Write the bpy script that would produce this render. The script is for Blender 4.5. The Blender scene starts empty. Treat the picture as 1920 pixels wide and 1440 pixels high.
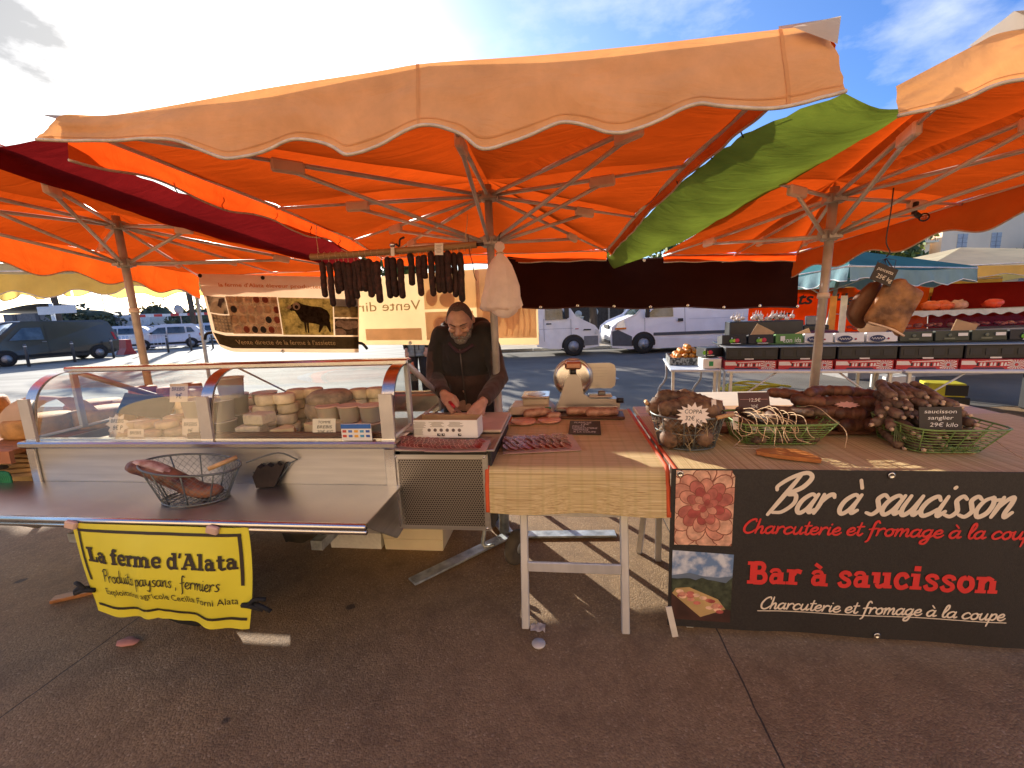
import bpy, math, random
from math import sin, cos, pi, radians
from mathutils import Vector, Matrix, noise
SC = bpy.context.scene
COL = SC.collection
random.seed(7)

# ------------------------------------------------------------------ camera, sky, sun, exposure
PITCH, ROLL, EYE, FPX = radians(9.5), radians(2.15), 1.55, 800.0
cam_data = bpy.data.cameras.new('camera')
cam_data.sensor_fit = 'HORIZONTAL'
cam_data.sensor_width = 36.0
cam_data.lens = FPX / 1920.0 * 36.0
cam_data.clip_start = 0.05
cam_data.clip_end = 3000
camera = bpy.data.objects.new('camera', cam_data)
COL.objects.link(camera)
fwd = Vector((0, cos(PITCH), -sin(PITCH)))
up0 = Vector((0, sin(PITCH), cos(PITCH)))
rt0 = Vector((1, 0, 0))
rt = cos(ROLL) * rt0 - sin(ROLL) * up0
up = sin(ROLL) * rt0 + cos(ROLL) * up0
mw = Matrix((rt, up, -fwd)).transposed().to_4x4()
mw.translation = (0, 0, EYE)
camera.matrix_world = mw
SC.camera = camera

SUN_AZ, SUN_EL = radians(-32.0), radians(19.3)      # azimuth from +Y towards +X
sun_dir = Vector((sin(SUN_AZ) * cos(SUN_EL), cos(SUN_AZ) * cos(SUN_EL), sin(SUN_EL)))
world = bpy.data.worlds.new('World')
SC.world = world
world.use_nodes = True
wn, wl = world.node_tree.nodes, world.node_tree.links
wn.clear()
w_out = wn.new('ShaderNodeOutputWorld')
w_bg = wn.new('ShaderNodeBackground')
w_bg.inputs['Strength'].default_value = 0.15
sky = wn.new('ShaderNodeTexSky')
sky.sky_type = 'NISHITA'
sky.sun_disc = False
sky.sun_elevation = SUN_EL
sky.sun_rotation = SUN_AZ
sky.air_density = 1.0
sky.dust_density = 0.9
sky.ozone_density = 2.0
def wmath(op, a, b=None, c=None, clamp=False):
    n = wn.new('ShaderNodeMath'); n.operation = op; n.use_clamp = clamp
    for i, x in enumerate((a, b, c)):
        if x is None: continue
        if isinstance(x, (int, float)): n.inputs[i].default_value = x
        else: wl.new(x, n.inputs[i])
    return n.outputs[0]
def wmix(f, a, b):
    n = wn.new('ShaderNodeMix'); n.data_type = 'RGBA'
    if isinstance(f, (int, float)): n.inputs[0].default_value = f
    else: wl.new(f, n.inputs[0])
    for i, x in ((6, a), (7, b)):
        if isinstance(x, tuple): n.inputs[i].default_value = x
        else: wl.new(x, n.inputs[i])
    return n.outputs[2]
w_tc = wn.new('ShaderNodeTexCoord')
w_noise = wn.new('ShaderNodeTexNoise')
w_noise.inputs['Scale'].default_value = 3.2
w_noise.inputs['Detail'].default_value = 9
w_noise.inputs['Roughness'].default_value = 0.58
w_map = wn.new('ShaderNodeMapping')
w_map.inputs['Scale'].default_value = (1.0, 1.0, 2.2)
w_map.inputs['Location'].default_value = (0.4, 0.1, 0.35)
wl.new(w_tc.outputs['Generated'], w_map.inputs['Vector'])
wl.new(w_map.outputs['Vector'], w_noise.inputs['Vector'])
def wdot(d):
    n = wn.new('ShaderNodeVectorMath'); n.operation = 'DOT_PRODUCT'
    wl.new(w_tc.outputs['Generated'], n.inputs[0])
    n.inputs[1].default_value = Vector(d).normalized()
    return n.outputs['Value']
ns = w_noise.outputs['Fac']
sund = wdot(sun_dir)
# thin bright cloud veil round the sun, wisps elsewhere, one grey cumulus at the far left
veil = wmath('POWER', wmath('MAXIMUM', sund, 0.0), 26.0)
wisp = wmath('MULTIPLY', wmath('SUBTRACT', ns, 0.50), 5.0, clamp=True)
wisp = wmath('MULTIPLY', wisp, 0.75)
cl_dir = wdot((-0.92, 0.93, 0.66))
blob = wmath('MULTIPLY', wmath('ADD', wmath('SUBTRACT', cl_dir, 0.955), wmath('MULTIPLY', wmath('SUBTRACT', ns, 0.5), 0.15)), 24.0, clamp=True)
deep = wn.new('ShaderNodeMix'); deep.data_type = 'RGBA'; deep.blend_type = 'MULTIPLY'
wl.new(wmath('SUBTRACT', 1.0, wmath('POWER', wmath('MAXIMUM', sund, 0.0), 2.0), clamp=True), deep.inputs[0])
wl.new(sky.outputs['Color'], deep.inputs[6]); deep.inputs[7].default_value = (0.30, 0.52, 0.92, 1)
c1 = wmix(wmath('MULTIPLY', wisp, wmath('SUBTRACT', 1.0, veil), clamp=True), deep.outputs[2], (3.4, 3.7, 4.1, 1))
c2 = wmix(wmath('MULTIPLY', veil, 0.95, clamp=True), c1, (13.0, 12.6, 12.0, 1))
c3 = wmix(wmath('MULTIPLY', blob, 0.88), c2, (1.25, 1.28, 1.33, 1))
wl.new(c3, w_bg.inputs['Color'])
wl.new(w_bg.outputs[0], w_out.inputs['Surface'])

sun_l = bpy.data.lights.new('sun', 'SUN')
sun_l.energy = 5.0
sun_l.angle = radians(0.55)
sun_l.color = (1.0, 0.93, 0.82)
sun_o = bpy.data.objects.new('sun', sun_l)
sun_o.rotation_euler = sun_dir.to_track_quat('Z', 'Y').to_euler()
sun_o.location = (-20, 40, 30)
COL.objects.link(sun_o)

SC.view_settings.view_transform = 'Standard'
SC.view_settings.look = 'None'
SC.view_settings.exposure = 1.0
SC.view_settings.gamma = 1.0
SC.render.engine = 'CYCLES'
SC.cycles.max_bounces = 8
SC.cycles.diffuse_bounces = 4
SC.cycles.glossy_bounces = 4
SC.cycles.transmission_bounces = 6
SC.cycles.transparent_max_bounces = 16
SC.cycles.caustics_reflective = False
SC.cycles.caustics_refractive = False
SC.cycles.sample_clamp_indirect = 6.0
SC.cycles.use_denoising = True

# ------------------------------------------------------------------ frames, things, mesh builder
STALL_ROT = radians(-7.0)                     # the whole stall row stands 7 degrees askew to the view
STALL_M = Matrix.Translation((0, 1.95, 0)) @ Matrix.Rotation(STALL_ROT, 4, 'Z')
WORLD_M = Matrix.Identity(4)

def tag(o, label=None, cat=None, group=None, kind=None):
    if label: o['label'] = label
    if cat: o['category'] = cat
    if group: o['group'] = group
    if kind: o['kind'] = kind
    return o

class Ctx:
    """the frame things are placed in, and the origin their parts are measured from"""
    M = WORLD_M
def thing(name, label, cat, at, group=None, M=None):
    M = M if M is not None else Ctx.M
    o = bpy.data.objects.new(name, None)
    o.empty_display_size = 0.1
    COL.objects.link(o)
    o.matrix_world = M @ Matrix.Translation(at)
    tag(o, label, cat, group)
    o_org[o.name] = (M, Vector(at))
    return o
o_org = {}
def clone(root, dx=(0, 0, 0), rz=0.0, label=None, group=None, scale=None):
    """a copy of a thing with its parts and sub-parts, moved by dx in the thing's frame"""
    r = root.copy(); COL.objects.link(r)
    M, org = o_org[root.name]
    m = M @ Matrix.Translation(org + Vector(dx)) @ Matrix.Rotation(rz, 4, 'Z')
    if scale: m = m @ Matrix.Diagonal((scale[0], scale[1], scale[2], 1))
    r.matrix_world = m
    o_org[r.name] = (M, org + Vector(dx))
    if label: r['label'] = label
    if group: r['group'] = group
    for ch in list(root.children):
        c = ch.copy(); COL.objects.link(c); c.parent = r
        for g in list(ch.children):
            d = g.copy(); COL.objects.link(d); d.parent = c
    return r

class MB:
    def __init__(s): s.v, s.f, s.m, s.s, s.mats = [], [], [], [], []
    def mi(s, mat):
        if mat not in s.mats: s.mats.append(mat)
        return s.mats.index(mat)
    def add(s, vs, fs, mat, smooth=False):
        b = len(s.v); k = s.mi(mat)
        s.v.extend(Vector(p) for p in vs)
        for f in fs:
            s.f.append([b + i for i in f]); s.m.append(k); s.s.append(smooth)
        return s
    def box(s, c, d, mat, R=None, bev=0.0, taper=1.0):
        x, y, z = d[0] / 2, d[1] / 2, d[2] / 2
        c = Vector(c); R = R or Matrix.Identity(3)
        if bev <= 0:
            vs = [(-x, -y, -z), (x, -y, -z), (x, y, -z), (-x, y, -z)]
            vs += [(px * taper, py * taper, z) for px, py, _ in vs]
            fs = [(0, 3, 2, 1), (4, 5, 6, 7), (0, 1, 5, 4), (1, 2, 6, 5), (2, 3, 7, 6), (3, 0, 4, 7)]
        else:
            b = min(bev, x * .49, y * .49, z * .49)
            vs = []
            for sz in (-1, 1):
                t = 1 if sz < 0 else taper
                for lx, ly, lz in ((x - b, y - b, z), (x, y, z - b)):
                    X, Y, B = lx * t, ly * t, b
                    if lz == z:
                        vs += [(-X, -Y, sz * z), (X, -Y, sz * z), (X, Y, sz * z), (-X, Y, sz * z)]
                    else:
                        vs += [(-X, -(Y - B), sz * lz), (-(X - B), -Y, sz * lz), (X - B, -Y, sz * lz), (X, -(Y - B), sz * lz),
                               (X, Y - B, sz * lz), (X - B, Y, sz * lz), (-(X - B), Y, sz * lz), (-X, Y - B, sz * lz)]
            # 0-3 bottom, 4-11 ring low, 12-15 top, 16-23 ring high
            fs = [(0, 3, 2, 1), (12, 13, 14, 15)]
            for i in range(8): fs.append((4 + i, 4 + (i + 1) % 8, 16 + (i + 1) % 8, 16 + i))
            fs += [(0, 1, 6, 5), (1, 2, 8, 7), (2, 3, 10, 9), (3, 0, 4, 11), (0, 5, 4), (1, 7, 6), (2, 9, 8), (3, 11, 10)]
            fs += [(13, 12, 17, 18), (14, 13, 19, 20), (15, 14, 21, 22), (12, 15, 23, 16), (12, 16, 17), (13, 18, 19), (14, 20, 21), (15, 22, 23)]
        return s.add([c + R @ Vector(p) for p in vs], fs, mat)
    def tube(s, pts, r, mat, n=8, cap=True, closed=False, flat=1.0, smooth=True):
        pts = [Vector(p) for p in pts]
        N = len(pts)
        rad = r if isinstance(r, (list, tuple)) else [r] * N
        vs, fs = [], []
        prev = None
        for i, p in enumerate(pts):
            if closed: t = pts[(i + 1) % N] - pts[i - 1]
            else: t = pts[min(i + 1, N - 1)] - pts[max(i - 1, 0)]
            t = t.normalized() if t.length > 1e-9 else Vector((0, 0, 1))
            if prev is None:
                a = Vector((0, 0, 1)) if abs(t.z) < .9 else Vector((1, 0, 0))
            else: a = prev
            a = (a - t * a.dot(t))
            a = a.normalized() if a.length > 1e-6 else t.orthogonal().normalized()
            prev = a
            b = t.cross(a)
            for k in range(n):
                an = 2 * pi * k / n
                vs.append(p + (a * cos(an) * flat + b * sin(an)) * rad[i])
        for i in range(N if closed else N - 1):
            j = (i + 1) % N
            for k in range(n):
                l = (k + 1) % n
                fs.append((i * n + k, i * n + l, j * n + l, j * n + k))
        if cap and not closed:
            fs.append(tuple(range(n - 1, -1, -1)))
            fs.append(tuple((N - 1) * n + k for k in range(n)))
        return s.add(vs, fs, mat, smooth)
    def cyl(s, p0, p1, r, mat, n=12, r1=None, smooth=True):
        return s.tube([p0, p1], [r, r if r1 is None else r1], mat, n, smooth=smooth)
    def lathe(s, prof, org, mat, n=20, R=None, smooth=True, wob=0.0, seed=0, caps=True):
        org = Vector(org); R = R or Matrix.Identity(3)
        vs, fs = [], []
        for i, (r, z) in enumerate(prof):
            for k in range(n):
                a = 2 * pi * k / n
                rr = r
                if wob: rr = r * (1 + wob * noise.noise(Vector((cos(a) * 1.5 + seed, sin(a) * 1.5, z * 12 + seed))))
                vs.append(org + R @ Vector((rr * cos(a), rr * sin(a), z)))
        for i in range(len(prof) - 1):
            for k in range(n):
                l = (k + 1) % n
                fs.append((i * n + k, i * n + l, (i + 1) * n + l, (i + 1) * n + k))
        if caps and prof[0][0] > 1e-5: fs.append(tuple(range(n - 1, -1, -1)))
        if caps and prof[-1][0] > 1e-5: fs.append(tuple((len(prof) - 1) * n + k for k in range(n)))
        return s.add(vs, fs, mat, smooth)
    def grid(s, P, mat, smooth=True, flip=False):
        ni, nj = len(P), len(P[0])
        vs = [p for row in P for p in row]
        fs = []
        for i in range(ni - 1):
            for j in range(nj - 1):
                q = (i * nj + j, i * nj + j + 1, (i + 1) * nj + j + 1, (i + 1) * nj + j)
                fs.append(q[::-1] if flip else q)
        return s.add(vs, fs, mat, smooth)
    def slab(s, P, th, mat, smooth=True):
        """a grid given a thickness along -normal (approximated by one common offset vector)"""
        off = Vector(th)
        Q = [[Vector(p) + off for p in row] for row in P]
        s.grid(P, mat, smooth); s.grid(Q, mat, smooth, flip=True)
        ni, nj = len(P), len(P[0])
        loop = [(0, j) for j in range(nj)] + [(i, nj - 1) for i in range(1, ni)] + [(ni - 1, j) for j in range(nj - 2, -1, -1)] + [(i, 0) for i in range(ni - 2, 0, -1)]
        vs = [P[i][j] for i, j in loop] + [Q[i][j] for i, j in loop]
        L = len(loop)
        return s.add(vs, [(k, k + L, (k + 1) % L + L, (k + 1) % L) for k in range(L)], mat, False)
    def prism(s, poly, o, ax, ay, depth, mat, smooth=False):
        """2-D outline (ccw) in the plane o + x*ax + y*ay, thickened by the vector depth"""
        o, ax, ay, d = Vector(o), Vector(ax), Vector(ay), Vector(depth)
        n = len(poly)
        vs = [o + ax * x + ay * y for x, y in poly]
        vs += [v + d for v in vs]
        fs = [tuple(range(n - 1, -1, -1)), tuple(range(n, 2 * n))]
        fs += [(i, (i + 1) % n, (i + 1) % n + n, i + n) for i in range(n)]
        return s.add(vs, fs, mat, smooth)
    def blob(s, c, r, mat, amp=0.12, fr=3.0, seed=0, nu=12, nv=8, R=None, flatb=None):
        c = Vector(c); R = R or Matrix.Identity(3)
        vs, fs = [], []
        for i in range(nv + 1):
            th = pi * i / nv
            for k in range(nu):
                ph = 2 * pi * k / nu
                d = Vector((sin(th) * cos(ph), sin(th) * sin(ph), cos(th)))
                q = 1 + amp * noise.noise(d * fr + Vector((seed * 3.1, seed * 1.7, seed)))
                p = Vector((d.x * r[0], d.y * r[1], d.z * r[2])) * q
                if flatb is not None and p.z < -flatb: p.z = -flatb
                vs.append(c + R @ p)
        for i in range(nv):
            for k in range(nu):
                l = (k + 1) % nu
                fs.append((i * nu + k, (i + 1) * nu + k, (i + 1) * nu + l, i * nu + l))
        return s.add(vs, fs, mat, True)
    def sausage(s, pts, r, mat, n=9, seed=0, lump=0.08, endr=0.25):
        P = smooth_path([Vector(p) for p in pts], max(6, 4 * (len(pts) - 1)))
        N = len(P); q, rr = [], []
        L = N - 1
        d0 = (P[0] - P[1]).normalized(); d1 = (P[-1] - P[-2]).normalized()
        q = [P[0] + d0 * r * .75, P[0] + d0 * r * .5] + P + [P[-1] + d1 * r * .5, P[-1] + d1 * r * .75]
        rr = [r * endr, r * .72] + [r] * N + [r * .72, r * endr]
        rr = [x * (1 + lump * noise.noise(Vector((i * .9 + seed * 7.3, seed, .3)))) for i, x in enumerate(rr)]
        return s.tube(q, rr, mat, n)
    def ribbon(s, pts, w, mp, mat, z0=0.002, dz=2e-6, closed=False, round_end=True):
        """a flat stroke of width w along 2-D points, laid on a surface by mp(x, y, z)"""
        P = [Vector((p[0], p[1])) for p in pts]
        if round_end and len(P) > 1:
            pass
        vs, fs = [], []
        N = len(P)
        for i in range(N):
            t = (P[min(i + 1, N - 1)] - P[max(i - 1, 0)])
            t = t.normalized() if t.length > 1e-9 else Vector((1, 0))
            nrm = Vector((-t.y, t.x))
            ww = w[i] if isinstance(w, list) else w
            z = z0 + dz * i
            vs += [mp(*(P[i] + nrm * ww / 2), z), mp(*(P[i] - nrm * ww / 2), z)]
        for i in range(N - 1): fs.append((2 * i, 2 * i + 1, 2 * i + 3, 2 * i + 2))
        s.add(vs, fs, mat)
        if round_end:
            for e, zz in ((0, z0 - 3e-5), (N - 1, z0 + dz * N + 3e-5)):
                ww = w[e] if isinstance(w, list) else w
                s.add([mp(P[e].x + cos(2 * pi * k / 10) * ww * .5, P[e].y + sin(2 * pi * k / 10) * ww * .5, zz) for k in range(10)], [tuple(range(10))], mat)
        return s
    def poly(s, pts, mp, mat, z=0.002):
        return s.add([mp(x, y, z) for x, y in pts], [tuple(range(len(pts)))], mat)
    def build(s, name, parent=None, label=None, cat=None, at=None, group=None, kind=None, M=None, org=None):
        """link as ONE mesh object; a child of parent, or a thing of its own standing at `at`"""
        if parent is not None:
            Mx, o0 = o_org[parent.name]
        else:
            Mx = M if M is not None else Ctx.M
            if at is None:
                lo = [min(p[i] for p in s.v) for i in range(3)]; hi = [max(p[i] for p in s.v) for i in range(3)]
                at = ((lo[0] + hi[0]) / 2, (lo[1] + hi[1]) / 2, lo[2])
            o0 = Vector(at)
        me = bpy.data.meshes.new(name)
        me.from_pydata([tuple(p - o0) for p in s.v], [], s.f)
        for m in s.mats: me.materials.append(m)
        me.polygons.foreach_set('material_index', s.m)
        me.polygons.foreach_set('use_smooth', s.s)
        me.validate(); me.update()
        o = bpy.data.objects.new(name, me)
        COL.objects.link(o)
        if parent is not None:
            o.parent = parent
            o_org[o.name] = (Mx, o0)
        else:
            o.matrix_world = Mx @ Matrix.Translation(o0)
            o_org[o.name] = (Mx, o0)
        tag(o, label, cat, group, kind)
        return o

def smooth_path(P, n):
    """Catmull-Rom through the points, n samples"""
    P = [Vector(p) for p in P]
    if len(P) == 2: return [P[0].lerp(P[1], i / (n - 1)) for i in range(n)]
    out = []
    Q = [P[0] * 2 - P[1]] + P + [P[-1] * 2 - P[-2]]
    S = len(P) - 1
    for i in range(n):
        t = i / (n - 1) * S
        k = min(int(t), S - 1); t -= k
        a, b, c, d = Q[k], Q[k + 1], Q[k + 2], Q[k + 3]
        out.append(0.5 * ((2 * b) + (c - a) * t + (2 * a - 5 * b + 4 * c - d) * t * t + (3 * b - a - 3 * c + d) * t ** 3))
    return out
def lerp(a, b, t): return a + (b - a) * t
def V(*a): return Vector(a)
def rotm(rx=0, ry=0, rz=0): return (Matrix.Rotation(rz, 3, 'Z') @ Matrix.Rotation(ry, 3, 'Y') @ Matrix.Rotation(rx, 3, 'X'))

# ------------------------------------------------------------------ materials
MATS = {}
def nodes_of(m):
    m.use_nodes = True
    return m.node_tree.nodes, m.node_tree.links
def lk(l, x, sock):
    if isinstance(x, (int, float, tuple)): sock.default_value = x
    else: l.new(x, sock)
def mat(name, col, rough=0.6, metal=0.0, var=0.12, scale=9.0, bump=0.0, bscale=40.0, stretch=(1, 1, 1), spec=0.5, col2=None, thr=None, coat=0.0, sheen=0.0, sub=0.0, detail=5.0, own=0.0):
    """principled surface whose colour wanders between two tones with a noise of its own, with a fine bump"""
    if name in MATS: return MATS[name]
    m = bpy.data.materials.new(name); MATS[name] = m
    n, l = nodes_of(m)
    bs = n['Principled BSDF']
    tc = n.new('ShaderNodeTexCoord')
    mp = n.new('ShaderNodeMapping'); mp.inputs['Scale'].default_value = stretch
    l.new(tc.outputs['Object'], mp.inputs['Vector'])
    nz = n.new('ShaderNodeTexNoise'); nz.inputs['Scale'].default_value = scale; nz.inputs['Detail'].default_value = detail
    l.new(mp.outputs['Vector'], nz.inputs['Vector'])
    rp = n.new('ShaderNodeValToRGB')
    a = tuple(max(0, c * (1 - var)) for c in col[:3]) + (1,)
    b = (tuple(min(1, c * (1 + var)) for c in col[:3]) if col2 is None else tuple(col2[:3])) + (1,)
    lo, hi = thr or (0.33, 0.67)
    rp.color_ramp.elements[0].position = lo; rp.color_ramp.elements[0].color = a
    rp.color_ramp.elements[1].position = hi; rp.color_ramp.elements[1].color = b
    l.new(nz.outputs['Fac'], rp.inputs['Fac'])
    l.new(rp.outputs['Color'], bs.inputs['Base Color'])
    if own:      # every object of the kind a little lighter or darker than its neighbours
        oi = n.new('ShaderNodeObjectInfo'); mr = n.new('ShaderNodeMapRange'); mr.inputs['To Min'].default_value = 1 - own; mr.inputs['To Max'].default_value = 1 + own
        hs = n.new('ShaderNodeHueSaturation'); l.new(oi.outputs['Random'], mr.inputs['Value']); l.new(mr.outputs[0], hs.inputs['Value']); l.new(rp.outputs['Color'], hs.inputs['Color']); l.new(hs.outputs['Color'], bs.inputs['Base Color'])
    bs.inputs['Roughness'].default_value = rough
    bs.inputs['Metallic'].default_value = metal
    bs.inputs['Specular IOR Level'].default_value = spec
    if coat: bs.inputs['Coat Weight'].default_value = coat; bs.inputs['Coat Roughness'].default_value = .08
    if sheen: bs.inputs['Sheen Weight'].default_value = sheen
    if sub:
        bs.inputs['Subsurface Weight'].default_value = sub; bs.inputs['Subsurface Radius'].default_value = (.01, .005, .003); bs.inputs['Subsurface Scale'].default_value = .5
    if rough < .75 and not metal:
        rr = n.new('ShaderNodeMapRange'); rr.inputs['To Min'].default_value = rough * .85; rr.inputs['To Max'].default_value = min(1, rough * 1.2)
        l.new(nz.outputs['Fac'], rr.inputs['Value']); l.new(rr.outputs[0], bs.inputs['Roughness'])
    if bump:
        n2 = n.new('ShaderNodeTexNoise'); n2.inputs['Scale'].default_value = bscale; n2.inputs['Detail'].default_value = 4
        l.new(mp.outputs['Vector'], n2.inputs['Vector'])
        bp = n.new('ShaderNodeBump'); bp.inputs['Strength'].default_value = bump; bp.inputs['Distance'].default_value = .01
        l.new(n2.outputs['Fac'], bp.inputs['Height']); l.new(bp.outputs[0], bs.inputs['Normal'])
    return m
def canvas(name, col, thru, tw=0.5, wr=0.5, var=.08, scale=2.5):
    """woven awning cloth: diffuse on its face, lets coloured light through"""
    m = bpy.data.materials.new(name)
    n, l = nodes_of(m)
    n.clear()
    out = n.new('ShaderNodeOutputMaterial')
    df = n.new('ShaderNodeBsdfDiffuse'); tr = n.new('ShaderNodeBsdfTranslucent'); mx = n.new('ShaderNodeMixShader')
    tc = n.new('ShaderNodeTexCoord')
    nz = n.new('ShaderNodeTexNoise'); nz.inputs['Scale'].default_value = scale; nz.inputs['Detail'].default_value = 7; nz.inputs['Roughness'].default_value = .6
    l.new(tc.outputs['Object'], nz.inputs['Vector'])
    for c, sh in ((col, df), (thru, tr)):
        rp = n.new('ShaderNodeValToRGB')
        rp.color_ramp.elements[0].position = .32; rp.color_ramp.elements[0].color = tuple(x * (1 - var * 1.6) for x in c) + (1,)
        rp.color_ramp.elements[1].position = .62; rp.color_ramp.elements[1].color = tuple(min(1, x * (1 + var)) for x in c) + (1,)
        l.new(nz.outputs['Fac'], rp.inputs['Fac']); l.new(rp.outputs[0], sh.inputs['Color'])
    w = n.new('ShaderNodeTexNoise'); w.inputs['Scale'].default_value = 2.6; w.inputs['Detail'].default_value = 5; w.inputs['Distortion'].default_value = 1.2
    mp = n.new('ShaderNodeMapping'); mp.inputs['Scale'].default_value = (1, 3.5, 2.5); mp.inputs['Rotation'].default_value = (0, 0, .5)
    l.new(tc.outputs['Object'], mp.inputs['Vector']); l.new(mp.outputs[0], w.inputs['Vector'])
    bp = n.new('ShaderNodeBump'); bp.inputs['Strength'].default_value = wr; bp.inputs['Distance'].default_value = .02
    l.new(w.outputs['Fac'], bp.inputs['Height'])
    l.new(bp.outputs[0], df.inputs['Normal']); l.new(bp.outputs[0], tr.inputs['Normal'])
    mx.inputs[0].default_value = tw
    l.new(df.outputs[0], mx.inputs[1]); l.new(tr.outputs[0], mx.inputs[2]); l.new(mx.outputs[0], out.inputs['Surface'])
    return m
def glass(name, tint=(.95, .97, .95), rough=0.02, bump=0.0, bscale=25, boost=1.0, haze=0.0):
    m = bpy.data.materials.new(name)
    n, l = nodes_of(m); n.clear()
    out = n.new('ShaderNodeOutputMaterial')
    tr = n.new('ShaderNodeBsdfTransparent'); tr.inputs[0].default_value = tint + (1,)
    gl = n.new('ShaderNodeBsdfGlossy'); gl.inputs['Roughness'].default_value = rough
    fr = n.new('ShaderNodeFresnel'); fr.inputs['IOR'].default_value = 1.5
    ml = n.new('ShaderNodeMath'); ml.operation = 'MULTIPLY'; ml.inputs[1].default_value = boost; ml.use_clamp = True
    l.new(fr.outputs[0], ml.inputs[0])
    mx = n.new('ShaderNodeMixShader'); l.new(ml.outputs[0], mx.inputs[0])
    base = tr.outputs[0]
    if haze:
        df = n.new('ShaderNodeBsdfDiffuse'); df.inputs[0].default_value = (.85, .84, .82, 1)
        m2 = n.new('ShaderNodeMixShader'); m2.inputs[0].default_value = haze
        l.new(tr.outputs[0], m2.inputs[1]); l.new(df.outputs[0], m2.inputs[2]); base = m2.outputs[0]
    l.new(base, mx.inputs[1]); l.new(gl.outputs[0], mx.inputs[2])
    if bump:
        tc = n.new('ShaderNodeTexCoord'); nz = n.new('ShaderNodeTexNoise'); nz.inputs['Scale'].default_value = bscale; nz.inputs['Detail'].default_value = 3; nz.inputs['Distortion'].default_value = 1.5
        l.new(tc.outputs['Object'], nz.inputs['Vector'])
        bp = n.new('ShaderNodeBump'); bp.inputs['Strength'].default_value = bump; bp.inputs['Distance'].default_value = .01
        l.new(nz.outputs['Fac'], bp.inputs['Height']); l.new(bp.outputs[0], gl.inputs['Normal']); l.new(bp.outputs[0], fr.inputs['Normal'])
    l.new(mx.outputs[0], out.inputs['Surface'])
    return m
def straw(name, axis):
    """woven reed mat: fine reeds running along one axis, each its own tone, crossed by faint stitch lines"""
    m = bpy.data.materials.new(name)
    n, l = nodes_of(m); bs = n['Principled BSDF']
    tc = n.new('ShaderNodeTexCoord')
    mp = n.new('ShaderNodeMapping')
    mp.inputs['Scale'].default_value = (.7, 420, 420) if axis == 'x' else (420, .7, .7)
    l.new(tc.outputs['Object'], mp.inputs['Vector'])
    nz = n.new('ShaderNodeTexNoise'); nz.inputs['Scale'].default_value = 1.0; nz.inputs['Detail'].default_value = 3
    l.new(mp.outputs[0], nz.inputs['Vector'])
    mp2 = n.new('ShaderNodeMapping')
    mp2.inputs['Scale'].default_value = (.4, 150, 150) if axis == 'x' else (150, .4, .4)
    l.new(tc.outputs['Object'], mp2.inputs['Vector'])
    nb = n.new('ShaderNodeTexNoise'); nb.inputs['Scale'].default_value = 1.0; nb.inputs['Detail'].default_value = 2
    l.new(mp2.outputs[0], nb.inputs['Vector'])
    ad = n.new('ShaderNodeMath'); ad.operation = 'ADD'; l.new(nz.outputs['Fac'], ad.inputs[0]); l.new(nb.outputs['Fac'], ad.inputs[1])
    hf = n.new('ShaderNodeMath'); hf.operation = 'MULTIPLY'; hf.inputs[1].default_value = .5; l.new(ad.outputs[0], hf.inputs[0])
    rp = n.new('ShaderNodeValToRGB')
    e = rp.color_ramp.elements
    e[0].position = .30; e[0].color = (.30, .18, .07, 1)
    e[1].position = .72; e[1].color = (.74, .60, .34, 1)
    e2 = e.new(.5); e2.color = (.58, .43, .21, 1)
    l.new(hf.outputs[0], rp.inputs['Fac'])
    wv = n.new('ShaderNodeTexWave'); wv.bands_direction = 'X' if axis == 'x' else 'Y'; wv.inputs['Scale'].default_value = 5.2; wv.inputs['Distortion'].default_value = .6
    l.new(tc.outputs['Object'], wv.inputs['Vector'])
    w2 = n.new('ShaderNodeMapRange'); w2.inputs['From Min'].default_value = .75; w2.inputs['To Max'].default_value = .2; l.new(wv.outputs['Fac'], w2.inputs['Value'])
    mx = n.new('ShaderNodeMix'); mx.data_type = 'RGBA'; l.new(w2.outputs[0], mx.inputs[0]); l.new(rp.outputs[0], mx.inputs[6]); mx.inputs[7].default_value = (.36, .30, .10, 1)
    l.new(mx.outputs[2], bs.inputs['Base Color'])
    bs.inputs['Roughness'].default_value = .7; bs.inputs['Specular IOR Level'].default_value = .15
    bp = n.new('ShaderNodeBump'); bp.inputs['Strength'].default_value = .5; bp.inputs['Distance'].default_value = .002
    l.new(nz.outputs['Fac'], bp.inputs['Height']); l.new(bp.outputs[0], bs.inputs['Normal'])
    return m
# ------------------------------------------------------------------ lettering
TXT_CACHE = {}
def text_geo(body, shear=0.0, bold=0.0):
    key = (body, shear, bold)
    if key in TXT_CACHE: return TXT_CACHE[key]
    cu = bpy.data.curves.new('text', 'FONT')
    cu.body = body; cu.size = 1.0; cu.resolution_u = 3; cu.shear = shear; cu.offset = bold
    cu.fill_mode = 'FRONT'
    ob = bpy.data.objects.new('text', cu)
    me = bpy.data.meshes.new_from_object(ob)
    vs = [(v.co.x, v.co.y) for v in me.vertices]
    fs = [tuple(p.vertices) for p in me.polygons]
    bpy.data.objects.remove(ob); bpy.data.curves.remove(cu); bpy.data.meshes.remove(me)
    xs = [v[0] for v in vs] or [0]
    TXT_CACHE[key] = (vs, fs, min(xs), max(xs))
    return TXT_CACHE[key]
def text(mb, body, mp, m, x0, x1, y, h=None, z=0.002, shear=0.0, bold=0.0, fy=None):
    """plain lettering fitted between x0 and x1 on baseline y; h is the type size (else kept in proportion)"""
    vs, fs, a, b = text_geo(body, shear, bold)
    if not vs: return
    sx = (x1 - x0) / (b - a)
    sy = h if h else abs(sx)
    pts = [mp(x0 + (vx - a) * sx, y + vy * sy + (fy(x0 + (vx - a) * sx) if fy else 0), z) for vx, vy in vs]
    mb.add(pts, [f if sx > 0 else f[::-1] for f in fs], m)
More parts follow.
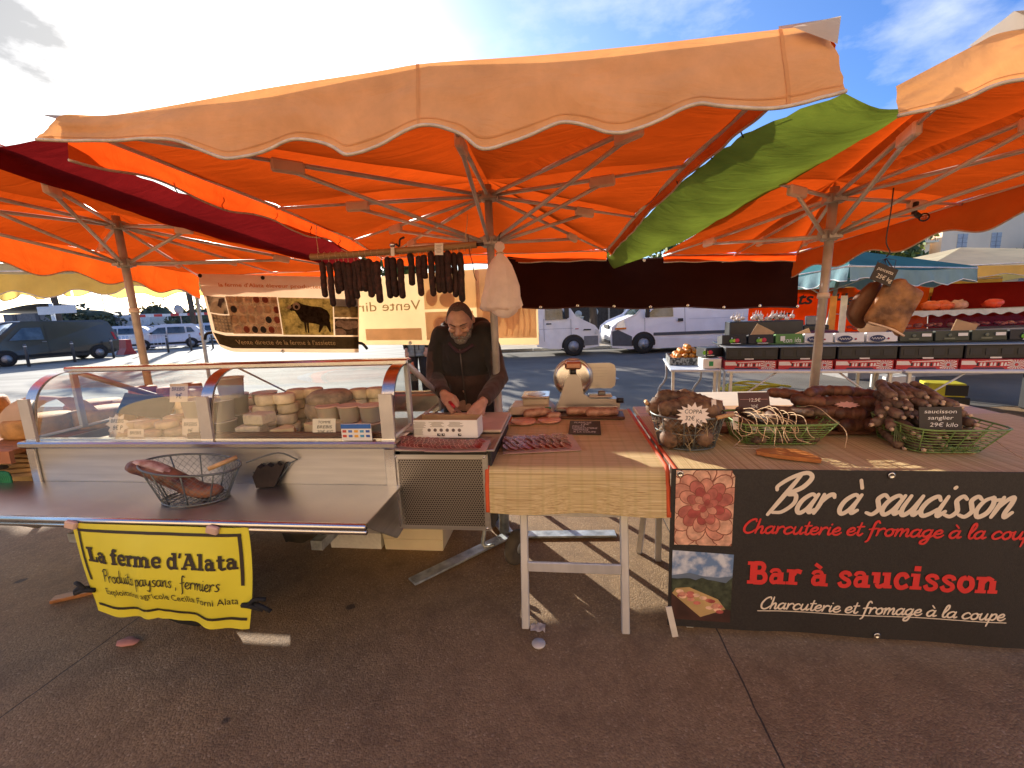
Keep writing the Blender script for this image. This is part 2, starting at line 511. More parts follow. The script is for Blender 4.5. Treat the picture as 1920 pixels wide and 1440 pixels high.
SCRIPT = {
 'a': ([[(.75,.85),(.45,1),(.1,.7),(.05,.25),(.3,0),(.6,.25),(.8,.95)],[(.8,1),(.72,.4),(.8,.05),(1.05,.2)]],1.02),
 'à': ([[(.75,.85),(.45,1),(.1,.7),(.05,.25),(.3,0),(.6,.25),(.8,.95)],[(.8,1),(.72,.4),(.8,.05),(1.05,.2)],[(.3,1.75),(.6,1.35)]],1.02),
 'r': ([[(.1,1),(.15,.5),(.1,0)],[(.13,.5),(.35,.9),(.6,1),(.75,.85)]],.8),
 'c': ([[(.75,.8),(.5,1),(.15,.75),(.05,.3),(.3,0),(.6,.1),(.88,.35)]],.88),
 'u': ([[(.1,1),(.05,.35),(.25,0),(.55,.25),(.72,1)],[(.72,1),(.68,.3),(.8,.02),(1.02,.25)]],1.0),
 's': ([[(.72,.88),(.45,1.02),(.25,.8),(.45,.5),(.6,.25),(.4,0),(.05,.08)]],.76),
 'i': ([[(.15,1),(.1,.3),(.2,0),(.45,.25)],[(.22,1.42),(.25,1.47)]],.46),
 'o': ([[(.5,1),(.15,.8),(.05,.35),(.3,0),(.65,.2),(.7,.65),(.5,1),(.58,.85),(.95,.88)]],.92),
 'n': ([[(.1,1),(.12,.5),(.08,0)],[(.1,.4),(.35,.85),(.6,1),(.68,.7),(.65,.2),(.78,0),(1,.25)]],1.0),
 'm': ([[(.1,1),(.12,.5),(.08,0)],[(.1,.4),(.3,.85),(.5,1),(.58,.7),(.54,0)],[(.57,.4),(.8,.85),(1,1),(1.08,.7),(1.05,.2),(1.18,0),(1.4,.25)]],1.4),
 'e': ([[(.1,.4),(.55,.55),(.65,.85),(.42,1),(.12,.7),(.08,.25),(.35,0),(.65,.1),(.85,.35)]],.84),
 't': ([[(.3,1.7),(.22,.6),(.25,.1),(.45,0),(.65,.25)],[(0,1.15),(.62,1.22)]],.62),
 'f': ([[(.78,1.75),(.58,2),(.38,1.7),(.3,.6),(.22,-.6),(.02,-.9)],[(0,.85),(.68,1)]],.72),
 'l': ([[(.1,.4),(.5,1.4),(.45,1.95),(.25,1.8),(.15,.8),(.2,.15),(.4,0),(.62,.25)]],.6),
 'p': ([[(.15,1),(.12,.3),(.02,-.95)],[(.13,.4),(.35,.9),(.65,.95),(.75,.5),(.5,.05),(.15,.15)]],.9),
 'g': ([[(.75,.85),(.45,1),(.1,.7),(.08,.25),(.35,.05),(.6,.3),(.78,.95)],[(.78,1),(.68,-.2),(.5,-.85),(.15,-.9),(.1,-.6),(.5,-.2),(1,.25)]],1.0),
 'h': ([[(.2,2),(.15,1),(.08,0)],[(.12,.45),(.38,.9),(.6,.95),(.65,.6),(.62,.15),(.75,0),(.97,.25)]],.98),
 'd': ([[(.7,.85),(.4,1),(.08,.65),(.08,.2),(.32,0),(.6,.25),(.78,1)],[(.9,2),(.75,.7),(.75,.1),(1,.2)]],1.0),
 'y': ([[(.1,1),(.08,.45),(.3,.15),(.55,.4),(.75,1)],[(.75,1),(.65,-.1),(.4,-.9),(.1,-.8)]],.9),
 'k': ([[(.2,2),(.15,1),(.08,0)],[(.7,1),(.2,.5),(.7,0)]],.85),
 'B': ([[(.75,1.95),(.45,1),(.08,-.12)],[(-.15,1.2),(-.2,1.42),(.3,1.85),(1,2.1),(1.42,1.85),(1.2,1.35),(.6,1.0),(1.05,.95),(1.2,.5),(.8,.05),(.3,.0)]],1.5),
 'C': ([[(1.1,1.65),(.98,2),(.5,1.75),(.12,1),(.15,.3),(.5,0),(.9,.15),(1.2,.5)]],1.2),
 'P': ([[(.25,1.85),(.2,1),(.1,0)],[(0,1.55),(.4,1.95),(.95,1.9),(1,1.3),(.6,1),(.25,1)]],1.0),
 ',': ([[(.2,.1),(.08,-.35)]],.45), ' ': ([],.55), "'": ([[(.2,1.9),(.12,1.5)]],.3)}
SLAB = {  # (polyline, width, curved?)
 'L': ([([(.35,0),(.35,1.45)],.42,0),([(0,.11),(1.08,.11)],.22,0),([(0,1.34),(.7,1.34)],.22,0),([(.98,0),(.98,.52)],.2,0)],1.15),
 'a': ([([(.7,.6),(.32,.6),(.18,.35),(.3,.12),(.65,.2)],.26,1),([(.12,.74),(.25,.92),(.55,.92),(.7,.7)],.22,1),([(.72,.78),(.72,0)],.36,0),([(.6,.1),(1.05,.1)],.2,0)],1.08),
 'à': ([([(.7,.6),(.32,.6),(.18,.35),(.3,.12),(.65,.2)],.26,1),([(.12,.74),(.25,.92),(.55,.92),(.7,.7)],.22,1),([(.72,.78),(.72,0)],.36,0),([(.6,.1),(1.05,.1)],.2,0),([(.22,1.42),(.6,1.14)],.22,0)],1.08),
 'f': ([([(.38,0),(.38,1.15)],.38,0),([(.38,1.05),(.46,1.36),(.8,1.32)],.26,1),([(.05,.92),(.78,.92)],.2,0),([(.05,.1),(.75,.1)],.2,0)],.82),
 'e': ([([(.2,.5),(.92,.5)],.17,0),([(.84,.5),(.8,.8),(.52,.92),(.25,.8),(.18,.5),(.28,.18),(.55,.08),(.9,.2)],.28,1)],1.02),
 'r': ([([(.32,0),(.32,1)],.36,0),([(0,.9),(.35,.9)],.2,0),([(0,.1),(.68,.1)],.2,0),([(.42,.66),(.58,.9),(.88,.84)],.28,1)],.92),
 'm': ([([(.32,0),(.32,1)],.34,0),([(.9,0),(.9,.8)],.34,0),([(1.48,0),(1.48,.8)],.34,0),([(0,.9),(.35,.9)],.2,0),([(.4,.7),(.62,.9),(.9,.75)],.26,1),([(.98,.7),(1.2,.9),(1.48,.75)],.26,1),([(0,.1),(.58,.1)],.2,0),([(.66,.1),(1.16,.1)],.2,0),([(1.24,.1),(1.78,.1)],.2,0)],1.82),
 'n': ([([(.32,0),(.32,1)],.36,0),([(.92,0),(.92,.78)],.36,0),([(0,.9),(.35,.9)],.2,0),([(.4,.68),(.62,.9),(.92,.75)],.27,1),([(0,.1),(.6,.1)],.2,0),([(.68,.1),(1.22,.1)],.2,0)],1.26),
 'd': ([([(.78,.85),(.42,.93),(.2,.7),(.2,.3),(.42,.07),(.78,.15)],.28,1),([(.88,0),(.88,1.45)],.36,0),([(.55,1.35),(.9,1.35)],.2,0),([(.88,.1),(1.2,.1)],.2,0)],1.24),
 "'": ([([(.2,1.45),(.12,1.02)],.24,0)],.36),
 'A': ([([(.16,.1),(.66,1.35)],.24,0),([(.66,1.4),(1.16,.05)],.4,0),([(.35,.45),(1,.45)],.2,0),([(-.1,.1),(.45,.1)],.2,0),([(.82,.1),(1.42,.1)],.2,0),([(.3,1.36),(.78,1.36)],.18,0)],1.4),
 'l': ([([(.35,0),(.35,1.45)],.36,0),([(.05,1.35),(.35,1.35)],.2,0),([(.05,.1),(.7,.1)],.2,0)],.74),
 't': ([([(.35,.2),(.35,1.3)],.36,0),([(.05,.9),(.76,.9)],.2,0),([(.35,.28),(.5,.1),(.82,.16)],.24,1)],.82),
 'B': ([([(.38,0),(.38,1.45)],.44,0),([(.4,1.34),(.85,1.32),(1,1.08),(.85,.8),(.45,.78)],.28,1),([(.45,.76),(.95,.72),(1.12,.4),(.95,.12),(.4,.11)],.3,1),([(0,.11),(.42,.11)],.22,0),([(0,1.34),(.42,1.34)],.22,0)],1.32),
 's': ([([(.74,.7),(.65,.88),(.38,.93),(.2,.76),(.4,.56),(.64,.42),(.7,.22),(.5,.07),(.25,.1),(.12,.32)],.25,1)],.9),
 'u': ([([(.32,1),(.32,.3)],.36,0),([(.92,1),(.92,0)],.36,0),([(0,.9),(.34,.9)],.2,0),([(.62,.9),(.92,.9)],.2,0),([(.32,.3),(.48,.09),(.9,.28)],.25,1),([(.9,.1),(1.22,.1)],.2,0)],1.26),
 'c': ([([(.8,.68),(.62,.91),(.32,.85),(.18,.5),(.3,.15),(.55,.07),(.86,.24)],.29,1)],.95),
 'i': ([([(.34,0),(.34,1)],.36,0),([(.02,.9),(.35,.9)],.2,0),([(.02,.1),(.68,.1)],.2,0),([(.34,1.16),(.34,1.48)],.36,0)],.72),
 'o': ([([(.5,.92),(.24,.78),(.19,.35),(.5,.08),(.81,.35),(.76,.78),(.5,.92)],.3,1)],1.02), ' ': ([],.5)}
def script(mb, body, mp, m, x0, x1, y, xh, wd, sh=0.28, z=0.002):
    """brush lettering: xh is the height of a small letter, wd the stroke width"""
    tot = sum(SCRIPT[c][1] for c in body)
    sx = (x1 - x0) / tot
    x, k = 0.0, 0
    for c in body:
        st, adv = SCRIPT[c]
        for s in st:
            P = [(x0 + (x + px) * sx + sh * py * xh, y + py * xh) for px, py in s]
            P = smooth_path([V(a, b, 0) for a, b in P], max(4, 5 * len(P))) if len(P) > 2 else [V(a, b, 0) for a, b in P]
            n = len(P)
            mb.ribbon(P, [wd * (.78 + .3 * sin(pi * i / max(1, n - 1))) for i in range(n)], mp, m, z + k * 4e-5); k = (k + 1) % 9
        x += adv
def slabtext(mb, body, mp, m, x0, x1, y, xh, z=0.002, fy=None):
    tot = sum(SLAB[c][1] for c in body)
    sx = (x1 - x0) / tot
    x, k = 0.0, 0
    g = fy or (lambda q: 0.0)
    for c in body:
        st, adv = SLAB[c]
        for s, w, cv in st:
            P = [(x + px, py) for px, py in s]
            P = smooth_path([V(a, b, 0) for a, b in P], 5 * len(P)) if cv else [V(a, b, 0) for a, b in P]
            mb.ribbon(P, w, lambda a, b, zz: mp(x0 + a * sx, y + b * xh + g(x0 + a * sx), zz), m, z + k * 6e-5, round_end=False); k = (k + 1) % 9
        x += adv

# ------------------------------------------------------------------ common materials
ALU = mat('aluminium', (.60, .58, .56), .45, .45, .12, 14, .15, 60, (1, 1, .2))
ALU_DULL = mat('weathered_aluminium', (.46, .42, .39), .5, .3, .15, 12)
ALU_TUBE = mat('umbrella_tube', (.62, .58, .54), .45, .35, .15, 10)
STEEL = mat('stainless', (.62, .60, .57), .24, 1.0, .06, 3, .04, 90, (1, 14, 14))
STEEL_SAT = mat('brushed_stainless', (.58, .56, .52), .36, 1.0, .10, 2.2, .06, 70, (1, 1, 18))
GALV = mat('galvanised', (.42, .45, .46), .5, .7, .35, 16, .2, 30)
BLACKPL = mat('black_plastic', (.012, .012, .013), .45, var=.3)
RUBBER = mat('rubber', (.018, .017, .016), .75, var=.35, bump=.3, bscale=50)
WHITEPAINT = mat('white_paint', (.78, .78, .77), .32, var=.04, scale=3, coat=.3)
CARD_W = mat('card_white', (.82, .78, .71), .7, var=.04)
PAPER = mat('paper_buff', (.74, .62, .47), .75, var=.06)
INK = mat('ink_black', (.02, .018, .018), .6, var=.1)
CHALKB = mat('chalkboard', (.028, .02, .018), .55, var=.3)
CHALK = mat('chalk', (.8, .78, .74), .8, var=.1)
WOOD = mat('wood_board', (.36, .15, .05), .45, var=.28, scale=5, stretch=(1, 9, 9), bump=.15)
WOOD_D = mat('dark_wood', (.09, .032, .015), .45, var=.35, scale=6, stretch=(1, 9, 9), bump=.2)
WOOD_P = mat('pale_wood', (.55, .33, .14), .5, var=.2, scale=5, stretch=(1, 9, 9), bump=.1)
CARDB = mat('cardboard', (.42, .25, .12), .8, var=.1)
WIRE_G = mat('galvanised_wire', (.16, .18, .17), .45, .6, .2)
WIRE_GREEN = mat('green_wire', (.16, .26, .07), .45, var=.2)
STRING = mat('string', (.62, .44, .26), .85, var=.2, scale=60)
TIE = mat('black_strap', (.012, .011, .012), .8, var=.3)
WHITEPL = mat('white_plastic', (.72, .68, .60), .4, var=.06, sub=.1)

# ------------------------------------------------------------------ ground
def ground_material():
    m = bpy.data.materials.new('aggregate_concrete')
    n, l = nodes_of(m); bs = n['Principled BSDF']
    tc = n.new('ShaderNodeTexCoord')
    def N(scale, det=4, rough=.6):
        z = n.new('ShaderNodeTexNoise'); z.inputs['Scale'].default_value = scale; z.inputs['Detail'].default_value = det; z.inputs['Roughness'].default_value = rough
        l.new(tc.outputs['Object'], z.inputs['Vector']); return z.outputs['Fac']
    def ramp(f, *st):
        r = n.new('ShaderNodeValToRGB'); e = r.color_ramp.elements
        e[0].position, e[0].color = st[0][0], st[0][1] + (1,)
        e[1].position, e[1].color = st[-1][0], st[-1][1] + (1,)
        for p, c in st[1:-1]: q = e.new(p); q.color = c + (1,)
        l.new(f, r.inputs['Fac']); return r.outputs['Color']
    def mix(f, a, b, t='MIX'):
        x = n.new('ShaderNodeMix'); x.data_type = 'RGBA'; x.blend_type = t
        if isinstance(f, (int, float)): x.inputs[0].default_value = f
        else: l.new(f, x.inputs[0])
        for i, q in ((6, a), (7, b)):
            if isinstance(q, tuple): x.inputs[i].default_value = q
            else: l.new(q, x.inputs[i])
        return x.outputs[2]
    def ma(op, a, b=0.0, clamp=False):
        x = n.new('ShaderNodeMath'); x.operation = op; x.use_clamp = clamp
        for i, q in enumerate((a, b)):
            if isinstance(q, (int, float)): x.inputs[i].default_value = q
            else: l.new(q, x.inputs[i])
        return x.outputs[0]
    vo = n.new('ShaderNodeTexVoronoi'); vo.inputs['Scale'].default_value = 130; l.new(tc.outputs['Object'], vo.inputs['Vector'])
    stones = ramp(vo.outputs['Color'], (.15, (.115, .066, .028)), (.5, (.26, .156, .070)), (.82, (.39, .255, .125)), (.97, (.62, .48, .32)))
    fine = ramp(N(420, 2), (.35, (.12, .078, .044)), (.65, (.37, .235, .12)))
    base = mix(.45, stones, fine)
    big = N(.9, 5)
    base = mix(ramp(big, (.35, (0.15,) * 3), (.7, (.55,) * 3)), base, (.26, .158, .072, 1))
    mid = N(5, 5, .7)
    base = mix(ramp(mid, (.45, (0,) * 3), (.72, (.6,) * 3)), base, (.115, .064, .029, 1))
    # oil and chewing-gum spots
    v2 = n.new('ShaderNodeTexVoronoi'); v2.inputs['Scale'].default_value = 1.9; v2.inputs['Randomness'].default_value = 1
    l.new(tc.outputs['Object'], v2.inputs['Vector'])
    sp = ma('ADD', v2.outputs['Distance'], ma('MULTIPLY', N(38, 3), .05))
    spot = ma('SUBTRACT', 1.0, ma('MULTIPLY', ma('SUBTRACT', sp, .068), 60, True), True)
    base = mix(ma('MULTIPLY', spot, .8), base, (.025, .02, .018, 1))
    # joints sawn every 3.02 m along the slab
    sx = n.new('ShaderNodeSeparateXYZ'); l.new(tc.outputs['Object'], sx.inputs[0])
    xx = ma('ADD', sx.outputs['X'], ma('MULTIPLY', ma('SUBTRACT', N(9, 3), .5), .012))
    dj = ma('ABSOLUTE', ma('SUBTRACT', ma('FRACT', ma('ADD', ma('MULTIPLY', ma('SUBTRACT', xx, .955), 1 / 3.02), .5)), .5))
    jl = ma('SUBTRACT', 1.0, ma('MULTIPLY', ma('SUBTRACT', dj, .0009), 1500, True), True)
    base = mix(ma('MULTIPLY', jl, .85), base, (.018, .013, .01, 1))
    l.new(base, bs.inputs['Base Color'])
    bs.inputs['Roughness'].default_value = .82
    bp = n.new('ShaderNodeBump'); bp.inputs['Strength'].default_value = .6; bp.inputs['Distance'].default_value = .004
    h = ma('ADD', ma('MULTIPLY', vo.outputs['Distance'], -1.0), ma('MULTIPLY', jl, -2.0))
    l.new(h, bp.inputs['Height']); l.new(bp.outputs[0], bs.inputs['Normal'])
    return m
GROUND = ground_material()
g = MB()
g.add([(-400, -30, 0), (400, -30, 0), (400, 700, 0), (-400, 700, 0)], [(0, 1, 2, 3)], GROUND)
g.build('ground', M=STALL_M, at=(0, 0, 0), kind='structure')
PALE = mat('pale_paving', (.25, .235, .20), .85, var=.35, scale=.9, stretch=(.35, 1.6, 1), bump=.2, bscale=30)
ASPH = mat('asphalt', (.135, .122, .105), .85, var=.2, scale=1.2, bump=.5, bscale=160)
SAND = mat('sandy_soil', (.45, .36, .24), .9, var=.2, scale=.8)
def sheet(name, pts, z, m):
    b = MB(); b.add([(x, y, z) for x, y in pts], [tuple(range(len(pts)))], m)
    return b.build(name, M=WORLD_M, at=(pts[0][0], pts[0][1], z), kind='structure')
sheet('square', [(-120, 9.5), (-2.2, 5.9), (-1.0, 17.3), (-14, 40), (-120, 120)], .004, PALE)
sheet('road', [(-2.19, 5.9), (40, 5.4), (60, 16.6), (-1.0, 17.3)], .004, ASPH)
sheet('verge', [(-1.0, 17.35), (60, 16.65), (60, 40), (-13.9, 40)], .004, SAND)
k = MB()
for i in range(14): k.box((-.6 + i * 1.5 + .74, 17.0 - i * .018, .06), (1.48, .16, .12), mat('kerb_stone', (.42, .40, .36), .8, bump=.2), bev=.012)
k.build('kerb', M=WORLD_M, kind='structure')
drain = MB(); drain.box((2.0, 9.6, .012), (.75, .6, .016), mat('cast_cover', (.33, .36, .38), .5, .5, .1))
drain.build('manhole_cover', M=WORLD_M, label='pale square manhole cover set in the asphalt behind the slicer', cat='manhole cover')

Ctx.M = STALL_M
# ------------------------------------------------------------------ market umbrellas
OR_TOP = canvas('orange_canvas', (.52, .12, .018), (.74, .078, .006), .33, .55)
OR_VAL = canvas('faded_orange_canvas', (.80, .45, .22), (.90, .40, .13), .27, .75, .14)
OR_LIT = canvas('sunlit_orange_canvas', (.60, .10, .015), (.95, .085, .008), .5, .4)  # copy of the orange canvas with the sun's glow put into its colour
OR_IN = canvas('orange_canvas_inner', (.58, .13, .018), (.88, .11, .010), .42, .4)
SEAM = canvas('seam_canvas', (.70, .37, .17), (.8, .34, .11), .25, .3, .15)
GREY_CV = canvas('grey_patch_canvas', (.52, .47, .42), (.6, .55, .5), .25, .3)
PIPE = mat('piping', (.62, .52, .42), .8, var=.15, scale=30)
PAD = mat('rib_pad', (.80, .60, .48), .7, var=.12)
WEB = mat('webbing', (.74, .64, .57), .7, var=.12)
def quad_bez(a, b, t): return a.lerp(b, t)
def make_umbrella(label, at, hub, collar, rim, ribs, valances, pole_r=.03, sag=.05, patches=(), group='orange market umbrellas over the stall row', straps=(), slide=.60, top=.10):
    base = V(*at); hub = V(*hub); collar = V(*collar)
    rim = [V(*p) for p in rim]
    n = len(rim)
    U = thing('market_umbrella', label, 'market umbrella', at, group)
    p = MB(); d = (hub - base)
    p.tube([base + V(0, 0, .02), base + d * .45], pole_r, ALU, 14)
    p.tube([base + d * .44, base + d * 1.03], pole_r * .86, ALU_DULL, 14)
    pole = p.build('pole', U)
    c = MB(); ax = d.normalized()
    c.tube([collar - ax * .035, collar + ax * .035], pole_r * 1.5, ALU_DULL, 14)
    c2 = MB(); c2.tube([base + d * .72, base + d * .735], pole_r * 1.12, WEB, 14); c2.build('band', pole)
    c3 = MB(); c3.tube([hub - ax * .03, hub + ax * .03], pole_r * 1.6, ALU_DULL, 14)
    for i in ribs:
        q = (rim[i] - hub); q.z = 0; q.normalize()
        c3.box(hub + q * pole_r * 1.6, (.04, .03, .05), ALU_DULL); c.box(collar + q * pole_r * 1.6, (.04, .03, .05), ALU_DULL)
    c.build('collar', pole); c3.build('hub', pole)
    cv = MB()
    ap = hub + V(0, 0, top)
    NR, NS = 9, 10
    def surf(a, b, s, t):
        e = a.lerp(b, s) + V(0, 0, .006)
        q = ap.lerp(e, t)
        q.z -= sag * sin(pi * s) * sin(pi * min(1, t * .95)) * 1.0
        q.z -= sag * .3 * sin(pi * s) * t
        q.z += .010 * noise.noise(q * 3.0)
        return q
    for i in range(n):
        a, b = rim[i], rim[(i + 1) % n]
        cv.grid([[surf(a, b, s / NS, t / NR) for s in range(NS + 1)] for t in range(NR + 1)], OR_TOP)
    for e in patches:
        a, b, cpt = [V(*x) for x in e]
        for f in ((a, b, cpt),): cv.add(f, [(0, 1, 2)], GREY_CV)
    cv.build('canopy', U)
    for i in ribs:
        r = MB(); e = rim[i]; s0 = hub + (e - hub).normalized() * pole_r * 2
        e = e - V(0, 0, .022); mid = s0.lerp(e, .6)
        r.tube([s0, mid], .0125, ALU_TUBE, 8); r.tube([mid, e], .009, ALU_TUBE, 8)
        rb = r.build('rib', U)
        sl = s0.lerp(e, slide)
        w = MB(); dr = (e - s0).normalized(); side = dr.cross(V(0, 0, 1)).normalized()
        R = Matrix((dr, side, dr.cross(side) * -1)).transposed()
        if R.determinant() < 0: R = Matrix((dr, -side, dr.cross(side) * -1)).transposed()
        w.box(sl - V(0, 0, .016), (.15, .036, .062), PAD, R, bev=.014)
        w.build('pad', rb)
        st = MB(); q = (sl - collar); q.z = 0; q.normalize()
        st.tube([collar + q * pole_r * 2, sl - V(0, 0, .03)], .0115, ALU_TUBE, 8)
        st.build('strut', U)
    for idx in straps:
        b = MB(); P = [rim[i] - V(0, 0, .012) for i in idx]
        b.tube(P, .017, WEB, 6, flat=.45); b.build('rim_bar', U)
    for vname, P0, P1 in valances:
        b = MB(); m = {'out': OR_VAL, 'red': OR_LIT, 'in': OR_IN}[vname]
        nn = len(P0) * 4
        A = smooth_path(P0, nn); B = smooth_path(P1, nn)
        G = []
        for t in range(9):
            row = []
            for i in range(nn):
                q = A[i].lerp(B[i], t / 8)
                o = (A[min(i + 1, nn - 1)] - A[max(i - 1, 0)]); o.z = 0
                o = V(o.y, -o.x, 0).normalized() if o.length > 1e-6 else V(0, 0, 0)
                q = q + o * (.035 * sin(pi * .5 * t / 8) + .026 * noise.noise(V(q.x * 2.2 + 5, q.y * 2.2, t * .12)) * t / 8 + .012 * noise.noise(V(q.x * 7 + t * .35, q.y * 7, t * .5)) * min(1, t / 3))
                row.append(q)
            G.append(row)
        b.grid(G, m)
        v = b.build('valance', U)
        if vname == 'out':      # stitched hem and panel seams, a doubled cloth a shade deeper
            h = MB(); off = V(.0005, -.0022, 0)
            h.grid([[q + off for q in G[7]], [a.lerp(c, .16) + off for a, c in zip(G[7], G[8])]], SEAM)
            for k in (.525, .94):
                i = int(k * nn); h.grid([[G[t][i + j] + off for t in range(9)] for j in (0, 1)], SEAM)
            h.build('hem', v)
        h = MB(); h.tube(G[-1], .006, PIPE, 6); h.build('piping', v)
    return U
def even_path(P, n):
    """points at even steps along straight legs"""
    S = [0.0]
    for a, c in zip(P, P[1:]): S.append(S[-1] + (c - a).length)
    out = []
    for i in range(n):
        d = S[-1] * i / (n - 1); k = max(0, min(len(P) - 2, sum(1 for s in S[1:] if s <= d)))
        out.append(P[k].lerp(P[k + 1], (d - S[k]) / max(1e-6, S[k + 1] - S[k])))
    return out
def scallop(P, n, h, a, ph=0.0, per=None):
    """top edge P (list of points) -> its hanging scalloped bottom edge"""
    L = max(24, n * 12); A = even_path([V(*p) for p in P], L)
    return A, [A[i] - V(0, 0, h + a * cos(2 * pi * n * i / (L - 1) + ph)) for i in range(L)]
front_top = [(-1.66, -.39, 2.325), (-1.585, -.41, 2.335), (-1.412, -.41, 2.318), (-1.19, -.41, 2.325), (-.769, -.41, 2.35), (-.379, -.41, 2.364), (-.194, -.41, 2.372), (.159, -.41, 2.36), (.492, -.41, 2.356), (.806, -.41, 2.358), (1.034, -.41, 2.354), (1.05, -.39, 2.33)]
front_bot = [(-1.68, -.41, 2.249), (-1.43, -.41, 2.222), (-1.148, -.41, 2.20), (-1.036, -.41, 2.164), (-.926, -.41, 2.122), (-.799, -.41, 2.137), (-.673, -.41, 2.171), (-.556, -.41, 2.145), (-.482, -.41, 2.101), (-.363, -.41, 2.121), (-.208, -.41, 2.168), (-.081, -.41, 2.129), (-.011, -.41, 2.082), (.098, -.41, 2.102), (.24, -.41, 2.146), (.326, -.41, 2.129), (.419, -.41, 2.096), (.528, -.41, 2.116), (.642, -.41, 2.151), (.722, -.41, 2.141), (.849, -.41, 2.127), (.971, -.41, 2.139), (1.075, -.40, 2.165)]
def resamp(P, n):
    """points by even spacing in x along the front"""
    return smooth_path([V(*p) for p in P], n)
def by_x(P, xs):
    P = [V(*p) for p in P]; F = smooth_path(P, 400); out = []
    for x in xs:
        out.append(min(F, key=lambda q: abs(q.x - x)).copy())
    return out
xs = [lerp(-1.66, 1.05, i / 60) for i in range(61)]
ft = by_x(front_top, xs); fb = by_x(front_bot, [lerp(-1.68, 1.075, i / 60) for i in range(61)])
C_RIM = [(1.03, -.40, 2.345), (.925, .668, 2.33), (.803, 1.58, 2.255), (.69, 2.60, 2.14), (-.5, 2.62, 2.17), (-1.68, 2.615, 2.19), (-1.62, 1.868, 2.26), (-1.61, .81, 2.30), (-1.61, -.39, 2.325), (-.194, -.40, 2.36)]
lA, lB = scallop([C_RIM[5], C_RIM[6], C_RIM[7], (-1.63, .2, 2.31), (-1.64, -.36, 2.32)], 4, .10, .02)
rA, rB = scallop([(1.05, -.39, 2.335), (.985, .1, 2.335), C_RIM[1], C_RIM[2], C_RIM[3]], 4, .055, .008)
bA, bB = scallop([C_RIM[3], C_RIM[4], C_RIM[5]], 6, .10, .004)
umb_c = make_umbrella('large orange umbrella in the middle, over the man and the hanging sausages', (-.20, .86, 0), (-.235, 1.0, 2.31), (-.235, .98, 2.02), C_RIM, list(range(10)),
    [('out', ft, fb), ('red', lA, lB), ('red', rA, rB), ('red', bA, bB)],
    straps=[(0, 1, 2, 3), (3, 4, 5), (5, 6, 7, 8)],
    patches=[((1.055, -.43, 2.362), (.90, -.40, 2.372), (1.0, -.20, 2.39)), ((1.056, -.432, 2.364), (.92, -.44, 2.345), (1.045, -.445, 2.285)), ((-1.70, -.40, 2.35), (-1.55, -.38, 2.34), (-1.62, -.2, 2.35))])
L_RIM = [(-2.0, -.42, 2.30), (-2.05, .9, 2.22), (-2.08, 2.7, 2.10), (-3.0, 2.74, 2.11), (-3.98, 2.75, 2.12), (-3.95, 1.6, 2.24), (-3.95, -.42, 2.36), (-3.0, -.42, 2.36)]
a1, b1 = scallop([L_RIM[4], L_RIM[5], (-3.95, .6, 2.30), L_RIM[6]], 6, .24, .035)
a2, b2 = scallop([L_RIM[2], L_RIM[3], L_RIM[4]], 5, .09, .006)
umb_l = make_umbrella('orange umbrella at the left, its pole rising behind the cheese case', (-2.98, 1.02, 0), (-3.06, 1.05, 2.30), (-3.05, 1.04, 2.03), L_RIM, list(range(8)),
    [('in', a1, b1), ('red', a2, b2)], straps=[(2, 3, 4), (0, 1, 2)])
R_RIM = [(1.62, -.27, 2.33), (1.45, .8, 2.24), (1.28, 2.8, 2.09), (2.0, 2.86, 2.07), (2.62, 2.9, 2.045), (2.98, 1.5, 2.19), (3.3, -.3, 2.33), (2.4, -.32, 2.36)]
a3, b3 = scallop([R_RIM[4], R_RIM[5], (3.15, .6, 2.27), R_RIM[6]], 6, .21, .035)
a4, b4 = scallop([R_RIM[2], R_RIM[3], R_RIM[4]], 4, .085, .004)
a5, b5 = scallop([R_RIM[6], (2.4, -.32, 2.375), (1.85, -.31, 2.36), (1.56, -.32, 2.33), (1.32, -.28, 2.225)], 4, .20, .03, 1.0)
b5 = [lerp(b5[i], a5[i] - V(0, 0, .10), max(0, (i / (len(b5) - 1) - .8) / .2)) for i in range(len(b5))]
umb_r = make_umbrella('orange umbrella at the right, above the black sausage banner', (1.80, .95, 0), (1.92, 1.08, 2.175), (1.90, 1.06, 1.955), R_RIM, list(range(8)),
    [('in', a3, b3), ('red', a4, b4), ('out', a5[::-1], b5[::-1])], straps=[(2, 3, 4), (4, 5, 6)],
    patches=[((1.58, -.34, 2.375), (1.95, -.31, 2.39), (1.66, -.02, 2.385)), ((1.58, -.342, 2.374), (1.50, -.30, 2.31), (1.86, -.345, 2.355))])

# gutters of cloth tied between the umbrellas
GRN = canvas('green_gutter_cloth', (.17, .215, .035), (.25, .32, .035), .30, .6, .16)
MAR = canvas('maroon_gutter_cloth', (.20, .016, .019), (.27, .012, .012), .32, .5, .14)
def gutter(name, label, E0, E1, sag, m, hooks_on, catn='rain gutter'):
    E0 = smooth_path(E0, 34); E1 = smooth_path(E1, 34)
    T = thing(name, label, catn, tuple((E0[0] + E1[0]) / 2))
    b = MB(); G = []
    for i in range(34):
        row = []
        for j in range(11):
            t = j / 10
            q = E0[i].lerp(E1[i], t); q.z -= sag * 4 * t * (1 - t) * (.7 + .5 * noise.noise(V(i * .12, 3, 1)))
            q.z += .014 * noise.noise(V(i * .55, t * 2.2, 4.2))
            row.append(q)
        G.append(row)
    b.grid(G, m); b.build('cloth', T)
    for i in hooks_on:
        h = MB(); p = E0[i]
        h.tube(smooth_path([p + V(0, 0, -.008), p + V(-.012, 0, .02), p + V(.006, 0, .04), p + V(-.004, .01, .065)], 9), .0032, TIE, 5)
        h.build('hook', T)
    return T
